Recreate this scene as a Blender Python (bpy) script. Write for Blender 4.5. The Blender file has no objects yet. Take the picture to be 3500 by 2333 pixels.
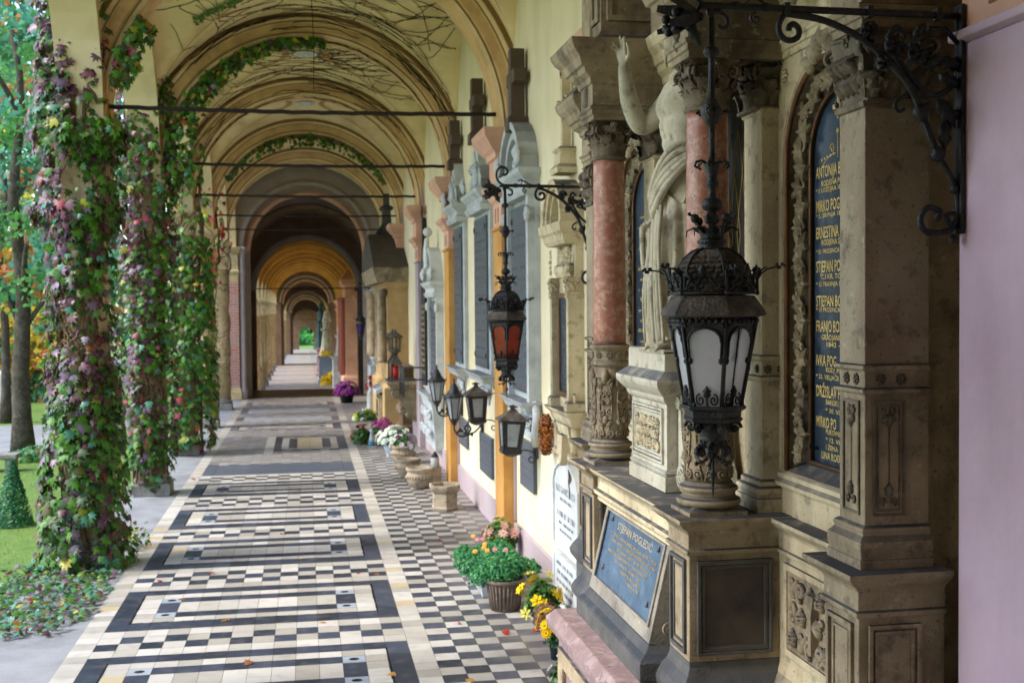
import bpy, math, random
import numpy as np
from math import sin, cos, pi, sqrt, radians, atan2, tan
from mathutils import Vector, Matrix, noise
random.seed(7); RNG = np.random.default_rng(7)
scene = bpy.context.scene

# ---------------------------------------------------------------- camera
cd = bpy.data.cameras.new('camera'); cam = bpy.data.objects.new('camera', cd); scene.collection.objects.link(cam)
scene.camera = cam
YAW, PIT, ROL = 0.17478, 0.029933, -0.00869
cy_, sy_, cp_, sp_ = cos(YAW), sin(YAW), cos(PIT), sin(PIT)
r0 = Vector((cy_, -sy_, 0)); fw = Vector((sy_*cp_, cy_*cp_, -sp_)); u0 = Vector((sy_*sp_, cy_*sp_, cp_))
rt = r0*cos(ROL)+u0*sin(ROL); up = u0*cos(ROL)-r0*sin(ROL)
M = Matrix((rt, up, -fw)).transposed().to_4x4(); M.translation = Vector((0, 0, 2.4))
cam.matrix_world = M
cd.sensor_width = 36; cd.lens = 3989.3/3500*36; cd.clip_start = .05; cd.clip_end = 2000
cd.dof.use_dof = True; cd.dof.focus_distance = 3.7; cd.dof.aperture_fstop = 6.8

# ---------------------------------------------------------------- sky, sun, exposure
SUN_EL, SUN_AZ = radians(48), radians(-98)      # azimuth from +Y towards +X
w = bpy.data.worlds.new('World'); scene.world = w; w.use_nodes = True
nt = w.node_tree; nt.nodes.clear()
sky = nt.nodes.new('ShaderNodeTexSky'); sky.sky_type = 'NISHITA'; sky.sun_disc = False
sky.sun_elevation = SUN_EL; sky.sun_rotation = SUN_AZ; sky.air_density = 1.0; sky.dust_density = 1.5; sky.ozone_density = 1.0
bg = nt.nodes.new('ShaderNodeBackground'); bg.inputs[1].default_value = 0.15
wo = nt.nodes.new('ShaderNodeOutputWorld'); nt.links.new(sky.outputs[0], bg.inputs[0]); nt.links.new(bg.outputs[0], wo.inputs[0])
sl = bpy.data.lights.new('sun', 'SUN'); sl.energy = 1.1; sl.angle = radians(10); sl.color = (1, .975, .945)
so = bpy.data.objects.new('sun', sl); scene.collection.objects.link(so)
sd = Vector((sin(SUN_AZ)*cos(SUN_EL), cos(SUN_AZ)*cos(SUN_EL), sin(SUN_EL)))
so.rotation_euler = sd.to_track_quat('Z', 'Y').to_euler()
scene.view_settings.view_transform = 'Standard'; scene.view_settings.look = 'None'
scene.view_settings.exposure = 2.0; scene.view_settings.gamma = 1; scene.view_settings.use_curve_mapping = False
scene.render.engine = 'CYCLES'
scene.cycles.max_bounces = 8; scene.cycles.diffuse_bounces = 6; scene.cycles.glossy_bounces = 3
scene.cycles.transmission_bounces = 4; scene.cycles.transparent_max_bounces = 6

# ---------------------------------------------------------------- materials
MATS = {}
def lin(h):
    h = h.lstrip('#'); v = [int(h[i:i+2], 16)/255 for i in (0, 2, 4)]
    return tuple(((c+.055)/1.055)**2.4 if c > .04045 else c/12.92 for c in v)+(1,)
def mat(name, col, col2=None, scale=3, rough=.8, bump=0, bscale=60, detail=6, stain=None, sscale=1.3, samt=.5, spec=.3, metal=0, musg=False, streak=False, top=None, topamt=.92, **k):
    """stone/plaster/metal: two tones mixed by noise, optional larger stains, fine bump"""
    if name in MATS: return MATS[name]
    m = bpy.data.materials.new(name); m.use_nodes = True; n = m.node_tree; N = n.nodes; L = n.links
    b = N['Principled BSDF']; b.inputs['Roughness'].default_value = rough; b.inputs['Metallic'].default_value = metal
    b.inputs['Specular IOR Level'].default_value = spec
    c1 = col if isinstance(col, tuple) else lin(col)
    c2 = c1 if col2 is None else (col2 if isinstance(col2, tuple) else lin(col2))
    geo = N.new('ShaderNodeNewGeometry')
    def noi(s, d, lo, hi, vec=None):
        t = N.new('ShaderNodeTexNoise'); t.inputs['Scale'].default_value = s; t.inputs['Detail'].default_value = d
        t.inputs['Roughness'].default_value = .62
        L.new(vec or geo.outputs['Position'], t.inputs['Vector'])
        r = N.new('ShaderNodeMapRange'); r.inputs[1].default_value = lo; r.inputs[2].default_value = hi
        L.new(t.outputs['Fac'], r.inputs[0]); return r.outputs[0], t
    f, t1 = noi(scale, detail, .35, .68)
    mx = N.new('ShaderNodeMix'); mx.data_type = 'RGBA'; mx.inputs[6].default_value = c1; mx.inputs[7].default_value = c2
    L.new(f, mx.inputs[0]); out = mx.outputs[2]
    if stain:
        vec = None
        if streak:
            mp = N.new('ShaderNodeMapping'); mp.inputs['Scale'].default_value = (1, 1, .18); L.new(geo.outputs['Position'], mp.inputs[0]); vec = mp.outputs[0]
        f2, t2 = noi(sscale, 5, .48, .72, vec)
        mm = N.new('ShaderNodeMath'); mm.operation = 'MULTIPLY'; mm.inputs[1].default_value = samt; L.new(f2, mm.inputs[0])
        m2 = N.new('ShaderNodeMix'); m2.data_type = 'RGBA'; m2.inputs[7].default_value = lin(stain) if isinstance(stain, str) else stain
        L.new(mm.outputs[0], m2.inputs[0]); L.new(out, m2.inputs[6]); out = m2.outputs[2]
    if rough > .75 and bump >= .3:      # pits, lichen specks and soot blotches of weathered stone
        for s3, lo, hi, am, cc in ((70, .62, .7, .55, '#2e2a26'), (14, .55, .68, .45, '#3a352e'), (23, .62, .72, .35, '#c9bfa4')):
            f4, _ = noi(s3, 3, lo, hi); mz = N.new('ShaderNodeMath'); mz.operation = 'MULTIPLY'; mz.inputs[1].default_value = am; L.new(f4, mz.inputs[0])
            m5 = N.new('ShaderNodeMix'); m5.data_type = 'RGBA'; m5.inputs[7].default_value = lin(cc); L.new(mz.outputs[0], m5.inputs[0]); L.new(out, m5.inputs[6]); out = m5.outputs[2]
    if top:      # grime settled on ledges, its blue-grey tint painted in for sky reflection
        sx = N.new('ShaderNodeSeparateXYZ'); L.new(geo.outputs['True Normal'], sx.inputs[0]); ft, _ = noi(9, 5, .1, .5)
        r = N.new('ShaderNodeMapRange'); r.inputs[1].default_value = .35; r.inputs[2].default_value = .8; r.inputs[4].default_value = topamt; L.new(sx.outputs[2], r.inputs[0])
        mq = N.new('ShaderNodeMath'); mq.operation = 'MULTIPLY'; L.new(r.outputs[0], mq.inputs[0]); L.new(ft, mq.inputs[1])
        m3 = N.new('ShaderNodeMix'); m3.data_type = 'RGBA'; m3.inputs[7].default_value = lin(top); L.new(mq.outputs[0], m3.inputs[0]); L.new(out, m3.inputs[6]); out = m3.outputs[2]
    L.new(out, b.inputs['Base Color'])
    if bump:
        t3 = N.new('ShaderNodeTexNoise'); t3.inputs['Scale'].default_value = bscale; t3.inputs['Detail'].default_value = 8
        L.new(geo.outputs['Position'], t3.inputs['Vector'])
        bp = N.new('ShaderNodeBump'); bp.inputs['Strength'].default_value = bump; bp.inputs['Distance'].default_value = .01
        L.new(t3.outputs['Fac'], bp.inputs['Height']); L.new(bp.outputs[0], b.inputs['Normal'])
    MATS[name] = m; return m
def leafmat(name, h, h2=None, rough=.45, trans=.35):
    if name in MATS: return MATS[name]
    m = bpy.data.materials.new(name); m.use_nodes = True; N = m.node_tree.nodes; L = m.node_tree.links
    b = N['Principled BSDF']; b.inputs['Roughness'].default_value = rough; b.inputs['Specular IOR Level'].default_value = .45
    geo = N.new('ShaderNodeNewGeometry'); ri = geo.outputs['Random Per Island']
    mx = N.new('ShaderNodeMix'); mx.data_type = 'RGBA'; mx.inputs[6].default_value = lin(h); mx.inputs[7].default_value = lin(h2 or h)
    L.new(ri, mx.inputs[0]); L.new(mx.outputs[2], b.inputs['Base Color'])
    tr = N.new('ShaderNodeBsdfTranslucent'); L.new(mx.outputs[2], tr.inputs[0])
    ms = N.new('ShaderNodeMixShader'); ms.inputs[0].default_value = trans
    L.new(b.outputs[0], ms.inputs[1]); L.new(tr.outputs[0], ms.inputs[2]); L.new(ms.outputs[0], N['Material Output'].inputs[0])
    MATS[name] = m; return m
def tilemat(name, h, h2, pitch=.157, y0=0, x0=0):
    m = bpy.data.materials.new(name); m.use_nodes = True; N = m.node_tree.nodes; L = m.node_tree.links
    b = N['Principled BSDF']; b.inputs['Specular IOR Level'].default_value = .35
    geo = N.new('ShaderNodeNewGeometry')
    mx = N.new('ShaderNodeMix'); mx.data_type = 'RGBA'; mx.inputs[6].default_value = lin(h); mx.inputs[7].default_value = lin(h2)
    L.new(geo.outputs['Random Per Island'], mx.inputs[0])
    t = N.new('ShaderNodeTexNoise'); t.inputs['Scale'].default_value = 9; t.inputs['Detail'].default_value = 7; L.new(geo.outputs['Position'], t.inputs['Vector'])
    t2 = N.new('ShaderNodeTexNoise'); t2.inputs['Scale'].default_value = 1.1; t2.inputs['Detail'].default_value = 6; L.new(geo.outputs['Position'], t2.inputs['Vector'])
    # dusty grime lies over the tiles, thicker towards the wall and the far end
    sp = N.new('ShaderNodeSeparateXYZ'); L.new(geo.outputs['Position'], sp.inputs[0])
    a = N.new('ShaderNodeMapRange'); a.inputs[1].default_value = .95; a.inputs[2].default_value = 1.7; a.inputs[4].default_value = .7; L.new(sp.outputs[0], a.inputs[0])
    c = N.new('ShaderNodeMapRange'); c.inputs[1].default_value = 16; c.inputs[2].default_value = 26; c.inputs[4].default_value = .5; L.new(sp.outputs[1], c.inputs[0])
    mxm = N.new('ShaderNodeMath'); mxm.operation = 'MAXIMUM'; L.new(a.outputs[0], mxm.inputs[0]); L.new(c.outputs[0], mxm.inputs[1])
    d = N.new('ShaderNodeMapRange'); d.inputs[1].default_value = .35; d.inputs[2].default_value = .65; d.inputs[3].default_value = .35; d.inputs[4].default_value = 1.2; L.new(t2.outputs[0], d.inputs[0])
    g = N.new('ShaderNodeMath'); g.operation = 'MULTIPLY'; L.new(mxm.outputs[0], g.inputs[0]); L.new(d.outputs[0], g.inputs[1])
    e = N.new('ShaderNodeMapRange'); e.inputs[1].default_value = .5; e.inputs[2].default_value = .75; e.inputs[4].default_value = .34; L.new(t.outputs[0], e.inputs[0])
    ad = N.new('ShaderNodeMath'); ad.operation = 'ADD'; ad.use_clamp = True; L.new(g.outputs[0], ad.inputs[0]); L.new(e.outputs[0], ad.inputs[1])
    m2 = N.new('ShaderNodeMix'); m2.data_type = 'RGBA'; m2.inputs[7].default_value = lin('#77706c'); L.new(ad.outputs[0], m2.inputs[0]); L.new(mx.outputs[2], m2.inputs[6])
    L.new(m2.outputs[2], b.inputs['Base Color'])
    r = N.new('ShaderNodeMapRange'); r.inputs[3].default_value = .24; r.inputs[4].default_value = .55; L.new(t2.outputs[0], r.inputs[0]); L.new(r.outputs[0], b.inputs['Roughness'])
    bp = N.new('ShaderNodeBump'); bp.inputs['Strength'].default_value = .12; bp.inputs['Distance'].default_value = .01; L.new(t.outputs[0], bp.inputs['Height']); L.new(bp.outputs[0], b.inputs['Normal'])
    return m
def marblemat(name, base, vein, dark, scale=7, rough=.35):
    m = bpy.data.materials.new(name); m.use_nodes = True; N = m.node_tree.nodes; L = m.node_tree.links
    b = N['Principled BSDF']; b.inputs['Roughness'].default_value = rough; b.inputs['Specular IOR Level'].default_value = .4
    geo = N.new('ShaderNodeNewGeometry')
    n1 = N.new('ShaderNodeTexNoise'); n1.inputs['Scale'].default_value = scale*1.7; n1.inputs['Detail'].default_value = 4; L.new(geo.outputs['Position'], n1.inputs['Vector'])
    vm = N.new('ShaderNodeVectorMath'); vm.operation = 'MULTIPLY_ADD'; vm.inputs[1].default_value = (.13, .13, .13); L.new(n1.outputs['Color'], vm.inputs[0]); L.new(geo.outputs['Position'], vm.inputs[2])
    v = N.new('ShaderNodeTexVoronoi'); v.feature = 'DISTANCE_TO_EDGE'; v.inputs['Scale'].default_value = scale*2.2; L.new(vm.outputs[0], v.inputs['Vector'])
    r = N.new('ShaderNodeMapRange'); r.inputs[1].default_value = 0; r.inputs[2].default_value = .05; r.inputs[3].default_value = 1; r.inputs[4].default_value = 0; L.new(v.outputs['Distance'], r.inputs[0])
    n2 = N.new('ShaderNodeTexNoise'); n2.inputs['Scale'].default_value = scale*2.2; n2.inputs['Detail'].default_value = 8; L.new(geo.outputs['Position'], n2.inputs['Vector'])
    r2 = N.new('ShaderNodeMapRange'); r2.inputs[1].default_value = .42; r2.inputs[2].default_value = .6; L.new(n2.outputs['Fac'], r2.inputs[0])
    mm = N.new('ShaderNodeMath'); mm.operation = 'MULTIPLY'; L.new(r.outputs[0], mm.inputs[0]); L.new(r2.outputs[0], mm.inputs[1])
    mx = N.new('ShaderNodeMix'); mx.data_type = 'RGBA'; mx.inputs[6].default_value = lin(base); mx.inputs[7].default_value = lin(vein); L.new(r2.outputs[0], mx.inputs[0])
    m2 = N.new('ShaderNodeMix'); m2.data_type = 'RGBA'; m2.inputs[7].default_value = lin(dark); L.new(mm.outputs[0], m2.inputs[0]); L.new(mx.outputs[2], m2.inputs[6])
    L.new(m2.outputs[2], b.inputs['Base Color']); return m

# plaster
M_CREAM = mat('cream_plaster', '#d6c49c', '#c8b384', 1.6, .9, .18, 40, stain='#8f8364', sscale=2.2, samt=.35, streak=True)
M_WALL = mat('wall_plaster', '#ddd3b6', '#d0c4a0', 1.2, .9, .22, 35, stain='#9a8f74', sscale=1.8, samt=.28, streak=True)
M_OCHRE = mat('ochre_plaster', '#c79552', '#bb8543', 3, .85, .15, 50, stain='#8a6534', sscale=3, samt=.3)
M_PINK = mat('pink_plaster', '#a89a9c', '#9a8c8f', 2, .9, .2, 45, stain='#a88a94', samt=.4)
M_CAPPK = mat('pink_capital_stone', '#d8ab94', '#c99a82', 3, .85, .15, 50, stain='#8a6858', samt=.4)
M_ARCH = mat('arch_plaster', '#ccaa7a', '#bd996a', 2.5, .85, .15, 50, stain='#6e5433', sscale=3, samt=.5)
M_ARCHL = mat('arch_moulding', '#dfc8a0', '#cdb388', 3, .85, .15, 50, stain='#6e5433', samt=.4)
M_VAULT = mat('vault_plaster', '#e2cda0', '#d3bb8b', 1.4, .92, .15, 40, stain='#a08558', sscale=1.7, samt=.5)
M_RIB = mat('rib_paint', '#b5905c', '#a5804e', 3, .9, .1, 40)
M_LINE = mat('dark_groove', '#8a6d48', '#785c3c', 3, .9)
M_YVAULT = mat('yellow_vault_plaster', '#cfa04e', '#bb8836', 2, .85, .1, 40, stain='#8a5c1c', samt=.5)
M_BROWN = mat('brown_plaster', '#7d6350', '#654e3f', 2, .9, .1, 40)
M_GREYPL = mat('grey_plaster', '#a89c96', '#928680', 2, .9, .1, 40)
# stone
M_STONE = mat('warm_limestone', '#d0c19f', '#b5a381', 4, .8, .35, 90, stain='#4d473d', sscale=2.6, samt=.7, streak=True, top='#333942')
M_STONE2 = mat('weathered_limestone', '#a8977b', '#7d6d56', 5, .82, .4, 90, stain='#312d2a', sscale=3.0, samt=.85, streak=True, top='#30363f')
M_SOOT_SHADE = mat('soot_and_shade_stone', '#5f5d5a', '#454545', 5, .7, .4, 80, stain='#26272b', sscale=3, samt=.8, top='#2b3038')
M_WHITEM = mat('white_marble', '#cfd0cd', '#bcbfbf', 5, .45, .05, 60, stain='#8f9290', sscale=4, samt=.35, spec=.4)
M_STATUE = mat('statue_marble', '#c6bfa9', '#a39a80', 4, .8, .3, 60, stain='#6d6856', sscale=5, samt=.7)
M_COLST = mat('column_stone', '#ccb58c', '#ac9670', 5, .85, .5, 60, stain='#6e6148', sscale=4, samt=.6, streak=True)
M_GREYST = mat('grey_stone', '#8c8a84', '#73716c', 6, .8, .4, 70, stain='#55534d', sscale=4, samt=.5)
M_PATHST = mat('path_stone', '#8d8f92', '#7a7c7f', 2.5, .7, .3, 40, stain='#5a5a5a', sscale=2, samt=.5)
M_SLATE = mat('slate_panel', '#3f4a57', '#353f4b', 6, .35, .05, 60, stain='#5a6673', sscale=5, samt=.5, spec=.5)
M_BLUE = mat('blue_marble', '#2b3947', '#212d3a', 14, .3, .08, 60, stain='#4d6078', sscale=11, samt=.55, spec=.5)
M_GOLD = mat('gold_leaf', '#dcc47e', '#b89c56', 40, .5, 0, metal=.1)
M_BRONZE = mat('bronze_bead', '#7d5a3c', '#5d4330', 14, .4, .2, 60, metal=.4)
M_PINKM = marblemat('pink_marble', '#9a6350', '#b88c78', '#54241e', 11)
M_PINKB = marblemat('pink_base_marble', '#806a69', '#9a8482', '#352d31', 6)
M_IRON = mat('black_iron', '#1b1c20', '#2a2a2e', 30, .38, .5, 150, stain='#4a453f', sscale=22, samt=.5, metal=.35, spec=.5)
M_IRON2 = mat('dusty_iron', '#5c5249', '#332f2d', 18, .65, .8, 90, stain='#8a8076', sscale=12, samt=.55, metal=.15)
M_ROD = mat('tie_rod_iron', '#2a2119', '#1d1814', 10, .7, .3)
M_BRICK = None
M_TW = mat('white_tile_plain', '#cdbf9e', '#c4b596', 4, .5, .1, 40)
M_TILEW = tilemat('light_cement_tile', '#bfbbb3', '#989388')
M_TILED = tilemat('dark_cement_tile', '#272d38', '#3d4453')
M_TILEG = tilemat('grey_slab', '#8b95a0', '#98a0a8')
M_TILES = tilemat('slate_floor_slab', '#47515e', '#47515e')
M_TILEY = tilemat('yellowed_tile', '#ae9d7a', '#b3a88e')
M_GROUT = mat('grout', '#6f675c', '#5a534a', 8, .9)
M_HOLE = mat('dark_hole', '#0c0b0a', rough=.9)
M_GRASS = mat('grass', '#4f6f2c', '#668338', 5, .9, .8, 160, stain='#7d8c34', sscale=2, samt=.4)
M_SOIL = mat('soil', '#4d4234', '#39302a', 8, .95, .8, 60)
M_BARK = mat('bark', '#4d463c', '#332e28', 9, .95, 1.0, 30, stain='#6a675c', sscale=5, samt=.6)
M_STEM = mat('vine_stem', '#7d6850', '#55452f', 12, .95, .5, 80)
M_TWIG = mat('dry_twig', '#4c3a26', '#3a2c1c', 12, .95)
def brickmat():
    m = bpy.data.materials.new('pier_brick'); m.use_nodes = True; N = m.node_tree.nodes; L = m.node_tree.links; b = N['Principled BSDF']; b.inputs['Roughness'].default_value = .85
    geo = N.new('ShaderNodeNewGeometry'); sp = N.new('ShaderNodeSeparateXYZ'); L.new(geo.outputs['Position'], sp.inputs[0])
    ad = N.new('ShaderNodeMath'); L.new(sp.outputs[0], ad.inputs[0]); L.new(sp.outputs[1], ad.inputs[1]); cb = N.new('ShaderNodeCombineXYZ'); L.new(ad.outputs[0], cb.inputs[0]); L.new(sp.outputs[2], cb.inputs[1])
    t = N.new('ShaderNodeTexBrick'); t.inputs['Scale'].default_value = 1; t.inputs['Brick Width'].default_value = .26; t.inputs['Row Height'].default_value = .075; t.inputs['Mortar Size'].default_value = .008
    t.inputs['Color1'].default_value = lin('#b06a5c'); t.inputs['Color2'].default_value = lin('#a88480'); t.inputs['Mortar'].default_value = lin('#b9a9a2')
    L.new(cb.outputs[0], t.inputs['Vector']); L.new(t.outputs[0], b.inputs['Base Color']); return m
M_BRICK = brickmat()

# ---------------------------------------------------------------- mesh builder
class MB:
    def __init__(s): s.v = []; s.f = []; s.m = []; s.sm = []; s.mi = 0
    def add(s, vs, fs, smooth=False, mi=None):
        o = len(s.v); s.v += [tuple(p) for p in vs]
        for f in fs: s.f.append([i+o for i in f]); s.m.append(s.mi if mi is None else mi); s.sm.append(smooth)
        return s
    def box(s, x0, x1, y0, y1, z0, z1, mi=None):
        return s.add([(x0,y0,z0),(x1,y0,z0),(x1,y1,z0),(x0,y1,z0),(x0,y0,z1),(x1,y0,z1),(x1,y1,z1),(x0,y1,z1)],
                     [(0,3,2,1),(4,5,6,7),(0,1,5,4),(1,2,6,5),(2,3,7,6),(3,0,4,7)], False, mi)
    def stack(s, x0, x1, y0, y1, prof, mi=None, fixx1=True, cap=True, fixy=(0, 0)):
        """rectangle lofted through (z, outward offset) pairs; with fixx1 the wall side (x1) never moves"""
        vs = []; fs = []
        for z, o in prof:
            a, b = (0 if fixy[0] else o), (0 if fixy[1] else o)
            X1 = x1 if fixx1 else x1+o
            vs += [(x0-o, y0-a, z), (X1, y0-a, z), (X1, y1+b, z), (x0-o, y1+b, z)]
        n = len(prof)
        for i in range(n-1):
            for j in range(4): fs.append((i*4+j, i*4+(j+1)%4, i*4+4+(j+1)%4, i*4+4+j))
        if cap: fs.append((3,2,1,0)); k = (n-1)*4; fs.append((k,k+1,k+2,k+3))
        return s.add(vs, fs, False, mi)
    def lathe(s, cx, cy, prof, n=24, smooth=True, mi=None, cap=True, a0=0, a1=2*pi, squash=1):
        vs = []; fs = []; full = abs(a1-a0-2*pi) < 1e-6; cnt = n if full else n+1
        for r, z in prof:
            for k in range(cnt):
                a = a0+(a1-a0)*k/n; vs.append((cx+r*cos(a), cy+r*sin(a)*squash, z))
        for i in range(len(prof)-1):
            for k in range(n if full else n):
                k2 = (k+1) % cnt if full else k+1
                fs.append((i*cnt+k, i*cnt+k2, (i+1)*cnt+k2, (i+1)*cnt+k))
        if cap and full: fs.append(tuple(range(cnt-1, -1, -1))); o = (len(prof)-1)*cnt; fs.append(tuple(range(o, o+cnt)))
        return s.add(vs, fs, smooth, mi)
    def tube(s, pts, r, n=6, mi=None, smooth=True, closed=False, taper=None, flat=1):
        pts = [Vector(p) for p in pts]; m = len(pts); vs = []; fs = []
        if m < 2: return s
        prev = None
        for i, p in enumerate(pts):
            t = (pts[min(i+1, m-1)]-pts[max(i-1, 0)])
            if closed: t = pts[(i+1) % m]-pts[i-1]
            if t.length < 1e-9: t = Vector((0, 0, 1))
            t.normalize()
            if prev is None: a = t.cross(Vector((0, 0, 1))) if abs(t.z) < .9 else t.cross(Vector((1, 0, 0)))
            else: a = prev-t*prev.dot(t)
            if a.length < 1e-6: a = t.orthogonal()
            a.normalize(); prev = a; b = t.cross(a)
            rr = r if not taper else r*(1+(taper-1)*i/(m-1))
            if callable(r): rr = r(i/(m-1))
            for k in range(n):
                q = 2*pi*k/n; vs.append(p+a*(cos(q)*rr)+b*(sin(q)*rr*flat))
        for i in range(m if closed else m-1):
            for k in range(n): i2 = (i+1) % m; fs.append((i*n+k, i*n+(k+1) % n, i2*n+(k+1) % n, i2*n+k))
        if not closed: fs.append(tuple(range(n-1, -1, -1))); fs.append(tuple(range((m-1)*n, m*n)))
        return s.add(vs, fs, smooth, mi)
    def ball(s, c, r, n=8, mi=None, sc=(1, 1, 1)):
        vs = [(c[0], c[1], c[2]-r*sc[2])]; fs = []; h = max(3, n//2)
        for i in range(1, h):
            p = -pi/2+pi*i/h
            for k in range(n): a = 2*pi*k/n; vs.append((c[0]+r*cos(p)*cos(a)*sc[0], c[1]+r*cos(p)*sin(a)*sc[1], c[2]+r*sin(p)*sc[2]))
        vs.append((c[0], c[1], c[2]+r*sc[2]))
        for k in range(n): fs.append((0, 1+(k+1) % n, 1+k))
        for i in range(h-2):
            for k in range(n): a = 1+i*n; fs.append((a+k, a+(k+1) % n, a+n+(k+1) % n, a+n+k))
        a = 1+(h-2)*n
        for k in range(n): fs.append((a+k, a+(k+1) % n, len(vs)-1))
        return s.add(vs, fs, True, mi)
    def prism(s, poly, fn, d0, d1, mi=None, smooth=False):
        """poly of (a,b); fn(a,b,d) -> point; extruded from depth d0 to d1"""
        n = len(poly); vs = [fn(a, b, d0) for a, b in poly]+[fn(a, b, d1) for a, b in poly]
        fs = [tuple(range(n-1, -1, -1)), tuple(range(n, 2*n))]+[(i, (i+1) % n, n+(i+1) % n, n+i) for i in range(n)]
        return s.add(vs, fs, smooth, mi)
    def frame(s, outer, inner, fn, d0, d1, mi=None):
        """ring between two outlines with the same number of points"""
        n = len(outer); vs = []
        for P in (outer, inner):
            for d in (d0, d1): vs += [fn(a, b, d) for a, b in P]
        fs = []
        for i in range(n):
            j = (i+1) % n
            fs += [(n+i, n+j, 3*n+j, 3*n+i), (i, 2*n+i, 2*n+j, j), (i, j, n+j, n+i), (2*n+i, 3*n+i, 3*n+j, 2*n+j)]
        return s.add(vs, fs, False, mi)
    def grid(s, rows, smooth=True, mi=None, wrap=False):
        n = len(rows[0]); vs = [p for r in rows for p in r]; fs = []
        for i in range(len(rows)-1):
            for k in range(n if wrap else n-1): k2 = (k+1) % n; fs.append((i*n+k, i*n+k2, (i+1)*n+k2, (i+1)*n+k))
        return s.add(vs, fs, smooth, mi)
    def join(s, o, M=None):
        s.add([M @ Vector(p) for p in o.v] if M else o.v, []); off = len(s.v)-len(o.v)
        for f, m, q in zip(o.f, o.m, o.sm): s.f.append([i+off for i in f]); s.m.append(m); s.sm.append(q)
        return s
    def obj(s, name, mats, parent=None, bevel=0, label=None, fixn=True):
        me = bpy.data.meshes.new(name); me.from_pydata(s.v, [], s.f)
        for m in (mats if isinstance(mats, (list, tuple)) else [mats]): me.materials.append(m)
        me.polygons.foreach_set('material_index', s.m); me.polygons.foreach_set('use_smooth', s.sm)
        if fixn:
            import bmesh
            bm = bmesh.new(); bm.from_mesh(me); bmesh.ops.recalc_face_normals(bm, faces=bm.faces); bm.to_mesh(me); bm.free()
        me.update()
        o = bpy.data.objects.new(name, me); scene.collection.objects.link(o)
        if parent: par(o, parent)
        if bevel:
            b = o.modifiers.new('bevel', 'BEVEL'); b.width = bevel; b.segments = 2; b.limit_method = 'ANGLE'; b.angle_limit = radians(35)
        if label: o['label'] = label
        return o
def par(o, parent):
    """parent, keeping coordinates that were given in world space"""
    o.parent = parent; root = parent
    while root.parent: root = root.parent
    if parent.parent is None: o.matrix_parent_inverse = Matrix.LocRotScale(parent.location, parent.rotation_euler, parent.scale).inverted()
def thing(name, label, cat, loc, group=None, rz=0):
    o = bpy.data.objects.new(name, None); scene.collection.objects.link(o); o.empty_display_size = .1
    o.location = loc; o.rotation_euler = (0, 0, rz); o['label'] = label; o['category'] = cat
    if group: o['group'] = group
    return o
def tag(o, label=None, cat=None, group=None, kind=None):
    if label: o['label'] = label
    if cat: o['category'] = cat
    if group: o['group'] = group
    if kind: o['kind'] = kind
    return o
def dup(root, loc, label=None, rz=None, scale=None):
    def cp(o, p):
        c = o.copy(); scene.collection.objects.link(c)
        if p: c.parent = p
        for ch in o.children: cp(ch, c)
        return c
    r = cp(root, None); r.location = loc
    if rz is not None: r.rotation_euler = (0, 0, rz)
    if scale: r.scale = (scale,)*3
    if label: r['label'] = label
    return r

# ---------------------------------------------------------------- ornament helpers
def fX(x):   # a face looking towards -X: a = y, b = z, d = depth towards the viewer (-X)
    return lambda a, b, d: (x-d, a, b)
def fY(y):   # a face looking towards -Y: a = x
    return lambda a, b, d: (a, y-d, b)
def spiral(c, r, turns, fn, d, start=0, sgn=1, n=None, r_end=.15):
    n = n or max(6, int(turns*14)); P = []
    for i in range(n+1):
        t = i/n; a = start+sgn*turns*2*pi*t; rr = r*(1-(1-r_end)*t); P.append(fn(c[0]+rr*cos(a), c[1]+rr*sin(a), d))
    return P
def leafplate(mb, c, ang, L, W, fn, d, th=.006, curl=.5, mi=None):
    """small carved leaf with a raised midrib: a=centre, pointing along ang in the face plane"""
    ca, sa = cos(ang), sin(ang); pts = [(0, 0), (.25, .42), (.45, .3), (.6, .46), (.75, .24), (1, 0), (.75, -.24), (.6, -.46), (.45, -.3), (.25, -.42)]
    def g(u, v, h): return fn(c[0]+ca*u*L-sa*v*W, c[1]+sa*u*L+ca*v*W, d+h)
    vs = [g(u, v, th*.25) for u, v in pts]+[g(.5, 0, th*1.8), g(.2, 0, th*1.2), g(.8, 0, th*1.1)]+[g(u, v, -.004) for u, v in pts]
    fs = []
    for i in range(10):
        j = (i+1) % 10; top = 11 if i in (0, 9) else (12 if i in (4, 5) else 10); fs.append((i, j, top)); fs.append((i, 13+i, 13+j, j))
    fs += [(1, 10, 11), (9, 11, 10), (4, 12, 10), (6, 10, 12)]
    mb.add(vs, fs, True, mi)
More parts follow.
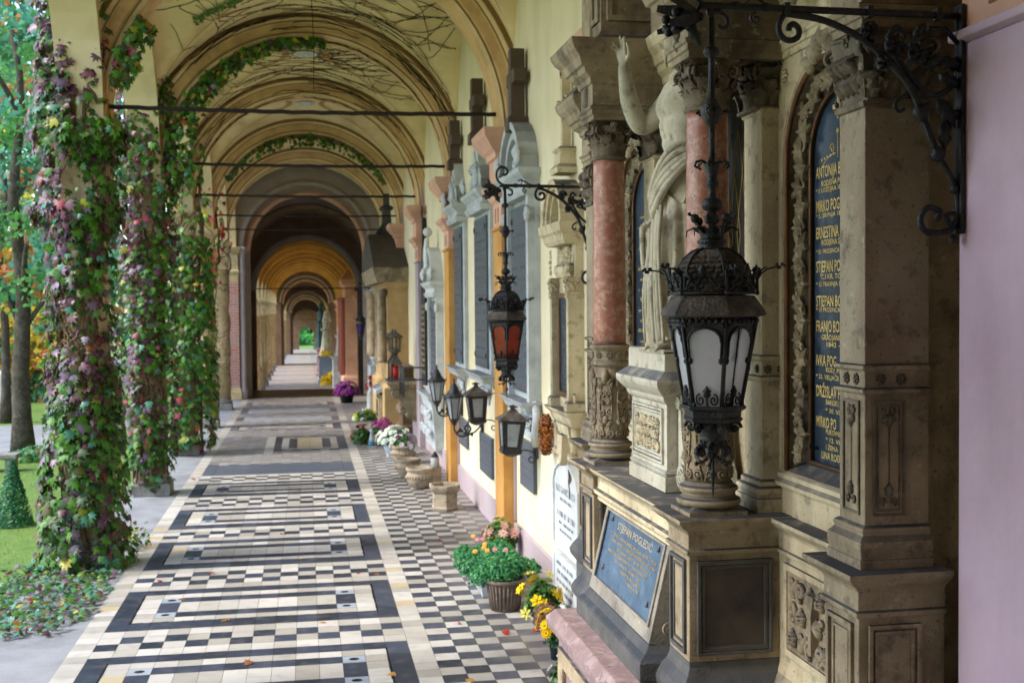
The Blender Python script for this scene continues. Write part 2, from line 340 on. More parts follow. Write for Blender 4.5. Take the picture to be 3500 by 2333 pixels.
def scrollwork(mb, a0, a1, b0, b1, fn, d, size=.05, rad=.006, seed=1, mi=None, sym=True, dens=1.0):
    """foliate relief: scrolls, leaves and berries filling a rectangle, mirrored about its axis"""
    R = random.Random(seed); W = a1-a0; H = b1-b0; mid = (a0+a1)/2
    nx = max(1, int(W/(2*size)+.5) if sym else int(W/size+.5)); ny = max(1, int(H/(size*1.15)+.5))
    hw = (W/2 if sym else W)/nx
    for j in range(ny):
        for i in range(nx):
            ca = (i+.5)*hw; cb = b0+(j+.5)*H/ny
            for sg in ((1, -1) if sym else (1,)):
                a = (mid+sg*ca) if sym else a0+ca
                kind = (i+j+seed) % 3; s = min(hw, H/ny)
                q = R.random()*.0
                if kind == 0:
                    mb.tube(spiral((a, cb), s*.46, 1.3, fn, d, start=pi/2 if (j % 2) else -pi/2, sgn=sg, r_end=.2), rad, 5, mi)
                    mb.ball(fn(a, cb, d), rad*1.5, 6, mi)
                elif kind == 1:
                    leafplate(mb, (a, cb-s*.5), pi/2+sg*(.5), s*1.15, s*.8, fn, d, rad*1.2, mi=mi)
                    mb.tube(spiral((a+sg*s*.15, cb+s*.25), s*.25, 1.0, fn, d, start=-pi/2, sgn=-sg), rad*.7, 5, mi)
                else:
                    for k in range(5): leafplate(mb, (a, cb), k*2*pi/5+.3, s*.5, s*.42, fn, d, rad, mi=mi)
                    mb.ball(fn(a, cb, d+rad), rad*1.3, 6, mi)
def leafstrip(mb, p, out, h, w, curl=.5, mi=None, n=7):
    """acanthus: a tall leaf rising along z that bends outward at its tip"""
    out = Vector(out).normalized(); side = Vector((-out.y, out.x, 0)); p = Vector(p); rows = []
    for i in range(n+1):
        t = i/n; z = h*(t if t < .8 else .8+.12*sin((t-.8)/.2*pi)); o = .08*h*t+curl*h*max(0, t-.45)**1.6*1.6
        ww = w*(.75+.45*sin(pi*t*.9))*(1-.75*max(0, t-.75)/.25)*(1+.12*(-1)**i)
        c = p+out*o+Vector((0, 0, z))
        rows.append([c-side*ww/2-out*.004, c-side*ww*.25+out*.1*w, c+out*.02*w, c+side*ww*.25+out*.1*w, c+side*ww/2-out*.004])
    mb.grid(rows, True, mi)
def corinthian(mb, cx, cy, z0, z1, r, square=False, mi=None, seed=0):
    H = z1-z0
    if square: mb.stack(cx-r, cx+r, cy-r, cy+r, [(z0, .0), (z0+H*.6, .004), (z0+H*.86, r*.35)], mi, fixx1=False)
    else: mb.lathe(cx, cy, [(r*1.0, z0), (r*1.02, z0+H*.5), (r*1.3, z0+H*.86)], 20, True, mi)
    mb.lathe(cx, cy, [(r*.95, z0-.012), (r*1.15, z0-.008), (r*1.18, z0), (r*1.12, z0+.008), (r*.95, z0+.01)], 24 if not square else 4, not square, mi) if not square else mb.stack(cx-r, cx+r, cy-r, cy+r, [(z0-.012, .0), (z0-.008, .012), (z0+.004, .012), (z0+.01, 0)], mi, fixx1=False)
    for row, (hh, off, k) in enumerate(((.42, 0, 8), (.66, pi/8, 8))):
        for i in range(k):
            a = off+2*pi*i/k; d = Vector((cos(a), sin(a), 0)); rr = r*(1.0 if not square else 1/max(abs(cos(a)), abs(sin(a))))
            leafstrip(mb, (cx+d.x*rr, cy+d.y*rr, z0+.005), d, H*hh, r*.72, .55, mi)
    for i in range(4):     # corner volutes
        a = pi/4+i*pi/2; d = Vector((cos(a), sin(a), 0)); s = Vector((-sin(a), cos(a), 0)); rr = r*(1.45 if not square else 1.75)
        for sg in (-1, 1):
            c = Vector((cx, cy, z0+H*.72))+d*rr+s*sg*r*.12
            P = [Vector((cx, cy, z0+H*.42))+d*r*1.0+s*sg*r*.45, Vector((cx, cy, z0+H*.62))+d*r*1.15+s*sg*r*.35]
            for q in range(15): t = q/14; an = 2.4-t*2*pi*1.25; R_ = r*.34*(1-.8*t); P.append(c+d*(cos(an)*R_)+Vector((0, 0, sin(an)*R_)))
            mb.tube(P, r*.085, 5, mi)
        mb.ball(Vector((cx, cy, z0+H*.72))+d*rr, r*.12, 6, mi)
    for i in range(4):     # flower and small scrolls on each side
        a = i*pi/2; d = Vector((cos(a), sin(a), 0)); s = Vector((-sin(a), cos(a), 0)); c = Vector((cx, cy, z0+H*.88))+d*r*1.35
        for k in range(6): mb.ball(c+s*(cos(k*pi/3)*r*.16)+Vector((0, 0, sin(k*pi/3)*r*.16)), r*.1, 6, mi)
        mb.ball(c+d*r*.08, r*.12, 6, mi)
        for sg in (-1, 1):
            c2 = Vector((cx, cy, z0+H*.62))+d*r*1.22+s*sg*r*.3
            mb.tube([c2+s*(cos(-pi/2+sg*t*.55)*r*.22*(1-t*.06))+Vector((0, 0, sin(-pi/2+sg*t*.55)*r*.22*(1-t*.06))) for t in range(12)], r*.055, 5, mi)
    # abacus with hollowed sides
    A = r*1.75 if square else r*1.62; poly = []
    for i in range(4):
        a = pi/4+i*pi/2
        for t in range(8):
            p0 = Vector((cos(a), sin(a)))*A; p1 = Vector((cos(a+pi/2), sin(a+pi/2)))*A; q = p0.lerp(p1, (t+.5)/8.5 if t else .0)
            mid = ((p0+p1)/2); inw = -mid.normalized()*(.16*A*sin(pi*t/8)); poly.append((cx+q.x+inw.x, cy+q.y+inw.y))
    mb.prism(poly, lambda a, b, d: (a, b, d), z0+H*.88, z0+H*.95, mi)
    mb.prism([(cx+(a-cx)*1.06, cy+(b-cy)*1.06) for a, b in poly], lambda a, b, d: (a, b, d), z0+H*.95, z1, mi)
def rosette(mb, c, r, fn, d, n=8, mi=None):
    for k in range(n):
        a = 2*pi*k/n; mb.ball(fn(c[0]+cos(a)*r*.62, c[1]+sin(a)*r*.62, d+r*.08), r*.3, 6, mi)
    mb.ball(fn(c[0], c[1], d+r*.15), r*.32, 8, mi)
FONT_CACHE = {}
def text_geo(mb, s, fn, a, b, size, d0=0, d1=.0015, xs=.6, flip=-1, bold=.012, align='LEFT', mi=None, width=None):
    """writing laid on a face: runs along a*flip"""
    cu = bpy.data.curves.new('t', 'FONT'); cu.body = s; cu.size = size*1.42; cu.offset = bold*size; cu.extrude = 0; cu.align_x = align; cu.resolution_u = 2
    o = bpy.data.objects.new('t', cu); scene.collection.objects.link(o); dg = bpy.context.evaluated_depsgraph_get()
    me = bpy.data.meshes.new_from_object(o.evaluated_get(dg)); 
    V = [v.co.copy() for v in me.vertices]; F = [list(p.vertices) for p in me.polygons]
    if width and V: xs = width/max(1e-6, max(v.x for v in V)-min(v.x for v in V))
    bpy.data.objects.remove(o); bpy.data.curves.remove(cu); bpy.data.meshes.remove(me)
    mb.add([fn(a+flip*v.x*xs, b+v.y, d1) for v in V], F, False, mi)
def scribble(mb, a0, a1, b, h, fn, d, seed=0, flip=-1, mi=None):
    """worn letters no longer legible: broken upright strokes"""
    R = random.Random(seed); x = a0
    while x < a1:
        wd = h*R.uniform(.35, .7)
        if R.random() < .84:
            mb.prism([(x, b), (x+h*.14, b), (x+h*.14, b+h), (x, b+h)], fn, d, d+.0012, mi)
            k = R.random(); y = b+h*R.choice((0, .45, .86)); mb.prism([(x+h*.14, y), (x+wd*.8, y), (x+wd*.8, y+h*.12), (x+h*.14, y+h*.12)], fn, d, d+.0012, mi)
            if k > .5: mb.prism([(x+wd*.7, b), (x+wd*.7+h*.1, b), (x+wd*.7+h*.1, b+h*R.uniform(.5, 1)), (x+wd*.7, b+h*.5)], fn, d, d+.0012, mi)
        x += wd*1.25

# ---------------------------------------------------------------- leaves in bulk
LEAF5 = np.array([(0,0,0),(-.28,.02,.02),(-.5,.3,-.06),(-.26,.34,.03),(-.36,.72,-.05),(-.12,.62,.04),(0,1.05,-.08),(.12,.62,.04),(.36,.72,-.05),(.26,.34,.03),(.5,.3,-.06),(.28,.02,.02),(0,.4,.07)], float)
LEAF5F = [(0,1,12),(1,2,3),(1,3,12),(3,4,5),(3,5,12),(5,6,7),(5,7,12),(7,8,9),(7,9,12),(9,10,11),(9,11,12),(11,0,12)]
BLADE = np.array([(-.05,0,0),(0,1,.15),(.05,0,0)], float); BLADEF = [(0,1,2)]
LEAF4 = np.array([(0,0,0),(-.42,.38,.05),(0,1,0),(.42,.38,.05)], float); LEAF4F = [(0,1,2,3)]
def leaves(name, pos, nrm, size, mids, mats, parent=None, tmpl=5, down=True, spin=.9, label=None, smoothj=.35):
    """pos (n,3), nrm (n,3) outward; each leaf hangs from pos with its tip down"""
    T, F = (LEAF5, LEAF5F) if tmpl == 5 else ((BLADE, BLADEF) if tmpl == 3 else (LEAF4, LEAF4F))
    pos = np.asarray(pos, float); n = len(pos); nrm = np.asarray(nrm, float)+RNG.normal(0, smoothj, (n, 3)); nrm /= np.linalg.norm(nrm, axis=1)[:, None]+1e-9
    base = np.tile(np.array([0, 0, -1.]), (n, 1)) if down else RNG.normal(0, 1, (n, 3))
    base = base+RNG.normal(0, spin*.5, (n, 3)); v = base-nrm*np.sum(base*nrm, 1)[:, None]; v /= np.linalg.norm(v, axis=1)[:, None]+1e-9
    u = np.cross(v, nrm); size = np.asarray(size, float).reshape(-1, 1, 1)
    P = pos[:, None, :]+size*(T[None, :, 0:1]*u[:, None, :]+T[None, :, 1:2]*v[:, None, :]+T[None, :, 2:3]*nrm[:, None, :])
    k = len(T); V = P.reshape(-1, 3); nf = len(F); fl = len(F[0])
    idx = (np.array(F)[None]+(np.arange(n)*k)[:, None, None]).reshape(-1)
    me = bpy.data.meshes.new(name); me.vertices.add(len(V)); me.vertices.foreach_set('co', V.ravel())
    me.loops.add(len(idx)); me.loops.foreach_set('vertex_index', idx.astype(np.int32)); me.polygons.add(n*nf)
    me.polygons.foreach_set('loop_start', (np.arange(n*nf)*fl).astype(np.int32))
    for m in mats: me.materials.append(m)
    me.polygons.foreach_set('material_index', np.repeat(np.asarray(mids, np.int32), nf)); me.update(calc_edges=True); me.validate()
    o = bpy.data.objects.new(name, me); scene.collection.objects.link(o)
    if parent: par(o, parent)
    if label: o['label'] = label
    return o
def nz(p, s=1.0, o=0): return noise.noise(Vector((p[0]*s+o, p[1]*s+o, p[2]*s+o)))
# ================================================================ the setting
def ground_z(y):
    if y < 34: return -.06
    if y < 42: return -.06-1.35*(y-34)/8
    if y < 85: return -1.41-.75*(y-42)/43
    if y < 122: return -2.16-1.0*(y-85)/37
    return -3.16
g = MB(); ysg = [-80, -10, 0, 10, 20, 34, 36, 38, 40, 42, 60, 85, 100, 122, 180, 300, 900]
g.grid([[(x, y, ground_z(y)) for x in (-700, -60, -20, -8, -2.2, 0, 3, 20, 700)] for y in ysg], False)
tag(g.obj('lawn', M_GRASS), kind='structure')
b = MB(); b.box(-60, -2.9, 21.4, 26.4, -.3, -.052); b.box(-40, -7.5, 33, 60, -2.2, -.05)
tag(b.obj('garden_path', M_PATHST), kind='structure')
b = MB(); b.box(-2.42, -1.668, -8, 32, -.4, -.006)
for yy in (3.2, 7.35, 9.9, 13.2, 17.4, 21.6, 25.9, 30): b.box(-2.42, -1.668, yy, yy+.012, -.006, -.004, 1)
tag(b.obj('paving', [M_PATHST, M_GROUT]), kind='structure')
# --- the tiled floor: every tile its own face, set 1.5 mm apart over the bedding
W_, D_, G_, S_, Y_, B_, H_ = 0, 1, 2, 3, 4, 5, 6
fl = MB(); PX = .157; X0 = -1.511; NC = 14
def tile(x0, x1, y0, y1, m, j=.0014):
    dz = random.uniform(-.0006, .0006)
    fl.add([(x0+j, y0+j, dz), (x1-j, y0+j, dz+random.uniform(-.0004, .0004)), (x1-j, y1-j, dz), (x0+j, y1-j, dz)], [(0, 1, 2, 3)], False, m)
def colx(c): return X0+c*PX
def hole(cx, cy_, r=.035):
    fl.add([(cx+r*cos(a*pi/6), cy_+r*.8*sin(a*pi/6), .0016) for a in range(12)], [tuple(range(12))], False, H_)
def cell(c, y0, y1, m): tile(colx(c), colx(c+1), y0, y1, m)
def panel(y0, y1, y_=False):
    hs_ = [1.35, .85, .95, 1, 1, .95, .85, 1.05]; yy = [y0+(y1-y0)*sum(hs_[:i])/8 for i in range(9)]      # row 0 nearest
    cell(0, y0, y1, D_) if False else [tile(colx(0), colx(1), yy[i*2], yy[i*2+2], D_, .0004) for i in range(4)]
    [tile(colx(13), colx(14), yy[i*2], yy[i*2+2], D_, .0004) for i in range(4)]
    for c in range(1, 13):
        cell(c, yy[0], yy[1], D_); cell(c, yy[7], yy[8], D_)
        for r in (1, 6): cell(c, yy[r], yy[r+1], W_)
    for c in (1, 12):
        for r in (2, 3, 4, 5): cell(c, yy[r], yy[r+1], Y_ if random.random() < .12 else W_)
    for c in (2, 11):
        cell(c, yy[2], yy[3], G_); cell(c, yy[5], yy[6], G_); hole(colx(c+.5), (yy[2]+yy[3])/2); hole(colx(c+.5), (yy[5]+yy[6])/2)
        cell(c, yy[3], yy[5], D_)
    for c in range(3, 11):
        cell(c, yy[2], yy[3], D_); cell(c, yy[5], yy[6], D_); cell(c, yy[3], yy[5], W_)
    for xx in (colx(1), colx(13)):
        x = xx; n = 9
        for i in range(n):
            q0 = yy[1]-.02+(yy[7]-yy[1]+.04)*i/n; q1 = yy[1]-.02+(yy[7]-yy[1]+.04)*(i+1)/n; e = random.uniform(.006, .014)
            fl.add([(x-e, q0, .0012), (x+e*.6, q0, .0012), (x+e*.6, q1, .0012), (x-e, q1, .0012)], [(0, 1, 2, 3)], False, H_)
    n = 40
    for i in range(n):      # worn joint along the lifting frame
        xa = colx(1)+(colx(13)-colx(1))*i/n; xb = colx(1)+(colx(13)-colx(1))*(i+1)/n; e = random.uniform(.002, .007); o = random.uniform(-.003, .003)
        fl.add([(xa, yy[1]-e+o, .0012), (xb, yy[1]-e+o, .0012), (xb, yy[1]+e+o, .0012), (xa, yy[1]+e+o, .0012)], [(0, 1, 2, 3)], False, H_)
def gap(y0, y1, n):
    h = (y1-y0)/n
    dark = {5: ({1, 3}, {2}), 4: ({2}, {1})}[n]
    for c in range(NC):
        for r in range(n):
            q = dark[0] if c % 2 else dark[1]
            if c in (0, 13): q = dark[1] if c == 0 else dark[0]
            cell(c, y0+r*h, y0+(r+1)*h, D_ if r in q else W_)
def checker(x0, x1, y0, y1, nx, ny, par=0, a=W_, b=D_):
    for i in range(nx):
        for j in range(ny):
            tile(x0+(x1-x0)*i/nx, x0+(x1-x0)*(i+1)/nx, y0+(y1-y0)*j/ny, y0+(y1-y0)*(j+1)/ny, (a if (i+j+par) % 2 else b))
XL, XR = colx(0), colx(14)
gap(5.0, 5.7, 5); panel(5.7, 6.35, 0) if False else None
checker(XL, XR, -8, 6.3, 14, 91); gap(6.3, 7.11, 5); panel(7.11, 8.365); gap(8.365, 9.03, 4); panel(9.03, 10.29); gap(10.29, 11.11, 5); panel(11.11, 12.41)
gap(12.41, 13.12, 4); panel(13.12, 14.38); gap(14.38, 15.31, 5); panel(15.31, 16.5); gap(16.5, 17.26, 5)
tile(colx(0), colx(1), 17.26, 18.41, S_); tile(colx(1), colx(13), 17.26, 18.41, S_, .004); tile(colx(13), colx(14), 17.26, 18.41, S_)
checker(XL, XR, 18.41, 19.6, 14, 12, 0); checker(XL, colx(5), 19.6, 22.24, 5, 26, 0)
tile(colx(5), colx(6), 19.6, 22.24, W_); 
for c in range(6, 14): 
    for j in range(3): cell(c, 19.6+j*.147, 19.6+(j+1)*.147, W_ if (c+j) % 2 else D_)
tile(colx(6), colx(6.8), 20.04, 22.24, B_, .0004); tile(colx(13), colx(14), 20.04, 22.24, B_); tile(colx(6.8), colx(13), 20.04, 20.2, B_, .0004); tile(colx(6.8), colx(13), 22.04, 22.24, B_, .0004)
tile(colx(6.8), colx(13), 20.2, 20.36, W_); tile(colx(6.8), colx(13), 21.88, 22.04, W_); tile(colx(6.8), colx(7.6), 20.36, 21.88, W_); tile(colx(12.2), colx(13), 20.36, 21.88, W_)
tile(colx(7.6), colx(8.5), 20.36, 21.88, B_); tile(colx(11.3), colx(12.2), 20.36, 21.88, B_); tile(colx(8.5), colx(9.9), 20.36, 21.88, Y_); tile(colx(9.9), colx(11.3), 20.36, 21.88, Y_)
checker(XL, XR, 22.24, 23.5, 14, 8); panel(23.5, 24.57); checker(XL, XR, 24.57, 25.41, 14, 5, 1)
for a, b2 in ((25.41, 26.3), (27.38, 28.4)):
    tile(colx(0), colx(1), a, b2, D_); tile(colx(1), colx(13), a, b2, G_); tile(colx(13), colx(14), a, b2, D_)
checker(XL, XR, 26.3, 27.38, 14, 7); checker(XL, XR, 28.4, 29.4, 14, 6); panel(29.4, 30.4); checker(XL, XR, 30.4, 32.1, 14, 10)
for a, b2 in ((X0-PX, X0), (XR, XR+PX)):
    y = -8.0
    while y < 32: tile(a, b2, y, min(32.1, y+.155), W_ if random.random() > .06 else Y_, .0008); y += .155
checker(XR+PX, 2.0, -8, 32.0, 7, 250, 0)
fl.add([(X0-PX, -8, -.004), (2.3, -8, -.004), (2.3, 32.1, -.004), (X0-PX, 32.1, -.004)], [(0, 1, 2, 3)], False, 7)
tag(fl.obj('tiled_floor', [M_TILEW, M_TILED, M_TILEG, M_TILES, M_TILEY, M_TILED, M_HOLE, M_GROUT], fixn=False), kind='structure')

# ================================================================ arcades
CX = .05; RA = 1.84; ZS = 4.1; WR = 2.02; LW = -1.79; XCOL = -2.0
def sweep_arch(mb, prof, cx, zc, yc, n=40, smooth=True, a0=0, a1=pi):
    """prof: list of (r, dy, mi) ; open section swept round the arch"""
    for (ra, ya, ma), (rb, yb, _) in zip(prof, prof[1:]):
        rows = [[(cx+r*cos(a0+(a1-a0)*k/n), yc+y, zc+r*sin(a0+(a1-a0)*k/n)) for k in range(n+1)] for r, y in ((ra, ya), (rb, yb))]
        mb.grid(rows, smooth, ma)
def arch_profile(mb, cx, zc, yc, R=RA, n=40, w=1.0):
    h = [(R, 0), (R, .16), (R+.012, .185), (R+.03, .19), (R+.05, .20), (R+.07, .2), (R+.085, .225), (R+.17, .245), (R+.185, .27), (R+.2, .27), (R+.235, .285), (R+.25, .27), (R+.31, .27), (R+.33, .26), (R+.42, .26)]
    ms = [0, 0, 1, 1, 2, 0, 0, 0, 2, 1, 1, 2, 0, 1, 0]
    P = [(r, -y*w, m) for (r, y), m in zip(h, ms)]; Q = [(r, y*w, m) for (r, y), m in zip(h, ms)]
    sweep_arch(mb, P, cx, zc, yc, n); sweep_arch(mb, Q, cx, zc, yc, n)
def arch_wall(mb, fn, a0, a1, ac, r, zs, zb, zt, d0, d1, n=24, mi=0):
    """wall from a0 to a1, height zb..zt, with a round-headed opening (centre ac, radius r, springing zs) that runs down to zb"""
    for q0, q1 in ((a0, ac-r), (ac+r, a1)):
        if q1-q0 > 1e-4: mb.prism([(q0, zb), (q1, zb), (q1, zt), (q0, zt)], fn, d0, d1, mi)
    for k in range(n):
        t0, t1 = pi-pi*k/n, pi-pi*(k+1)/n
        mb.prism([(ac+r*cos(t0), zs+r*sin(t0)), (ac+r*cos(t1), zs+r*sin(t1)), (ac+r*cos(t1), zt), (ac+r*cos(t0), zt)], fn, d0, d1, mi)
def vault_mesh(ya, yb, z0, R=2.14, hx=1.97, ny=24, nx=32, crown=None, lat=True):
    mb = MB(); rb = MB(); yc = (ya+yb)/2; hs = (yb-ya)/2
    def zz(x, y):
        z1 = ZS+sqrt(max(0, R*R-x*x)); t = min(1, abs(y-yc)/hs); z2 = ZS+(R-.02)*(1-t**2.6)**(1/2.2) if lat else 0
        return max(z1, z2)+z0
    rows = [[(CX+hx*sin(pi/2*(2*i/nx-1))*1.0, ya+(yb-ya)*(.5-.5*cos(pi*j/ny)), 0) for i in range(nx+1)] for j in range(ny+1)]
    rows = [[(x, y, zz(x-CX, y)) for x, y, _ in r] for r in rows]
    mb.grid(rows, True)
    if lat:      # painted bands along the groins
        for sg in (-1, 1):
            for half in (-1, 1):
                A = []; 
                for k in range(15):
                    t = .03+.95*k/14; h = (R-.02)*(1-(1-t)**2.6)**(1/2.2); x = sqrt(max(0, R*R-h*h)) ; y = yc+half*hs*(1-t)
                    if x > hx: continue
                    x = min(x, hx-.02); A.append((x, y))
                L = [[(CX+sg*(x+o), y+half*o*.6, zz(x+abs(o)*.0+o, y+half*o*.6)-.012) for o in (-.055, 0, .055)] for x, y in A]
                if len(L) > 1: rb.grid(L, True)
    return mb, rb
def column(y, z0, parent, simple=False, x=XCOL, m=None, bw=1):
    c = MB(); m = m or M_COLST
    n = 12 if simple else 24
    c.lathe(x, y, [(.19, z0+.28), (.195, z0+1.08), (.215, z0+1.10), (.22, z0+1.13), (.215, z0+1.16), (.19, z0+1.18), (.178, z0+3.28), (.2, z0+3.3), (.2, z0+3.33)], n)
    o = c.obj('column_shaft', m, parent)
    b = MB(); b.stack(x-.24, x+.24, y-.24, y+.24, [(z0, 0), (z0+.13, 0), (z0+.15, -.01)], fixx1=False)
    b.lathe(x, y, [(.235, z0+.15), (.245, z0+.18), (.235, z0+.21), (.21, z0+.23), (.22, z0+.25), (.2, z0+.28)], n)
    b.obj('column_base', M_GREYST, o)
    k = MB(); k.stack(x-.22, x+.22, y-.22, y+.22, [(z0+3.33, 0), (z0+3.34, .02), (z0+3.4, .03), (z0+3.41, .03), (z0+3.41, -.02), (z0+3.83, -.02), (z0+3.84, .0), (z0+3.88, .02), (z0+3.9, .05), (z0+3.96, .07), (z0+4.0, .07)], fixx1=False)
    k.obj('column_capital', m, o, 0 if simple else .004)
    return o
def pilaster(y, z0, parent, col, full=True):
    p = MB(); x0 = 1.89
    p.box(x0, WR+.02, y-.25, y+.25, z0, z0+3.15, 0)
    p.stack(x0, WR+.01, y-.25, y+.25, [(z0+3.15, 0), (z0+3.16, .025), (z0+3.185, .025)], 0)
    p.stack(x0, WR+.01, y-.24, y+.24, [(z0+3.185, .0), (z0+3.42, .0), (z0+3.45, .03), (z0+3.5, .05), (z0+3.54, .10), (z0+3.58, .11), (z0+3.585, .03), (z0+3.84, .03), (z0+3.85, .06), (z0+3.9, .065), (z0+3.93, .10), (z0+4.0, .15), (z0+4.04, .18), (z0+4.1, .19), (z0+4.12, .19)], 1)
    for yy in (-.08, .08): p.box(x0-.004, x0+.02, y+yy-.022, y+yy+.022, z0+3.23, z0+3.38, 2)
    p.box(1.93, WR+.01, y-.19, y+.19, z0+4.12, z0+6.3, 3)
    p.box(1.96, WR+.01, y-.235, y+.235, z0+4.12, z0+6.3, 4)
    p.box(1.99, WR+.008, y-.275, y-.252, z0+.3, z0+3.15, 4)
    p.obj('pilaster', [col, M_CAPPK, M_LINE, M_OCHRE, M_PINK], parent, .005 if full else 0)
ARC = thing('arcade', 'long vaulted arcade with cream walls and ochre pilasters around the black and white tiled floor', 'arcade', (0, 12, 0))
S = 4.3; YS = [11.5+S*k for k in range(-4, 5)]
wl = MB(); wl.box(WR, 2.45, -8, 32.3, -.3, 6.95); wl.obj('wall', M_WALL, ARC)
sk = MB()
for a, b2 in zip([-8]+[y+.25 for y in YS], [y-.25 for y in YS]+[32.2]): sk.box(WR-.03, WR+.002, a, b2, 0, .27+random.uniform(-.02, .02))
sk.obj('skirting', M_PINK, ARC, .006)
ew = MB(); ew.box(-2.3, 2.4, -8.4, -8, -.3, 7); ew.obj('end_wall', M_BROWN, ARC)
rf = MB(); rf.box(-2.6, 2.6, -8.4, 32.4, 6.95, 7.2); rf.obj('roof', M_GREYST, ARC)
for i, y in enumerate(YS):
    pilaster(y, 0, ARC, M_OCHRE if i in (4, 5) else (mat('lilac_plaster', '#cdb3c2', '#bfa3b4', 2.5, .9, .28, 30, stain='#a88e9c', sscale=1.6, samt=.6, streak=True) if i == 2 else M_PINK))
    am = MB(); arch_profile(am, CX, ZS, y); am.obj('transverse_arch', [M_ARCH, M_ARCHL, M_LINE], ARC, fixn=False)
    column(y, 0, ARC, x=XCOL-(.14 if 7 < y < 8 else 0))
for i in range(len(YS)-1):
    v, r = vault_mesh(YS[i]+.25, YS[i+1]-.25, 0); o = v.obj('vault', M_VAULT, ARC, fixn=False); r.obj('groin_band', M_RIB, o, fixn=False)
    yc = (YS[i]+YS[i+1])/2
    if 12 < yc < 24:
        md = MB(); md.lathe(CX, yc, [(.02, 6.19), (.06, 6.2), (.065, 6.215)], 20); md.lathe(CX, yc, [(.10, 6.225), (.14, 6.2), (.17, 6.2), (.18, 6.22)], 24, cap=False)
        for k in range(8): md.ball((CX+.1*cos(k*pi/4), yc+.1*sin(k*pi/4), 6.21), .03, 6)
        md.obj('ceiling_rosette', M_WHITEM, o)
v, r = vault_mesh(28.95, 32.0, 0); o = v.obj('vault', M_VAULT, ARC, fixn=False); r.obj('groin_band', M_RIB, o, fixn=False)
v, r = vault_mesh(-8, -5.95, 0, lat=False); v.obj('vault', M_VAULT, ARC, fixn=False)
lw = MB()
for i in range(len(YS)-1):
    yc = (YS[i]+YS[i+1])/2
    if yc < 0: lw.box(-2.2, -1.8, YS[i], YS[i+1], -.3, 6.95); continue
    if yc < 2: arch_wall(lw, lambda a, b, d: (d, a, b), YS[i], YS[i+1], 1.9, .5, 2.9, -.3, 6.95, -2.2, -1.80); continue  # out-of-view bay walled up, its small arch shaped to limit light on the tomb
    arch_wall(lw, lambda a, b, d: (d, a, b), YS[i], YS[i+1], yc, 1.9, 4.1, 4.0, 6.95, -2.2, -1.80)
arch_wall(lw, lambda a, b, d: (d, a, b), 28.7, 32.2, 30.45, 1.5, 4.1, 4.0, 6.95, -2.2, -1.80)
lw.box(-2.2, -1.8, -8.2, YS[0]+.1, 4.0, 6.95)
lw.obj('arcade_front_wall', M_CREAM, ARC)
for y in YS:
    sh = MB(); sh.box(-1.86, -1.78, y-.24, y+.24, 4.0, 6.3, 0); sh.obj('wall_shaft', M_OCHRE, ARC, .005)
for i, y in enumerate(YS[4:]):      # iron tie rods, slightly bowed and twisted
    t = MB(); P = [(LW-.12+(1.9-(LW-.12))*k/40, y-.05, 4.30-.02*sin(pi*k/40)+.004*sin(k*2.2)) for k in range(41)]
    t.tube(P, .021 if i < 3 else .017, 7); t.box(LW-.14, LW-.02, y-.09, y-.01, 4.25, 4.36)
    t.obj('tie_rod', M_ROD, ARC)
cw = MB(); P = [(.12, 14.2, 7-k*.08) for k in range(12)]; cw.tube(P, .004, 4); cw.tube([(.12, 14.2, 6.1), (.14, 14.2, 5.5), (.13, 14.21, 5.0)], .004, 4); cw.obj('hanging_wire', M_ROD, ARC)
# brick end pier with its pink shaft
pr = MB(); pr.box(-2.3, -1.74, 31.65, 32.25, .32, 3.1, 0)
for z, o in ((0, .03),): pr.stack(-2.3, -1.74, 31.65, 32.25, [(0, .05), (.2, .05), (.24, .03), (.3, .02), (.32, 0)], 1, fixx1=False)
pr.stack(-2.3, -1.74, 31.65, 32.25, [(3.1, .0), (3.3, .0), (3.33, .02), (3.4, .03), (3.42, .0), (3.82, .0), (3.86, .03), (3.95, .07), (4.03, .08)], 1, fixx1=False)
pr.obj('brick_pier', [M_BRICK, M_COLST], ARC, .004)
pr = MB(); pr.lathe(-1.64, 31.75, [(.1, 0), (.1, .25), (.07, .3), (.065, 3.2), (.08, 3.3), (.1, 3.34), (.07, 3.45), (.07, 3.8), (.13, 3.95), (.14, 4.03)], 12); pr.obj('pier_shaft', M_PINK, ARC)
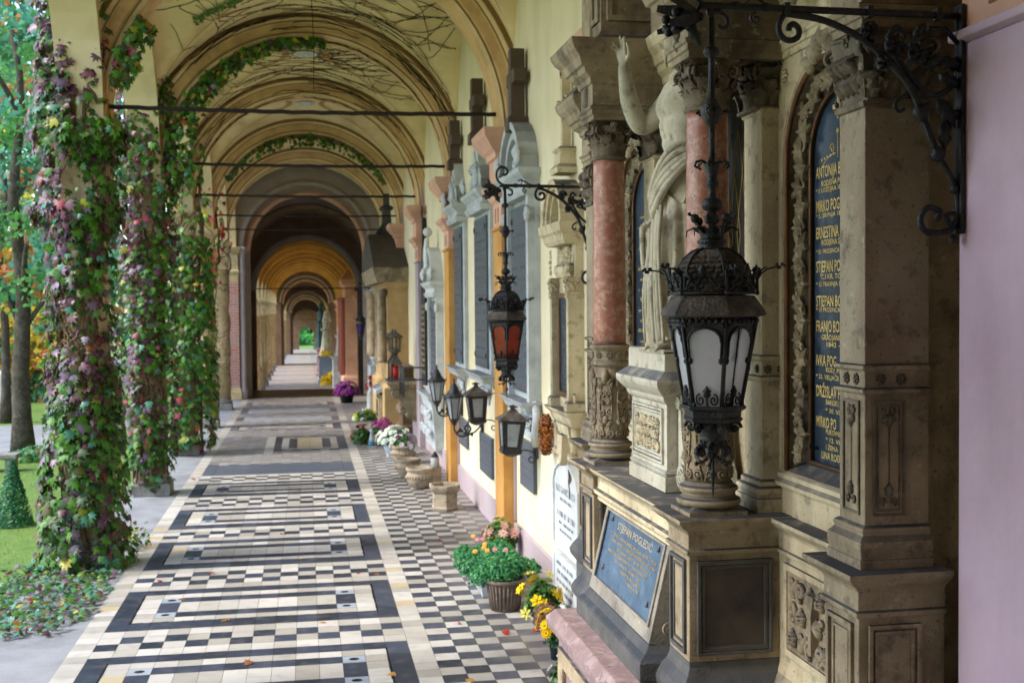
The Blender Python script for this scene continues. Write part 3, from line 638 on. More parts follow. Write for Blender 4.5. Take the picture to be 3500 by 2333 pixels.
# ---------------------------------------------------------------- pavilions and the galleries beyond
def portal(mb, y0, y1, r, zc, zb, zt, cx=CX, x0=-2.6, x1=2.45, mi=0, n=32):
    arch_wall(mb, lambda a, b, d: (a, d, b), x0, x1, cx, r, zc, zb, zt, y0, y1, n, mi)
def pavilion(y0, y1, za, zb, r1=1.69, r2=1.53, first=True):
    T = thing('pavilion', 'dark domed pavilion with a grey ringed archway at the end of the tiled arcade' if first else ('second dark vaulted pavilion between the yellow gallery and the narrow far gallery' if y0 < 90 else 'third dark vaulted pavilion nearest the green end opening'), 'pavilion', (0, (y0+y1)/2, zb), 'dark pavilions along the arcade')
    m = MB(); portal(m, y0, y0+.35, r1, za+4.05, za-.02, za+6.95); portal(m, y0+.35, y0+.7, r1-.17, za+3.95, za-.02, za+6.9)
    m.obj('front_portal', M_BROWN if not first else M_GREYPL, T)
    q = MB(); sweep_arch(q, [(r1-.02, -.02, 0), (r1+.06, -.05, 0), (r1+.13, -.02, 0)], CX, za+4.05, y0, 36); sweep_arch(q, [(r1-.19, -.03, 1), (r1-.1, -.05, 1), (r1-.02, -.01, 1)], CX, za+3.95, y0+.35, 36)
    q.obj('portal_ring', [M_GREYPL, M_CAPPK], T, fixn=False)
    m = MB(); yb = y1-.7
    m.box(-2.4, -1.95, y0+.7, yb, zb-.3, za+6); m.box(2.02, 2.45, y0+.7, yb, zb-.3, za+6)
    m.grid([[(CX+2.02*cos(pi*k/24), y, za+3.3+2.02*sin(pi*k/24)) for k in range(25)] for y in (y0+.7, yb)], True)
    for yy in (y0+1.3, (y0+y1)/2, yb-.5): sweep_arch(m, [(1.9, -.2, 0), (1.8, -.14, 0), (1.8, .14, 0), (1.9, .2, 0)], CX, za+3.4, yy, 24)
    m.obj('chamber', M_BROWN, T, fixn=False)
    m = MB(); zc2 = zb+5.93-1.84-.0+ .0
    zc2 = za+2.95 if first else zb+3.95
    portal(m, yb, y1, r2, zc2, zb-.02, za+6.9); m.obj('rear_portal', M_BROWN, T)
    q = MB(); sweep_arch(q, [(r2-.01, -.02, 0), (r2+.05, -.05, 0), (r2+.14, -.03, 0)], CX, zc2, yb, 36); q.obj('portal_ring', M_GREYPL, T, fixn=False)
    m = MB(); ys = y1-1.5; m.box(-2.4, 2.45, y0-.0, ys, zb-.4, za-.001); n = max(1, int(round((za-zb)/.16)))
    for k in range(n): m.box(-2.4, 2.45, ys+k*.35, ys+(k+1)*.35, zb-.4, za-(k+1)*(za-zb)/n-.001)
    m.obj('stone_steps', mat('pavilion_floor', '#5a4a40', '#4a3d36', 2, .4, .1, 40), T)
    m = MB(); m.box(-2.6, 2.6, y0, y1, za+6.95, za+7.3); m.obj('roof', M_GREYST, T)
def gallery(y0, y1, z0, label, S=4.3, fmat=None, vmat=None, first=False):
    T = thing('arcade_gallery', label, 'arcade', (0, (y0+y1)/2, z0)); ys = []; y = y0+.6
    while y < y1-.5: ys.append(y); y += S
    m = MB(); m.box(WR, 2.45, y0, y1, z0-.3, z0+6.9); m.obj('wall', M_WALL if first else M_CREAM, T)
    m = MB(); m.box(-2.4, WR, y0, y1, z0-.4, z0); 
    k = 0; y = y0
    while y < y1: m.box(-1.5+(.0 if k % 2 else .4), .4, y, y+.7, z0, z0+.004, 1); k += 1; y += 1.5
    m.obj('floor', [fmat or M_PATHST, mat('pale_floor_slab', '#aaa298', '#938b86', 2, .5)], T)
    m = MB(); 
    for i in range(len(ys)):
        a = ys[i]; b2 = ys[i+1] if i+1 < len(ys) else y1
        arch_wall(m, lambda a_, b_, d: (d, a_, b_), a, b2, (a+b2)/2, (b2-a)/2-.25, z0+4.1, z0+4.0, z0+6.9, -2.2, -1.8, 14)
    m.obj('arcade_front_wall', M_CREAM, T)
    for yy in ys: column(yy, z0, T, True); pilaster(yy, z0, T, M_PINK if not first else M_OCHRE, False)
    for yy in ys:
        am = MB(); arch_profile(am, CX, z0+ZS, yy, n=28); am.obj('transverse_arch', [vmat or M_ARCH, vmat or M_ARCHL, M_LINE], T, fixn=False)
    v, _ = vault_mesh(y0, y1, z0, lat=False, ny=2, nx=24); v.obj('vault', vmat or M_VAULT, T, fixn=False)
    t = MB(); t.tube([(-1.8, ys[0], z0+4.3), (1.9, ys[0], z0+4.3)], .02, 6); t.obj('tie_rod', M_ROD, T)
    m = MB(); m.box(-2.6, 2.6, y0, y1, z0+6.95, z0+7.2); m.obj('roof', M_GREYST, T)
pavilion(32.15, 36.7, 0, -1.25)
gallery(38.4, 76, -1.25, 'second gallery with a glowing yellow barrel vault seen through the dark pavilion', fmat=mat('rosy_floor', '#968c86', '#837a78', 1.5, .5), vmat=M_YVAULT, first=True)
m = MB(); m.box(-2.4, 2.4, 36.7, 38.4, -1.6, -1.251); tag(m.obj('paving', M_PATHST), kind='structure')
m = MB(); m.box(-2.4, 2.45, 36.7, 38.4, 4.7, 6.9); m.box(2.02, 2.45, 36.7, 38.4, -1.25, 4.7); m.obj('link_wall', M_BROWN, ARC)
pavilion(76, 80, -1.25, -2.0, 1.6, 1.5, False)
gallery(80, 113, -2.0, 'third gallery in brown shade with pale column bases, far down the passage')
pavilion(113, 117.5, -2.0, -3.0, 1.5, 1.3, False)
gallery(117.5, 156, -3.0, 'last and smallest gallery ending in the green garden opening')
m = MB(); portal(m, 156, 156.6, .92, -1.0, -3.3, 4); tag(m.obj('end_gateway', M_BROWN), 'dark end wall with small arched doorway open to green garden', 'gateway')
# ================================================================ the large wall tomb on the right
TOMB = thing('wall_tomb', 'large sculpted limestone wall tomb with pink marble columns in the right foreground', 'tomb', (1.9, 5.05, 0))
YC0 = 5.05
def mir(y): return 2*YC0-y
def ys_(a, b, side): return (a, b) if side < 0 else (mir(b), mir(a))
# core behind everything
m = MB(); m.box(1.885, WR+.01, 3.345, mir(3.345), 0, 5.2); m.obj('back_slab', M_STONE, TOMB, .004)
PEDP = [(0, .02), (.86, .02), (.9, .05), (.93, .055), (.96, .04), (1.0, .012), (1.03, .002), (1.05, 0)]
CAPP = [(1.455, 0), (1.46, .012), (1.475, .014), (1.48, .004), (1.535, .004), (1.55, .012), (1.565, .035), (1.585, .055), (1.6, .055)]
# wing dado on both sides, with carved panel
for sd_ in (-1, 1):
    a, b2 = ys_(3.47, 4.22, sd_); P = thing
    m = MB(); m.stack(1.77, 1.889, a, b2, PEDP+[(1.06, 0), (1.455, 0)]+[(z-.003, o_) for z, o_ in CAPP[1:]], fixy=(1, 1)); o = m.obj('wing_dado', M_STONE, TOMB, .003)
    ca, cb = ys_(3.56, 4.13, sd_); f = fX(1.77)
    m = MB(); m.frame([(ca, 1.08), (cb, 1.08), (cb, 1.43), (ca, 1.43)], [(ca+.03, 1.11), (cb-.03, 1.11), (cb-.03, 1.405), (ca+.03, 1.405)], f, -.01, .012)
    m.obj('panel_frame', M_STONE, o, .003)
    m = MB(); m.box(1.765, 1.775, ca+.03, cb-.03, 1.11, 1.405); m.obj('panel_ground', M_STONE2, o)
    m = MB(); scrollwork(m, ca+.05, cb-.05, 1.12, 1.4, f, .012, .075, .011, seed=3)
    cm = (ca+cb)/2; m.prism([(cm-.012, 1.16), (cm+.012, 1.16), (cm+.012, 1.3), (cm+.03, 1.37), (cm-.03, 1.37), (cm-.012, 1.3)], f, .005, .035)
    m.obj('carved_scrolls', M_STONE2, o, 0)
# pedestals under the four supports
def pedestal(y0, y1, x0, name='pedestal', zt=0, dark=False):
    m = MB(); m.stack(x0, 1.9, y0, y1, [(1.05, 0), (1.455, 0)]+CAPP[1:]); o = m.obj(name, M_STONE2, TOMB, .003)
    m = MB(); m.stack(x0, 1.9, y0, y1, PEDP[:-1]+[(1.05, .001)]); m.obj('pedestal_base', M_SOOT_SHADE, o, .003)
    # sunk panels on the two seen faces, built as raised frames
    m = MB(); fy = fY(y0); w0, w1 = x0+.03, min(1.85, x0+.36)-.03
    for k, e in enumerate((0, .02)): m.frame([(w0+e, 1.075+e), (w1-e, 1.075+e), (w1-e, 1.435-e), (w0+e, 1.435-e)], [(w0+e+.012, 1.087+e), (w1-e-.012, 1.087+e), (w1-e-.012, 1.423-e), (w0+e+.012, 1.423-e)], fy, -.002, .012-.006*k)
    fx = fX(x0); v0, v1 = y0+.03, y1-.03
    m.frame([(v0, 1.075), (v1, 1.075), (v1, 1.435), (v0, 1.435)], [(v0+.014, 1.09), (v1-.014, 1.09), (v1-.014, 1.42), (v0+.014, 1.42)], fx, -.002, .012)
    m.frame([(v0+.03, 1.105), (v1-.03, 1.105), (v1-.03, 1.405), (v0+.03, 1.405)], [(v0+.04, 1.115), (v1-.04, 1.115), (v1-.04, 1.395), (v0+.04, 1.395)], fx, -.002, .006)
    m.obj('pedestal_frame', M_SOOT_SHADE if x0 < 1.5 else M_STONE2, o, .002)
    m = MB(); m.prism([(w0+.034, 1.109), (w1-.034, 1.109), (w1-.034, 1.401), (w0+.034, 1.401)], fy, -.002, .0012); m.obj('pedestal_panel', mat('crust_and_shade_stone', '#5a5047', '#39342f', 3, .6, .3, 70, stain='#1c1c20', sscale=2.2, samt=.9) if x0 < 1.5 else M_STONE2, o); return o  # column pedestals: panel and frame darkened partly as soot crust, partly as painted shade
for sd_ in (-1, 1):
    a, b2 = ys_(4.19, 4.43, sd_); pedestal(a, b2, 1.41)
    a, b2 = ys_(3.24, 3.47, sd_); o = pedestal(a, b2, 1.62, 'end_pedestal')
# pink marble base block with ledge, between and in front of the columns
m = MB(); m.box(1.21, 1.9, 4.50, 5.60, 0, .80, 0); m.frame([(4.56, .06), (5.54, .06), (5.54, .74), (4.56, .74)], [(4.66, .14), (5.44, .14), (5.44, .66), (4.66, .66)], fX(1.21), -.002, .02, 1)
o = m.obj('pink_base', [M_PINKB, M_STONE2], TOMB, .005)
m = MB(); m.stack(1.2, 1.88, 4.47, 5.63, [(.8, 0), (.815, .035), (.84, .04), (.86, .04), (.88, .02), (.9, .0)], 0); m.obj('pink_ledge', M_PINKB, TOMB, .004)
# stepped plinth and leaning inscription slab
m = MB(); m.stack(1.29, 1.86, 4.45, 5.55, [(.9, .0), (.975, .0), (.985, -.01), (1.0, -.03), (1.035, -.055)], 0); m.obj('slab_plinth', M_SOOT_SHADE, TOMB, .004)
# slanted frame: (y, t) on a plane through (X=1.36, z=1.04) .. (1.45, 1.44)
def fS(a, b, d):    # a=y, b=0..1 up the slope, d = out
    n = Vector((-.975, 0, .22)); return (1.355+.095*b-.0+n.x*d, a, 1.035+.405*b+n.z*d)
m = MB(); m.prism([(4.5, 0), (5.5, 0), (5.5, 1), (4.5, 1)], fS, -.10, 0, 0)
m.frame([(4.5, 0), (5.5, 0), (5.5, 1), (4.5, 1)], [(4.545, .15), (5.455, .15), (5.455, .95), (4.545, .95)], fS, 0, .012, 0)
m.frame([(4.535, .14), (5.46, .14), (5.46, .96), (4.535, .96)], [(4.555, .16), (5.44, .16), (5.44, .935), (4.555, .935)], fS, .012, .02, 0)
for k in range(26): y = 4.53+k*.0375; m.prism([(y, .04), (y+.022, .04), (y+.022, .13), (y, .13)], fS, .0, .0008+.0012, 1)
m.obj('slab_frame', [mat('grey_slab_frame', '#918a7e', '#746e65', 5, .8, .35, 80, stain='#45423f', sscale=4, samt=.7), M_STONE], TOMB, .003)
m = MB(); m.prism([(4.55, .155), (5.445, .155), (5.445, .94), (4.55, .94)], fS, .001, .006, 0); SL = m.obj('inscription_slab', mat('sky_lit_blue_marble', '#4b5f76', '#3c4f66', 12, .22, .06, 60, stain='#6f86a0', sscale=9, samt=.5, spec=.6), TOMB)  # paler than the wing slabs: sky reflection put into its colour
m = MB(); fl_ = lambda a, b, d: fS(a, b, d)
def fSt(a, b, d): return fS(a, (b-1.035)/.416, d)
def zsl(b): return 1.035+.416*b
text_geo(m, 'STJEPAN POGLEDIĆ', fSt, 5.27, zsl(.79), .034, 0, .0075, xs=.8, width=.55)
for r, (l, rr) in enumerate(((5.35, 4.63), (5.34, 4.62), (5.20, 4.66), (5.33, 4.72), (5.20, 4.80), (5.10, 4.78), (4.97, 4.78))):
    scribble(m, rr, l, zsl(.70-.063*r), .014, fSt, .0065, seed=r)
m.obj('lettering', mat('worn_gold', '#b39a5a', '#8d9098', 30, .6), SL)
m = MB()
for y in (5.36, 4.63):
    for b_ in (.3, .86): m.ball(fS(y, b_, .01), .009, 8); m.ball(fS(y, b_+.03, .008), .006, 6)
m.obj('slab_bolt', M_IRON2, SL)
# sill above the leaning slab
m = MB(); m.stack(1.43, 1.88, 4.43, 5.67, [(1.43, .0), (1.46, .0), (1.465, .02), (1.485, .022), (1.49, .0), (1.55, .0), (1.565, .03), (1.585, .05), (1.597, .055)], fixy=(1, 1)); m.box(1.5, 1.9, 4.43, 5.67, .9, 1.43); m.obj('sill', M_STONE, TOMB, .003)
m = MB(); m.tube(spiral((4.47, 1.1), .035, 1.6, lambda a, b, d: (1.42+(a-4.47), 4.465-d, b), 0, 0), .005, 5); m.obj('side_scroll', M_STONE2, TOMB)
# columns
ROS = []
for sd_ in (-1, 1):
    y = 4.31 if sd_ < 0 else mir(4.31); x = 1.53
    m = MB(); m.lathe(x, y, [(.0828, 2.19), (.0835, 2.3), (.083, 2.6), (.079, 3.1), (.079, 3.135)], 40); C = m.obj('column_shaft', M_PINKM, TOMB)
    m = MB(); m.stack(x-.115, x+.115, y-.115, y+.115, [(1.6, 0), (1.615, 0), (1.625, -.02), (1.635, -.03)], fixx1=False)
    m.lathe(x, y, [(.118, 1.63), (.124, 1.642), (.122, 1.655), (.108, 1.662), (.1, 1.672), (.104, 1.682), (.113, 1.69), (.112, 1.702), (.098, 1.71), (.09, 1.722)], 36)
    m.obj('column_base', M_STONE2, C)
    m = MB(); m.lathe(x, y, [(.083, 1.72), (.088, 1.76), (.086, 2.0), (.084, 2.095)], 30)
    fcyl = lambda a, b, d: (x+(.085+d)*cos(a), y+(.085+d)*sin(a), b)
    for k in range(6):
        a0 = k*pi/3; asp = 12.0
        fc = lambda a, b, d, a0=a0: (x+(.085+d)*cos(a0+a*asp), y+(.085+d)*sin(a0+a*asp), b)
        for sg in (-1, 1):
            m.tube(spiral((sg*.02, 1.755), .019, 1.5, fc, .006, -pi/2, sg), .0055, 5)
            m.tube(spiral((sg*.02, 1.86), .017, 1.3, fc, .006, pi/2, sg), .005, 5)
            m.tube(spiral((sg*.018, 1.96), .018, 1.3, fc, .006, -pi/2, -sg), .005, 5)
            m.tube([fc(sg*(.004+.026*sin(t*pi/10)), 1.73+.034*t, .005) for t in range(11)], .0042, 5)
            leafplate(m, (sg*.006, 1.79), pi/2-sg*.7, .045, .03, fc, .006, .008); leafplate(m, (sg*.004, 1.9), pi/2-sg*.8, .042, .028, fc, .006, .008); leafplate(m, (sg*.006, 2.0), pi/2-sg*.7, .05, .03, fc, .006, .008); leafplate(m, (sg*.03, 2.03), -pi/2, .05, .024, fc, .006, .007)
            m.ball(fc(sg*.02, 1.755, .008), .008, 6); m.ball(fc(sg*.018, 1.96, .008), .007, 6)
        leafplate(m, (0, 2.0), pi/2, .085, .05, fc, .006, .012); leafplate(m, (0, 1.8), pi/2, .05, .034, fc, .006, .01)
        for q in range(5): m.ball(fc(-.016+.008*q, 1.83, .01), .0048, 6)
    m.obj('carved_drum', M_STONE2, C)
    m = MB(); m.lathe(x, y, [(.085, 2.09), (.095, 2.1), (.098, 2.11), (.092, 2.12), (.088, 2.125), (.088, 2.175), (.094, 2.18), (.1, 2.192), (.098, 2.2), (.084, 2.205)], 36)
    for k in range(10):
        a0 = k*pi/5; rosette(m, (0, 2.15), .02, lambda a, b, d, a0=a0: (x+(.088+d)*cos(a0+a*11), y+(.088+d)*sin(a0+a*11), b), .002, 7)
    m.obj('rosette_band', M_STONE2, C)
    m = MB(); corinthian(m, x, y, 3.145, 3.325, .078); m.obj('column_capital', mat('capital_stone', '#857864', '#5c5144', 8, .8, .4, 90, stain='#2d2822', sscale=6, samt=.7, top='#33363b'), C)
M_CAPS = MATS['capital_stone']
# pilasters behind the columns
for sd_ in (-1, 1):
    a, b2 = ys_(4.26, 4.44, sd_)
    m = MB(); m.stack(1.73, 1.87, a, b2, [(1.594, .03), (1.65, .03), (1.655, .022), (1.672, .03), (1.69, .026), (1.7, .012), (1.715, .014), (1.725, 0), (2.1, 0), (2.105, .01), (2.12, .012), (2.125, 0), (2.18, 0), (2.185, .012), (2.2, .01), (2.205, 0), (3.13, 0), (3.135, .008), (3.15, .008), (3.155, 0)])
    o = m.obj('pilaster', M_STONE, TOMB, .003)
    m = MB(); yc = (a+b2)/2; corinthian(m, 1.80, yc, 3.155, 3.325, .085, True); m.obj('pilaster_capital', M_CAPS, o); m = MB()
    for q in (-.045, .045): rosette(m, (1.78+q*.6, 2.15), .02, fY(a), 0, 7); rosette(m, (yc+q, 2.15), .02, fX(1.73), 0, 7)
    m.obj('rosettes', M_CAPS, o)
# square end pillars
for sd_ in (-1, 1):
    a, b2 = ys_(3.28, 3.45, sd_); yc = (a+b2)/2
    m = MB(); m.stack(1.66, 1.87, a, b2, [(1.594, .03), (1.625, .03), (1.63, .025), (1.66, .03), (1.68, .028), (1.7, .012), (1.712, .016), (1.72, .014), (1.728, 0), (2.125, 0), (2.128, .012), (2.14, .014), (2.145, 0), (2.195, 0), (2.2, .012), (2.212, .012), (2.215, 0)], 0)
    m.stack(1.66, 1.87, a, b2, [(2.2149, 0), (2.62, 0), (2.622, -.0008), (2.99, 0)], 1)
    o = m.obj('end_pillar', [M_STONE2, mat('stained_limestone', '#a89a82', '#8b7b66', 3, .85, .35, 90, stain='#6d4136', sscale=2.2, samt=.8, streak=True)], TOMB, .003)
    m = MB(); f1 = fY(a); f2 = fX(1.66)
    for e in (0, .014): m.frame([(1.685+e, 1.755+e), (1.79-e, 1.755+e), (1.79-e, 2.105-e), (1.685+e, 2.105-e)], [(1.691+e, 1.761+e), (1.784-e, 1.761+e), (1.784-e, 2.099-e), (1.691+e, 2.099-e)], f1, -.001, .006-e*.2)
    m.frame([(a+.03, 1.755), (b2-.03, 1.755), (b2-.03, 2.105), (a+.03, 2.105)], [(a+.038, 1.763), (b2-.038, 1.763), (b2-.038, 2.097), (a+.038, 2.097)], f2, -.001, .006)
    for f, c in ((f1, 1.738), (f2, yc)):
        for q, zq, an in ((1, 2.075, -pi/2), (-1, 1.80, pi/2)):
            for s2 in (-1, 1): m.tube(spiral((c+s2*.016, zq), .013, 1.2, f, .004, pi/2*q, s2), .004, 5); leafplate(m, (c+s2*.006, zq-q*.012), an+s2*.5, .03, .022, f, .004, .006)
            leafplate(m, (c, zq-q*.01), an, .045, .03, f, .004, .009)
        m.tube([f(c, 1.85, .003), f(c, 2.03, .003)], .0016, 4)
    for q in (-.035, .035): rosette(m, (1.745+q*.95, 2.17), .021, f1, 0, 7); rosette(m, (yc+q*.9, 2.17), .021, f2, 0, 7)
    m.obj('pillar_ornament', M_CAPS, o)
    m = MB(); m.stack(1.66, 1.87, a, b2, [(2.985, 0), (2.99, .01), (3.005, .012), (3.01, 0), (3.2, .02)])
    corinthian(m, 1.76, yc, 3.01, 3.225, .088, True)
    for k in range(4):
        leafplate(m, (a+.03+k*.035, 3.03), pi/2, .07, .05, f2, .002, .02); leafplate(m, (1.68+k*.035, 3.03), pi/2, .07, .05, f1, .002, .02)
        leafplate(m, (a+.045+k*.035, 3.09), pi/2, .07, .05, f2, .008, .025); leafplate(m, (1.70+k*.035, 3.09), pi/2, .07, .05, f1, .008, .025)
    m.obj('pillar_capital', M_CAPS, o)
m = MB(); 
for yA, yB in ((3.34, 3.36),): m.box(1.80, WR+.01, 3.325, 3.338, 0, 5.2)
m.obj('side_return', M_STONE2, TOMB)
# arched inscription wings
WY, WZ = 3.86, 2.93
def arcpts(c, r, zs, zb, n=24): return [(c+r, zb), (c+r, zs)]+[(c+r*cos(pi*k/n), zs+r*sin(pi*k/n)) for k in range(1, n)]+[(c-r, zs), (c-r, zb)]
TXT = [('ANTONIJA BOŽIĆ', 398, 1.0), ('RODJENA POGLEDIĆ', 425, .62), ('* 5 LOŽUJKA 1824 + 7', 440, .5), ('MIRKO POGLEDIĆ', 475, 1.0), ('* 5. SRPNJA 1856 + 1', 497, .5), ('ERNESTINA POG', 535, 1.0), ('RODJENA ST', 558, .62), ('* 31 PROSINCA 1818 +', 578, .5), ('STJEPAN POG', 612, 1.0), ('C.I KR. TOPNIČKI', 635, .55), ('* 15 TRAVNJA 1872 +', 652, .5), ('STJEPAN BOŠ', 690, .95), ('* 15 PROSINCA 1802. +', 710, .5), ('FRANJO BOŠ', 747, 1.0), ('GRADJANIN I VELE', 772, .6), ('1842 - 1', 788, .55), ('IVKA POG', 825, .95), ('RODJ. POG', 845, .55), ('* 25. VELJAČE 1856. +', 862, .5), ('DRŽISLAV PO', 895, 1.0), ('BANSKI SAV', 918, .6), ('* 30. VII. 1883.', 937, .5), ('MIRKO PO', 965, .95), ('PUKOVNIK', 985, .55), ('* 12. VII. 1876.', 1003, .5), ('I ŽENA', 1020, .55), ('LINA ROĐ. BE', 1040, .8)]
def d2z(y): return 2.4+(YZ(y)-2.4)*.979
def YZ(y): # height of a photographed line on the slab
    return 2.891+(y-398)*(1.835-2.891)/(1040-398)
for sd_ in (-1, 1):
    c = WY if sd_ < 0 else mir(WY)
    a, b2 = ys_(3.45, 4.27, sd_)
    # wall face with arched opening, down to its sill
    m = MB(); arch_wall(m, lambda p, q, d: (d, p, q), a, b2, c, .345, WZ, 1.76, 3.34, 1.80, 1.875, 28)
    m.stack(1.80, 1.875, a, b2, [(1.596, .0), (1.7, .0), (1.705, .02), (1.72, .022), (1.735, .008), (1.75, .008), (1.76, 0)], fixy=(1, 1)); o = m.obj('arched_wing', M_STONE, TOMB, .002)
    m = MB(); f = fX(1.80); P = arcpts(c, .338, WZ, 1.765); m.tube([f(p, q, -.004) for p, q in P], .011, 8); m.obj('bronze_bead', M_BRONZE, o)
    m = MB(); P2 = arcpts(c, .365, WZ, 1.765); m.tube([f(p, q, .0) for p, q in P2], .006, 6)
    for s2 in (-1, 1): rosette(m, (c+s2*.33, 3.26), .03, f, .002, 6)
    m.obj('outer_fillet', M_STONE, o)
    m = MB(); P = arcpts(c, .33, WZ, 1.765); Q = arcpts(c, .222, WZ, 1.81); m.frame(P, Q, fX(1.845), -.02, 0); m.obj('border_ground', mat('border_recess', '#3a342c', '#2a251f', 8, .9), o)
    # sloping sill under the slab
    m = MB(); m.add([(1.80, c-.33, 1.765), (1.80, c+.33, 1.765), (1.862, c+.23, 1.812), (1.862, c-.23, 1.812), (1.80, c-.33, 1.74), (1.80, c+.33, 1.74)], [(0, 1, 2, 3), (0, 4, 5, 1)]); m.obj('sloping_sill', M_STONE2, o, fixn=False)
    # ivy border: star leaves on a winding stem
    m = MB(); f = fX(1.845); L = 1.08; tot = 2*(WZ-1.80)+pi*.275
    def along(s_, off=0):
        r = .275+off
        if s_ < WZ-1.80: return (c+r, 1.80+s_), pi/2
        if s_ < WZ-1.80+pi*.275: t = (s_-(WZ-1.80))/.275; return (c+r*cos(t), WZ+r*sin(t)), t+pi/2
        return (c-r, WZ-(s_-(WZ-1.80)-pi*.275)), -pi/2
    n = 44; st = []
    for k in range(n*5+1):
        s_ = tot*k/(n*5); p, an = along(s_, .034*sin(s_*2*pi/.155)); st.append(f(p[0], p[1], .012+.006*cos(s_*2*pi/.155)))
    m.tube(st, .0065, 6)
    for k in range(n):
        s_ = tot*(k+.5)/n; off = .012*(-1)**k; p, an = along(s_, off); R_ = random.Random(k)
        an2 = an+(pi if R_.random() < .3 else 0)+R_.uniform(-.4, .4)+(.5 if k % 2 else -.5); ra = .052*R_.uniform(.9, 1.12); vs = [f(p[0], p[1], .03)]; 
        for q in range(10):
            aq = an2+q*pi/5; rr = ra*(1 if q % 2 == 0 else .42)*(1.12 if q == 0 else 1); vs.append(f(p[0]+rr*cos(aq), p[1]+rr*sin(aq), .016 if q % 2 else .022-.01*(q == 0)))
        vs += [f(p[0]+(v_[1]-p[0])*.85, p[1]+(v_[2]-p[1])*.85, -.005) for v_ in vs[1:11]]
        for q in range(5):     # raised ribs
            aq = an2+q*2*pi/5; vs.append(f(p[0]+ra*.5*cos(aq), p[1]+ra*.5*sin(aq), .034))
        F = []
        for q in range(5):
            r_ = 21+q; i0 = 1+2*q; ip = 1+(2*q+1) % 10; im = 1+(2*q-1) % 10; F += [(0, im, r_), (im, i0, r_), (i0, ip, r_), (ip, 0, r_)]
        for q in range(10): F.append((1+q, 11+q, 11+(q+1) % 10, 1+(q+1) % 10))
        m.add(vs, F, False)
        if k % 2: pp, _ = along(s_+.05, -.03); [m.ball(f(pp[0]+.008*cos(t*2.1), pp[1]+.008*sin(t*2.1), .022), .008, 6) for t in range(3)]
    for q in range(7): leafplate(m, (c+(q-3)*.028, WZ+.30+.02*(3-abs(q-3))), pi/2+(3-q)*.28, .10, .07, fX(1.80), .0, .02)
    m.obj('ivy_border', mat('border_stone', '#a39679', '#776a53', 8, .8, .35, 100, stain='#4d463a', sscale=8, samt=.5), o)
    m = MB(); P = arcpts(c, .225, WZ, 1.812); m.tube([fX(1.85)(p, q, 0) for p, q in P]+[fX(1.85)(P[0][0], P[0][1], 0)], .0065, 8); m.obj('inner_bead', M_BRONZE, o)
    m = MB(); m.prism(P, fX(1.865), -.005, 0); SB = m.obj('inscription_slab', M_BLUE, o)
    if sd_ < 0:
        m = MB(); f = fX(1.865); a0 = 4.065
        for s, y, h in TXT:
            hh = .042*(h if h > .9 else h*.78); indent = 0 if h > .9 else (.045 if not s.startswith('*') else .0)
            if s in ('1842 - 1', 'RODJ. POG', 'BANSKI SAV', 'PUKOVNIK', '* 30. VII. 1883.', '* 12. VII. 1876.', 'I ŽENA'): indent = .08
            wd = (.0205 if h > .9 else (.0165 if h > .52 else .0140))*len(s)
            text_geo(m, s, f, a0-indent, d2z(y)-hh*.5, hh, 0, .0016, width=min(wd, .42-indent), bold=.016)
        # cross with rays and flower spray
        cx_ = 3.885; cz = 3.07
        cz = d2z(262); m.prism([(cx_-.005, cz-.045), (cx_+.005, cz-.045), (cx_+.008, cz+.05), (cx_-.008, cz+.05)], f, .0, .002); m.prism([(cx_-.04, cz-.008), (cx_+.04, cz-.008), (cx_+.04, cz+.008), (cx_-.04, cz+.008)], f, .0, .0024)
        for k in range(16):
            an = k*pi/8+.2; m.prism([(cx_+.012*cos(an), cz+.012*sin(an)), (cx_+.03*cos(an-.03), cz+.03*sin(an-.03)), (cx_+.03*cos(an+.03), cz+.03*sin(an+.03))], f, 0, .0014)
        oz = d2z(345)
        for sg in (-1, 1):
            m.tube([f(cx_+sg*(.02+.012*k), oz-.03-.0015*k*k*.3, .001) for k in range(11)], .0022, 4); m.tube(spiral((cx_+sg*.045, oz-.012), .02, 1.3, f, .001, 0, sg), .0022, 4)
            for k in range(5): leafplate(m, (cx_+sg*(.03+.024*k), oz-.035-.003*k), sg*.6+(0 if sg > 0 else pi), .016, .01, f, .0015, .001)
        m.tube([f(cx_, oz-.05, .001), f(cx_, oz+.04, .001)], .002, 4); rosette(m, (cx_, oz+.045), .012, f, .001, 6)
        m.obj('lettering', M_GOLD, SB, fixn=False)
        m = MB(); m.ball(f(cx_, cz, .004), .011, 8); m.tube([f(4.055, 1.866, 0), f(4.055, 1.868, .03), f(4.055, 1.88, .035)], .006, 6); m.obj('slab_hook', M_IRON, SB)
    else:
        m = MB()
        for k in range(18): scribble(m, c-.17+(k % 3)*.02, c+.17-(k % 2)*.03, 1.9+k*.058, .022 if k % 3 == 0 else .012, fX(1.865), 0, seed=k)
        m.obj('lettering', M_GOLD, SB)
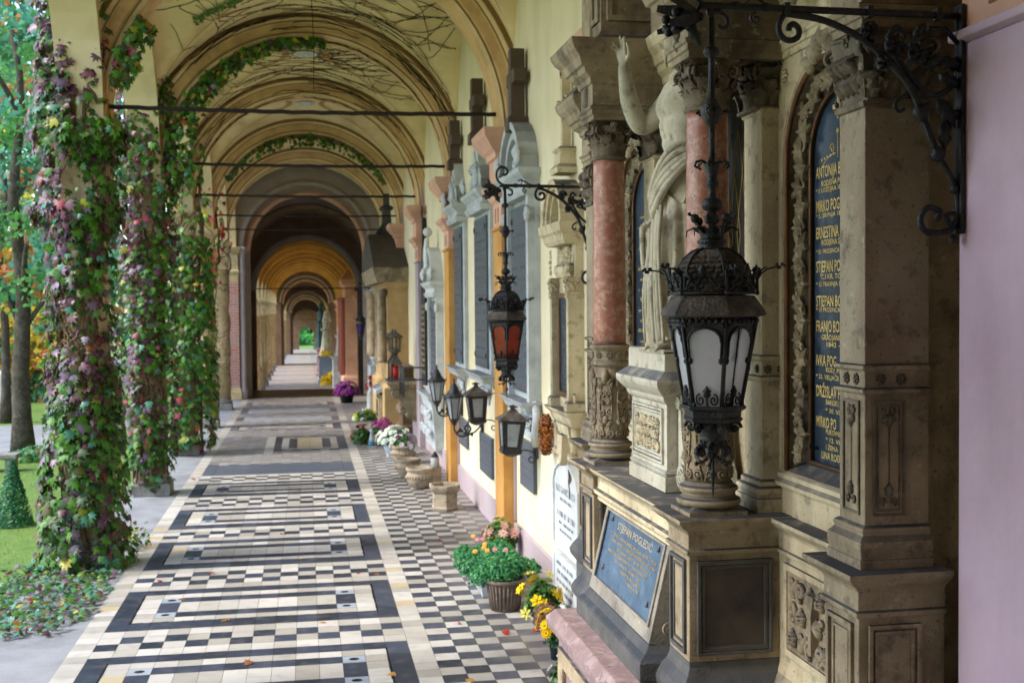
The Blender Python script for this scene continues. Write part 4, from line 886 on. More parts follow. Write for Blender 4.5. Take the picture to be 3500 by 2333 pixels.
# niche behind the statue: pointed dark slab with gilt lines, between the pilasters
m = MB(); c = YC0; P = [(c-.46, 2.2), (c+.46, 2.2), (c+.46, 3.0), (c+.36, 3.35), (c, 3.75), (c-.36, 3.35), (c-.46, 3.0)]; m.prism(P, fX(1.85), -.01, .0); o = m.obj('niche_slab', mat('dark_niche_slab', '#3e3c3a', '#34322f', 5, .45, .1, 50), TOMB)
m = MB(); f = fX(1.85)
for k in range(10):
    for sg in (-1, 1): m.tube([f(c-.42+.09*k, 2.25, .001), f(c-.42+.09*k+sg*.11, 2.7, .001), f(c-.42+.09*k, 3.15, .001)], .0018, 4)
m.obj('gilt_lines', M_GOLD, o)
m = MB(); Q = [(c+(a-c)*1.09, b+(.04 if b > 3.2 else 0)) for a, b in P]; m.frame(Q, P, fX(1.85), -.01, .03); 
for sg in (-1, 1):
    for k in range(6): leafplate(m, (c+sg*(.42-.06*k), 3.2+.085*k), pi/2+sg*-.5, .09, .06, f, .02, .02)
m.obj('niche_frame', M_STONE, TOMB, .004)
m = MB(); m.box(1.82, 1.87, 4.42, 5.68, 1.6, 2.2); m.obj('niche_base', M_STONE, TOMB, .003)
# pedestal of the statue
m = MB(); py0, py1 = 4.77, 5.33; m.stack(1.5, 1.84, py0, py1, [(1.6, 0), (1.665, 0), (1.67, -.008), (1.68, .0), (1.695, -.012), (1.975, -.012), (1.985, .0), (1.995, .006), (2.01, .01), (2.03, .03), (2.05, .045), (2.065, .05), (2.08, .05), (2.095, .03), (2.115, .005), (2.12, 0), (2.2, 0), (2.21, -.006)]); o = m.obj('statue_pedestal', mat('pale_limestone', '#c6c0ae', '#b0a993', 4, .8, .3, 90, stain='#7d7564', sscale=3, samt=.45, streak=True, top='#4a4f56'), TOMB, .003)
m = MB(); f = fX(1.512)
for e, d in ((0, .012), (.016, .008), (.03, .004)): m.frame([(4.82+e, 1.715+e), (5.28-e, 1.715+e), (5.28-e, 1.955-e), (4.82+e, 1.955-e)], [(4.83+e, 1.725+e), (5.27-e, 1.725+e), (5.27-e, 1.945-e), (4.83+e, 1.945-e)], f, -.002, d)
m.obj('panel_frame', MATS['pale_limestone'], o, .002)
m = MB(); scrollwork(m, 4.87, 5.23, 1.76, 1.91, f, .006, .052, .0085, seed=4); scrollwork(m, 4.89, 5.21, 1.78, 1.9, f, .012, .035, .005, seed=9)
m.obj('carved_panel', M_STONE, o)
for sg, yy in ((-1, py0), (1, py1)):     # volute brackets
    m = MB(); prof = []
    for t in range(20): u = t/19; prof.append((yy+sg*(.02+.10*(1-u)**1.5*(1-.2*sin(u*pi))), 1.66+.36*u))
    poly = [(yy, 1.62)]+[(yy+sg*.08, 1.60), (yy+sg*.125, 1.63)]+prof+[(yy, 2.03)]
    m.prism(poly if sg > 0 else poly[::-1], fX(1.56), -.22, 0)
    for cc, rr in (((yy+sg*.062, 1.675), .052), ((yy+sg*.022, 1.985), .026)):
        m.lathe(0, 0, [(.0, 0)], 3) if False else m.prism([(cc[0]+rr*cos(k*pi/10), cc[1]+rr*sin(k*pi/10)) for k in range(20)], fX(1.56), -.22, .012); m.tube(spiral(cc, rr*.85, 1.8, fX(1.56), .012, 0, sg), rr*.13, 6); m.ball(fX(1.56)(cc[0], cc[1], .014), rr*.22, 8)
    m.obj('volute_bracket', MATS['pale_limestone'], o, .003)
# entablature, breaking forward over columns and end pillars
ENT = [(3.325, 0), (3.35, 0), (3.352, .008), (3.375, .008), (3.378, .016), (3.39, .02), (3.395, .004), (3.50, .004), (3.505, .015), (3.53, .02), (3.55, .05), (3.575, .06), (3.58, .075), (3.62, .09), (3.65, .12), (3.68, .135), (3.70, .14)]
m = MB(); m.stack(1.79, 1.9, 3.36, mir(3.36), ENT, fixy=(0, 0)); m.obj('entablature', M_STONE, TOMB, .003)
for sd_ in (-1, 1):
    a, b2 = ys_(4.2, 4.43, sd_); m = MB(); m.stack(1.42, 1.88, a, b2, ENT); o = m.obj('entablature_block', M_STONE2, TOMB, .003)
    m = MB(); yc = (a+b2)/2; 
    for dz_ in (3.41, 3.45): leafplate(m, (yc, dz_), pi/2, .06, .07, fX(1.416), .0, .012); leafplate(m, (yc, dz_), -pi/2, .05, .06, fX(1.416), .0, .012)
    leafplate(m, (yc, 3.56), pi/2, .09, .1, fX(1.37), .0, .02); m.obj('frieze_leaf', M_CAPS, o)
    m = MB(); m.stack(1.46, 1.88, a+.02, b2-.02, [(3.7, .02), (3.73, .02), (3.75, 0), (3.77, -.01), (4.6, -.01), (4.65, .05), (4.7, .05)]); m.frame([(a+.045, 3.82), (b2-.045, 3.82), (b2-.045, 4.5), (a+.045, 4.5)], [(a+.07, 3.85), (b2-.07, 3.85), (b2-.07, 4.47), (a+.07, 4.47)], fX(1.47), -.002, .014); m.frame([(1.5, 3.82), (1.8, 3.82), (1.8, 4.5), (1.5, 4.5)], [(1.53, 3.85), (1.77, 3.85), (1.77, 4.47), (1.53, 4.47)], fY(a+.03), -.002, .014); m.obj('attic_pier', M_STONE2, TOMB, .003)
    E2 = [(z-.10 if z > 3.3 else z, o_) for z, o_ in ENT]; a, b2 = ys_(3.27, 3.47, sd_); m = MB(); m.stack(1.645, 1.88, a, b2, [(z-.1, o_) for z, o_ in ENT]+[(3.75, .0), (5.2, 0)]); m.obj('end_entablature', M_STONE2, TOMB, .003)
# gable ornament over the wings
for sd_ in (-1, 1):
    c = WY if sd_ < 0 else mir(WY); m = MB(); f = fX(1.79)
    for sg in (-1, 1):
        m.tube(spiral((c+sg*.1, 3.62), .07, 1.5, f, .08, -pi/2, sg), .014, 6); m.tube([f(c+sg*(.05+.04*k), 3.5+.03*k, .08) for k in range(6)], .016, 6)
        for k in range(5): leafplate(m, (c+sg*(.04+.05*k), 3.45+.035*k), pi/2-sg*.4, .1, .07, f, .08, .02)
    m.ball(f(c, 3.6, .08), .04, 8); m.obj('gable_scrolls', M_CAPS, TOMB)
    m = MB(); a, b2 = ys_(3.47, 4.2, sd_); m.box(1.8, 1.88, a, b2, 3.7, 5.2); m.obj('attic_wall', M_STONE, TOMB)
m = MB(); m.box(1.72, 1.88, 4.43, 5.67, 3.7, 5.2); m.obj('attic_centre', M_STONE2, TOMB)
# ================================================================ hanging lamps on wall brackets
M_FROST = mat('frosted_glass', '#f4f5f8', '#e6e9f0', 8, .4, .05, 60, stain='#d898a6', sscale=7, samt=.25, spec=.5)
M_RED = mat('red_glass', '#8a4030', '#b8623c', 6, .3, .1, 40, stain='#2a0d0a', sscale=9, samt=.8, spec=.6)
def cr(P, k=5):
    P = [Vector(p) for p in P]; o = []
    for i in range(len(P)-1):
        a, b, c, d = P[max(i-1, 0)], P[i], P[i+1], P[min(i+2, len(P)-1)]
        for q in range(k): t = q/k; o.append(.5*((2*b)+(c-a)*t+(2*a-5*b+4*c-d)*t*t+(3*b-a-3*c+d)*t**3))
    return o+[P[-1]]
def glassy(m, c, t=.5):
    N = m.node_tree.nodes; L = m.node_tree.links; out = N['Material Output']; b = N['Principled BSDF']
    tr = N.new('ShaderNodeBsdfTranslucent'); tr.inputs[0].default_value = lin(c); ms = N.new('ShaderNodeMixShader'); ms.inputs[0].default_value = t
    L.new(b.outputs[0], ms.inputs[1]); L.new(tr.outputs[0], ms.inputs[2]); L.new(ms.outputs[0], out.inputs[0])
glassy(M_FROST, '#fbfcff', .5); glassy(M_RED, '#e07a4a', .5)
def hexpts(r, z, ph=0): return [(r*cos(ph+k*pi/3), r*sin(ph+k*pi/3), z) for k in range(6)]
def hexring(mb, prof, ph=0):
    rows = [hexpts(r, z, ph) for r, z in prof]; mb.grid(rows, False, wrap=True)
def hanging_lamp(X, Y, xw, glass, label, zl=0, dusty=True, ph=radians(28)):
    """hexagonal lamp hung from a wrought bracket; local origin at the wall plate"""
    L = thing('hanging_lamp', label, 'lamp', (0, 0, 0), 'wrought iron hanging lamps on brackets')
    T = Matrix.Translation((X, Y, zl))
    def put(m): m.v = [tuple(T @ Vector(v)) for v in m.v]; return m
    P = (M_IRON, M_IRON2)
    # crown, roof rim, glazed body
    m = MB(); hexring(m, [(.118, 2.425), (.146, 2.385), (.15, 2.378), (.15, 2.370), (.13, 2.366), (.118, 2.366)], ph); hexring(m, [(.118, 2.425), (.05, 2.43)], ph); put(m).obj('roof_rim', M_IRON2, L, .0015)
    m = MB(); a = []
    for k in range(6):      # toothed valance under the rim
        p0 = Vector(hexpts(.127, 2.36, ph)[k]); p1 = Vector(hexpts(.127, 2.36, ph)[(k+1) % 6])
        for q in range(7): m.ball(p0.lerp(p1, (q+.5)/7)+Vector((0, 0, -.004)), .0085, 6)
        m.tube([p0+Vector((0, 0, .01)), p1+Vector((0, 0, .01))], .007, 6)
    put(m).obj('valance', M_IRON, L)
    # dome with scales
    m = MB(); dp = [(.110, 2.43), (.108, 2.458), (.103, 2.483), (.094, 2.508), (.078, 2.532), (.055, 2.55), (.034, 2.557)]
    def domer(z):
        for (r1, z1), (r2, z2) in zip(dp, dp[1:]):
            if z <= z2: return r1+(r2-r1)*(z-z1)/(z2-z1)
        return dp[-1][0]
    rows = [[(r*cos(ph+k*pi/3), r*sin(ph+k*pi/3), z) for k in range(6)] for r, z in dp]; m.grid(rows, False, wrap=True)
    for k in range(6):
        a0 = ph+k*pi/3; a1 = a0+pi/3
        for j in range(8):
            z = 2.445+.0135*j; r = domer(z); p0 = Vector((r*cos(a0), r*sin(a0), z)); p1 = Vector((r*cos(a1), r*sin(a1), z)); nsc = max(1, int((p1-p0).length/.02)); out = Vector((cos(a0+pi/6), sin(a0+pi/6), .35))
            for q in range(nsc+(j % 2)):
                t = (q+.5)/(nsc+(j % 2)); c = p0.lerp(p1, t)+out*.002; s = (p1-p0).normalized(); w_ = .0085
                dn = Vector((0, 0, -1))+out*.3
                m.add([c-s*w_, c+s*w_, c+s*w_+dn*.009+out*.003, c+dn*.014+out*.004, c-s*w_+dn*.009+out*.003], [(0, 1, 2, 3, 4)], False)
                m.tube([c-s*w_+dn*.009+out*.003, c+dn*.014+out*.005, c+s*w_+dn*.009+out*.003], .0016, 4)
    put(m).obj('dome', M_IRON2 if dusty else M_IRON, L)
    m = MB()
    for k in range(6): m.tube([(r*1.03*cos(ph+k*pi/3), r*1.03*sin(ph+k*pi/3), z) for r, z in dp], .0042, 6)
    m.lathe(0, 0, [(.036, 2.553), (.04, 2.558), (.036, 2.563), (.034, 2.568), (.042, 2.573), (.042, 2.58), (.03, 2.585)], 20)
    put(m).obj('dome_rib', M_IRON, L)
    # crown of scrolls round the dome
    m = MB(); hexc = hexpts(.125, 2.432, ph)
    m.tube([Vector(p) for p in hexc], .0045, 6, closed=True)
    for k in range(6):
        p0 = Vector(hexc[k]); p1 = Vector(hexc[(k+1) % 6]); s = (p1-p0).normalized(); c = (p0+p1)/2; o_ = Vector((c.x, c.y, 0)).normalized()
        fn = lambda a, b, d, c=c, s=s, o_=o_: c+s*a+Vector((0, 0, b))+o_*(d+b*.25)
        for sg in (-1, 1):
            m.tube([fn(sg*(.058-.05*sin(t*pi/16)), .008+.034*(t/8)-.002*t*0, 0) for t in range(9)], .003, 5)
            m.tube(spiral((sg*.03, .02), .017, 1.4, fn, 0, pi/2, -sg), .003, 5); m.tube(spiral((sg*.013, .047), .01, 1.2, fn, 0, -pi/2, sg), .0024, 5)
            leafplate(m, (sg*.03, .034), pi/2-sg*.5, .03, .02, fn, .002, .004)
        leafplate(m, (0, .04), pi/2, .04, .028, fn, .002, .005); m.ball(fn(0, .02, .004), .005, 6)
        m.tube([p0, p0+Vector((0, 0, .055))], .0045, 6); m.ball(p0+Vector((0, 0, .057)), .007, 6); m.ball(p0+Vector((0, 0, .0)), .0075, 6)
        d = Vector((p0.x, p0.y, 0)).normalized()      # leaf spray and long stalk at each corner
        for q in range(3):
            dd = (d+s*(q-1)*.45).normalized(); B = p0+Vector((0, 0, .05))
            m.tube([B, B+dd*.012+Vector((0, 0, .014)), B+dd*.028+Vector((0, 0, .022))], .0035, 4, taper=.3)
        B = p0+Vector((0, 0, .045)); e = B+d*.062+Vector((0, 0, .022+.006*(k % 2)))
        m.tube([B, B+d*.028+Vector((0, 0, .02)), e], .0026, 5); [m.ball(e+Vector((.008*cos(q*1.26), .008*sin(q*1.26), .004*(-1)**q)), .0055, 6) for q in range(5)]; m.ball(e+d*.014, .005, 6)
    put(m).obj('crown', M_IRON, L)
    # glazed body
    zt, zb, rtp, rbt = 2.355, 2.118, .122, .079
    m = MB()
    for k in range(6):
        a = ph+k*pi/3; m.tube([(rtp*cos(a), rtp*sin(a), zt), (rbt*cos(a), rbt*sin(a), zb)], .0062, 6)
    hexring(m, [(rtp-.004, zt-.0), (rtp+.004, zt-.0), (rtp+.003, zt-.014), (rtp-.006, zt-.014)], ph)
    hexring(m, [(rbt+.012, zb+.002), (rbt+.016, zb-.004), (rbt+.012, zb-.009), (rbt+.002, zb-.014), (rbt+.0, zb-.03), (rbt+.006, zb-.036), (rbt-.0, zb-.045), (.03, zb-.05)], ph)
    for k in range(6):
        a0 = ph+k*pi/3; a1 = a0+pi/3; T0 = Vector((rtp*cos(a0), rtp*sin(a0), zt)); T1 = Vector((rtp*cos(a1), rtp*sin(a1), zt)); B0 = Vector((rbt*cos(a0), rbt*sin(a0), zb)); B1 = Vector((rbt*cos(a1), rbt*sin(a1), zb))
        N_ = (T1-T0).cross(B0-T0).normalized(); 
        if N_.dot(Vector((cos(a0+pi/6), sin(a0+pi/6), 0))) < 0: N_ = -N_
        def fp(u, v, d, T0=T0, T1=T1, B0=B0, B1=B1, N_=N_): l = B0.lerp(T0, v); r = B1.lerp(T1, v); return l.lerp(r, u)+N_*d
        # spandrel sheet above a round arch, with roped moulding
        n = 14; arc = [(.5+.41*cos(pi*q/n), .76+.17*sin(pi*q/n)) for q in range(n+1)]
        for q in range(n):
            (u0_, v0_), (u1_, v1_) = arc[q], arc[q+1]; m.add([fp(u0_, v0_, .001), fp(u1_, v1_, .001), fp(u1_, 1, .001), fp(u0_, 1, .001)], [(0, 1, 2, 3)])
        for uu in (0, 1):
            e = .09 if uu == 0 else .91; m.add([fp(uu, .6, .001), fp(e, .6, .001), fp(e, 1, .001), fp(uu, 1, .001)], [(0, 1, 2, 3)])
        m.tube([fp(u_, v_, .004+.0014*sin(i*2.6)) for i, (u_, v_) in enumerate(arc)], .0042, 5)
        for uu, sg in ((.91, 1), (.09, -1)):
            m.tube([fp(uu, .76, .004), fp(uu, .58, .004)], .0034, 5); leafplate(m, (0, 0), -pi/2, .02, .02, lambda a, b, d, uu=uu: fp(uu+a*8, .58+b*4.2, d), .003, .003)
            m.ball(fp(uu+sg*.02, .95, .004), .0062, 6)
        for sg in (-1, 1): m.tube(spiral((sg*.14, .07), .1, 1.4, lambda a, b, d: fp(.5+a*1.6, .0+b*.75+.03, d), .003, pi/2, -sg), .0026, 5)
        leafplate(m, (.0, .0), pi/2, .1, .09, lambda a, b, d: fp(.5+a*3.4, .10+b*1.5, d), .003, .005); m.tube([fp(.5, 0, .003), fp(.5, .12, .003)], .003, 5)
        leafplate(m, (.0, .0), 0, .03, .05, lambda a, b, d: fp(.5+a*3.4, .14+b*1.5, d), .003, .004); leafplate(m, (.0, .0), pi, .03, .05, lambda a, b, d: fp(.5+a*3.4, .14+b*1.5, d), .003, .004)
        m.ball(fp(.06, .03, .004), .007, 6)
    put(m).obj('lamp_body', M_IRON, L, fixn=False)
    for k in range(6):
        a0 = ph+k*pi/3; a1 = a0+pi/3; g = MB(); g.add([(.97*rtp*cos(a0), .97*rtp*sin(a0), zt-.005), (.97*rtp*cos(a1), .97*rtp*sin(a1), zt-.005), (.97*rbt*cos(a1), .97*rbt*sin(a1), zb+.002), (.97*rbt*cos(a0), .97*rbt*sin(a0), zb+.002)], [(0, 1, 2, 3)])
        if not (glass is M_FROST and k == 4): put(g).obj('glass_pane', glass, L)
        else:
            g = MB(); q0 = Vector((.97*rtp*cos(a0+.5), .97*rtp*sin(a0+.5), zt)); g.add([(.97*(rtp*.4*cos(a0)+rtp*.6*cos(a1)), .97*(rtp*.4*sin(a0)+rtp*.6*sin(a1)), zt-.005), (.97*rtp*cos(a1), .97*rtp*sin(a1), zt-.005), (.97*rbt*cos(a1), .97*rbt*sin(a1), zb+.002), (.97*(rbt*.4*cos(a0)+rbt*.6*cos(a1)), .97*(rbt*.4*sin(a0)+rbt*.6*sin(a1)), zb+.002)], [(0, 1, 2, 3)]); put(g).obj('glass_pane', glass, L)
    g = MB(); g.lathe(0, .0, [(.022, zb+.0), (.024, zb+.02), (.024, zb+.10), (.018, zb+.11), (.02, zb+.115)], 14); put(g).obj('grave_candle', mat('candle_red', '#a01818', '#7c0f10', 10, .3), L)
    # lower finial: scroll feet, acanthus bowl, drop
    m = MB(); z0_ = zb-.045
    for k in range(6):
        a = ph+k*pi/3; d = Vector((cos(a), sin(a), 0)); c = d*.062+Vector((0, 0, z0_-.016)); m.tube([c+d*(.018*cos(t*.55)*(1-t*.05))+Vector((0, 0, .018*sin(t*.55)*(1-t*.05))) for t in range(13)], .005, 6); m.ball(c, .009, 6)
        leafstrip(m, (.02*cos(a), .02*sin(a), z0_-.055), d, .055, .03, .5)
    m.lathe(0, 0, [(.055, z0_), (.04, z0_-.03), (.032, z0_-.05), (.036, z0_-.058), (.028, z0_-.066), (.01, z0_-.08)], 18)
    for k in range(12): a = k*pi/6; m.ball((.035*cos(a), .035*sin(a), z0_-.057), .005, 6)
    for k in range(6):
        a = ph+k*pi/3+pi/6; d = Vector((cos(a), sin(a), 0)); P_ = [Vector((0, 0, z0_-.066))+d*.01, Vector((0, 0, z0_-.066))+d*.036, Vector((0, 0, z0_-.085))+d*.044, Vector((0, 0, z0_-.10))+d*.03]
        for i_ in range(3): m.tube([P_[i_], P_[i_+1]], .011-.003*i_, 6)
        m.ball(P_[2], .013, 6, sc=(1, 1, 1.3))
        m.tube([(0, 0, z0_-.09), d*.03+Vector((0, 0, z0_-.115)), d*.046+Vector((0, 0, z0_-.118))], .003, 5); m.ball(d*.048+Vector((0, 0, z0_-.119)), .007, 6)
    m.lathe(0, 0, [(.004, z0_-.08), (.004, z0_-.14), (.012, z0_-.15), (.004, z0_-.165), (.003, z0_-.2), (.0005, z0_-.215)], 10)
    put(m).obj('lower_finial', M_IRON, L)
    # stem with knobs
    m = MB(); m.lathe(0, 0, [(.01, 2.575), (.011, 2.64), (.012, 2.66), (.024, 2.665), (.03, 2.675), (.03, 2.685), (.022, 2.695), (.012, 2.70), (.011, 2.72), (.018, 2.735), (.018, 2.74), (.013, 2.75), (.022, 2.79), (.022, 2.795), (.009, 2.80), (.0085, 2.88), (.01, 2.90), (.018, 2.903), (.022, 2.915), (.031, 2.93), (.031, 2.945), (.022, 2.96), (.018, 2.972), (.01, 2.975), (.0085, 3.08), (.01, 3.09), (.02, 3.094), (.024, 3.105), (.02, 3.115), (.01, 3.12), (.009, 3.2)], 14)
    for k in range(6):
        a = k*pi/3; d = Vector((cos(a), sin(a), 0))
        if k % 2 == 0: m.tube([(0, 0, 2.94), d*.045+Vector((0, 0, 2.94))], .004, 5); [m.ball(d*(.046)+Vector((.006*cos(q*1.57), .006*sin(q*1.57), 2.94+.006*sin(q*1.57))), .005, 6) for q in range(4)]
        m.tube([d*.012+Vector((0, 0, 2.79)), d*.03+Vector((0, 0, 2.803)), d*.046+Vector((0, 0, 2.798)), d*.05+Vector((0, 0, 2.787)), d*.042+Vector((0, 0, 2.782))], .0042, 5)
        # buds and leaves over the dome
        B = Vector((0, 0, 2.585)); e = d*.05+Vector((0, 0, 2.635+.006*(k % 2))); m.tube([B+d*.012, B+d*.03+Vector((0, 0, .02)), e], .0035, 5); m.ball(e, .014, 8); m.ball(e+d*.017+Vector((0, 0, .012)), .006, 6); m.tube([e, e+d*.017+Vector((0, 0, .012))], .003, 4)
        d2 = Vector((cos(a+.5), sin(a+.5), 0)); leafstrip(m, d2*.028+Vector((0, 0, 2.578)), d2, .045, .03, 1.0)
        m.tube([d2*.03+Vector((0, 0, 2.6)), d2*.055+Vector((0, 0, 2.615)), d2*.072+Vector((0, 0, 2.608)), d2*.074+Vector((0, 0, 2.59))], .0045, 5, taper=.3)
    m.lathe(0, 0, [(.03, 2.58), (.03, 2.6), (.016, 2.61)], 12)
    put(m).obj('stem', M_IRON, L)
    # bracket: main bar, strut, wall plate, scrolls, leaves
    m = MB(); D = xw-X; f = lambda a, b, d=0: Vector((a, d, b)); mt = m.tube; m.tube = lambda P_, r_, n_=6, **kw: mt(cr(P_) if 4 <= len(P_) < 14 else P_, r_, n_, **kw)
    m.tube([f(-.0, 3.2), f(-.006, 3.215), f(.0, 3.228), f(.02, 3.232), f(D-.01, 3.228)], .0105, 8)
    m.tube([f(0, 3.2), f(-.004, 3.222), f(-.03, 3.24), f(-.05, 3.27), f(-.052, 3.31), f(-.035, 3.335), f(-.012, 3.33), f(-.005, 3.31), f(-.018, 3.298)] if dusty else [f(.02, 3.23), f(-.02, 3.24), f(-.05, 3.27), f(-.055, 3.315), f(-.03, 3.35), f(.005, 3.345), f(.018, 3.318), f(.0, 3.30), f(-.014, 3.31)], .0075, 7)
    m.tube([f(-.0, 3.20), f(.0, 3.212), f(.02, 3.215), f(.045, 3.2), f(.045, 3.178), f(.03, 3.17), f(.02, 3.18)], .0065, 7)
    for x_ in (.07, .16): m.ball(f(x_, 3.232), .016, 8, sc=(1.3, 1, 1)); 
    for x_ in (.055, .085, .145, .175): m.ball(f(x_, 3.232), .0125, 8, sc=(.5, 1, 1))
    for x_ in (.22, D*.62, D*.9): m.box(x_-.008, x_+.008, -.013, .013, 3.214, 3.246)
    for q in range(5): m.tube([f(.17, 3.235), f(.15-.012*q, 3.25+.006*q), f(.13-.012*q, 3.262)], .003, 4)
    m.tube([f(.10, 3.235), f(.115, 3.262), f(.108, 3.28)], .0035, 5, taper=.3); m.tube(spiral((.13, 3.20), .018, 1.2, lambda a, b, d: Vector((a, 0, b)), 0, pi/2, 1), .004, 5)
    m.tube([(p.x, 0, p.z) for p in [f(.24, 3.222), f(.215, 3.214), f(.2, 3.19), f(.2, 3.165), f(.215, 3.147), f(.238, 3.143), f(.256, 3.155), f(.258, 3.175), f(.245, 3.188), f(.23, 3.183), f(.228, 3.17)]], .009, 7)
    m.tube([f(.22, 3.218), f(D*.45, 3.20), f(D*.62, 3.14), f(D*.78, 3.03), f(D*.86, 2.9), f(D*.905, 2.82)], .0105, 8)
    m.tube([f(D*.9, 2.83), f(D*.97, 2.74), f(D*.985, 2.66), f(D*.95, 2.61), f(D*.86, 2.605), f(D*.83, 2.64), f(D*.86, 2.675), f(D*.91, 2.665), f(D*.90, 2.64)], .0095, 7)
    m.ball(f(D*.83, 2.95), .023, 10); m.ball(f(D*.9, 2.83), .024, 10); m.ball(f(D*.97, 2.73), .016, 8)
    m.tube([f(D*.78, 3.0), f(D*.74, 2.985), f(D*.725, 2.965), f(D*.745, 2.95), f(D*.765, 2.96)], .006, 6)
    m.tube([f(D-.008, 3.25), f(D-.008, 2.60)], .0085, 6); m.box(D-.012, D-.001, -.02, .02, 2.60, 3.26)
    m.tube([f(D-.01, 3.15), f(D*.93, 3.19), f(D*.86, 3.19)], .008, 6)
    m.tube([f(D-.012, 3.04), f(D*.9, 3.0), f(D*.83, 3.02), f(D*.76, 3.08), f(D*.72, 3.12), f(D*.70, 3.16), f(D*.73, 3.19), f(D*.77, 3.17)], .0085, 7)
    for cx_, cz_, r_, s_ in ((D*.62, 3.175, .028, 1), (D*.72, 3.14, .03, -1), (D*.68, 3.085, .024, 1), (D*.82, 3.12, .035, -1)):
        m.tube(spiral((cx_, cz_), r_, 1.6, lambda a, b, d: Vector((a, 0, b)), 0, 0, s_), .0065, 6)
        for q in range(5): a = q*1.26; leafplate(m, (cx_, cz_), a, r_*1.2, r_*.8, lambda p, b, d: Vector((p, -d, b)), .008, .008)
    for (px, pz), an, l in (((D*.9, 3.1), -.2, .09), ((D*.84, 3.08), .4, .08), ((D*.9, 3.06), -.5, .08), ((D*.9, 2.99), -1.0, .1), ((D*.93, 2.93), -1.6, .09), ((D*.86, 2.98), -2.0, .07), ((D*.8, 3.16), .9, .06), ((D*.92, 2.96), -.4, .07)):
        leafplate(m, (px, pz), an, l, l*.55, lambda p, b, d: Vector((p, -d, b)), .004, .01)
    m.tube([f(D*.99, 2.66), f(D*.94, 2.655), f(D*.95, 2.63), f(D*.99, 2.615)], .008, 6); m.ball(f(D*.965, 2.585), .014, 8)
    m.tube = mt
    # flower at the free end
    c = f(-.075, 3.20); m.tube([f(0, 3.222), f(-.03, 3.226), f(-.05, 3.212)], .005, 6)
    for q in range(6): a = q*pi/3; d = Vector((-.4, sin(a), cos(a))).normalized(); m.grid([[c+d*t*.021*u_+Vector((.05-.022*t, 0, 0))+Vector((0, cos(a), -sin(a)))*s2*.019*(1-abs(t-2)*.25) for s2 in (-1, 0, 1)] for t, u_ in ((0, 1), (1, 1.2), (2, 1.1), (3, .9), (4, .85))], True)
    for q in range(9): m.ball(c+Vector((-.02-.014*(q % 3), .028*cos(q*2.4), .03*sin(q*2.4)-.015)), .014, 8)
    leafplate(m, (-.07, 3.19), -1.1, .08, .04, lambda p, b, d: Vector((p, -d, b)), .004, .01); leafplate(m, (-.1, 3.235), 1.9, .05, .03, lambda p, b, d: Vector((p, -d, b)), .004, .01)
    put(m).obj('wall_bracket', M_IRON, L, fixn=False)
    return L
hanging_lamp(1.125, 3.13, 1.885, M_FROST, 'big black iron lantern with frosted white panes hanging in the foreground before the tomb')
hanging_lamp(1.275, 7.43, 1.885, M_RED, 'smaller looking black iron lantern with orange red panes hanging before the wall tablets', zl=-.055, dusty=False, ph=radians(22))
lamp_far = hanging_lamp(1.30, 28.3, 1.885, mat('violet_glass', '#3c1d66', '#241040', 5, .2), 'far black hanging lantern with violet glass near the dark pavilion', zl=-.35, dusty=False)
# ================================================================ statue of the blessing figure, on the tomb's pedestal
def hand(mb, w, palmdir, updir, side, curls, s=1.0, mi=0):
    """palm + five separate fingers; w wrist, updir along the fingers, side towards the thumb"""
    w = Vector(w); u = Vector(updir).normalized(); n = Vector(palmdir).normalized(); t = Vector(side).normalized()
    mb.grid([[w+u*h*s+(t*cos(a)*wd+n*sin(a)*dp)*s for a in [2*pi*k/10 for k in range(10)]] for h, wd, dp in ((-.01, .020, .016), (.012, .025, .014), (.04, .032, .013), (.062, .031, .011), (.068, .022, .007), (.07, .002, .002))], True, wrap=True, mi=mi)
    L = (.055, .062, .058, .046)
    for k in range(4):
        b = w+(u*(.062-.004*(k == 3))+t*(.023-.0155*k))*s; c = curls[k]; P = [b]; d = u.copy()+t*(.10-.07*k); d.normalize()
        for q, f in enumerate((.46, .32, .22)):
            ang = c*(.9 if q else .6); d = (d*cos(ang)+n*sin(ang)).normalized(); P.append(P[-1]+d*L[k]*f*s)
        mb.tube(P, .0078*s, 8, mi, taper=.75); mb.ball(P[-1], .0064*s, 8, mi); [mb.ball(p, .0079*s, 8, mi) for p in P[1:3]]
    b = w+(u*.018+t*.026)*s; P = [b, b+(t*.022+u*.018+n*.008)*s, b+(t*.030+u*.044+n*.016)*s, b+(t*.028+u*.062+n*.022)*s]
    mb.tube(P, .0095*s, 8, mi, taper=.7); mb.ball(P[-1], .0066*s, 8, mi)
def skin_body(name, joints, edges, mats, parent, sub=2, root=0):
    me = bpy.data.meshes.new(name); me.from_pydata([j[0] for j in joints], edges, []); o = bpy.data.objects.new(name, me); scene.collection.objects.link(o)
    sk_ = o.modifiers.new('skin', 'SKIN'); sk_.use_smooth_shade = True
    for v, j in zip(me.skin_vertices[0].data, joints): v.radius = j[1] if isinstance(j[1], tuple) else (j[1], j[1])
    me.skin_vertices[0].data[root].use_root = True
    ss = o.modifiers.new('sub', 'SUBSURF'); ss.levels = sub; ss.render_levels = sub
    dg = bpy.context.evaluated_depsgraph_get(); dg.update(); m2 = bpy.data.meshes.new_from_object(o.evaluated_get(dg)); bpy.data.objects.remove(o)
    m2.name = name; m2.materials.append(mats); o = bpy.data.objects.new(name, m2); scene.collection.objects.link(o); par(o, parent)
    for p in m2.polygons: p.use_smooth = True
    return o
ST = thing('statue', 'white marble statue of a bare chested robed man raising one hand on the tomb pedestal', 'statue', (1.63, 5.05, 2.19))
sx, sy0 = 1.66, 4.96
def bodygrid(rows, n=40, mi=0):
    return rows
tor = MB()
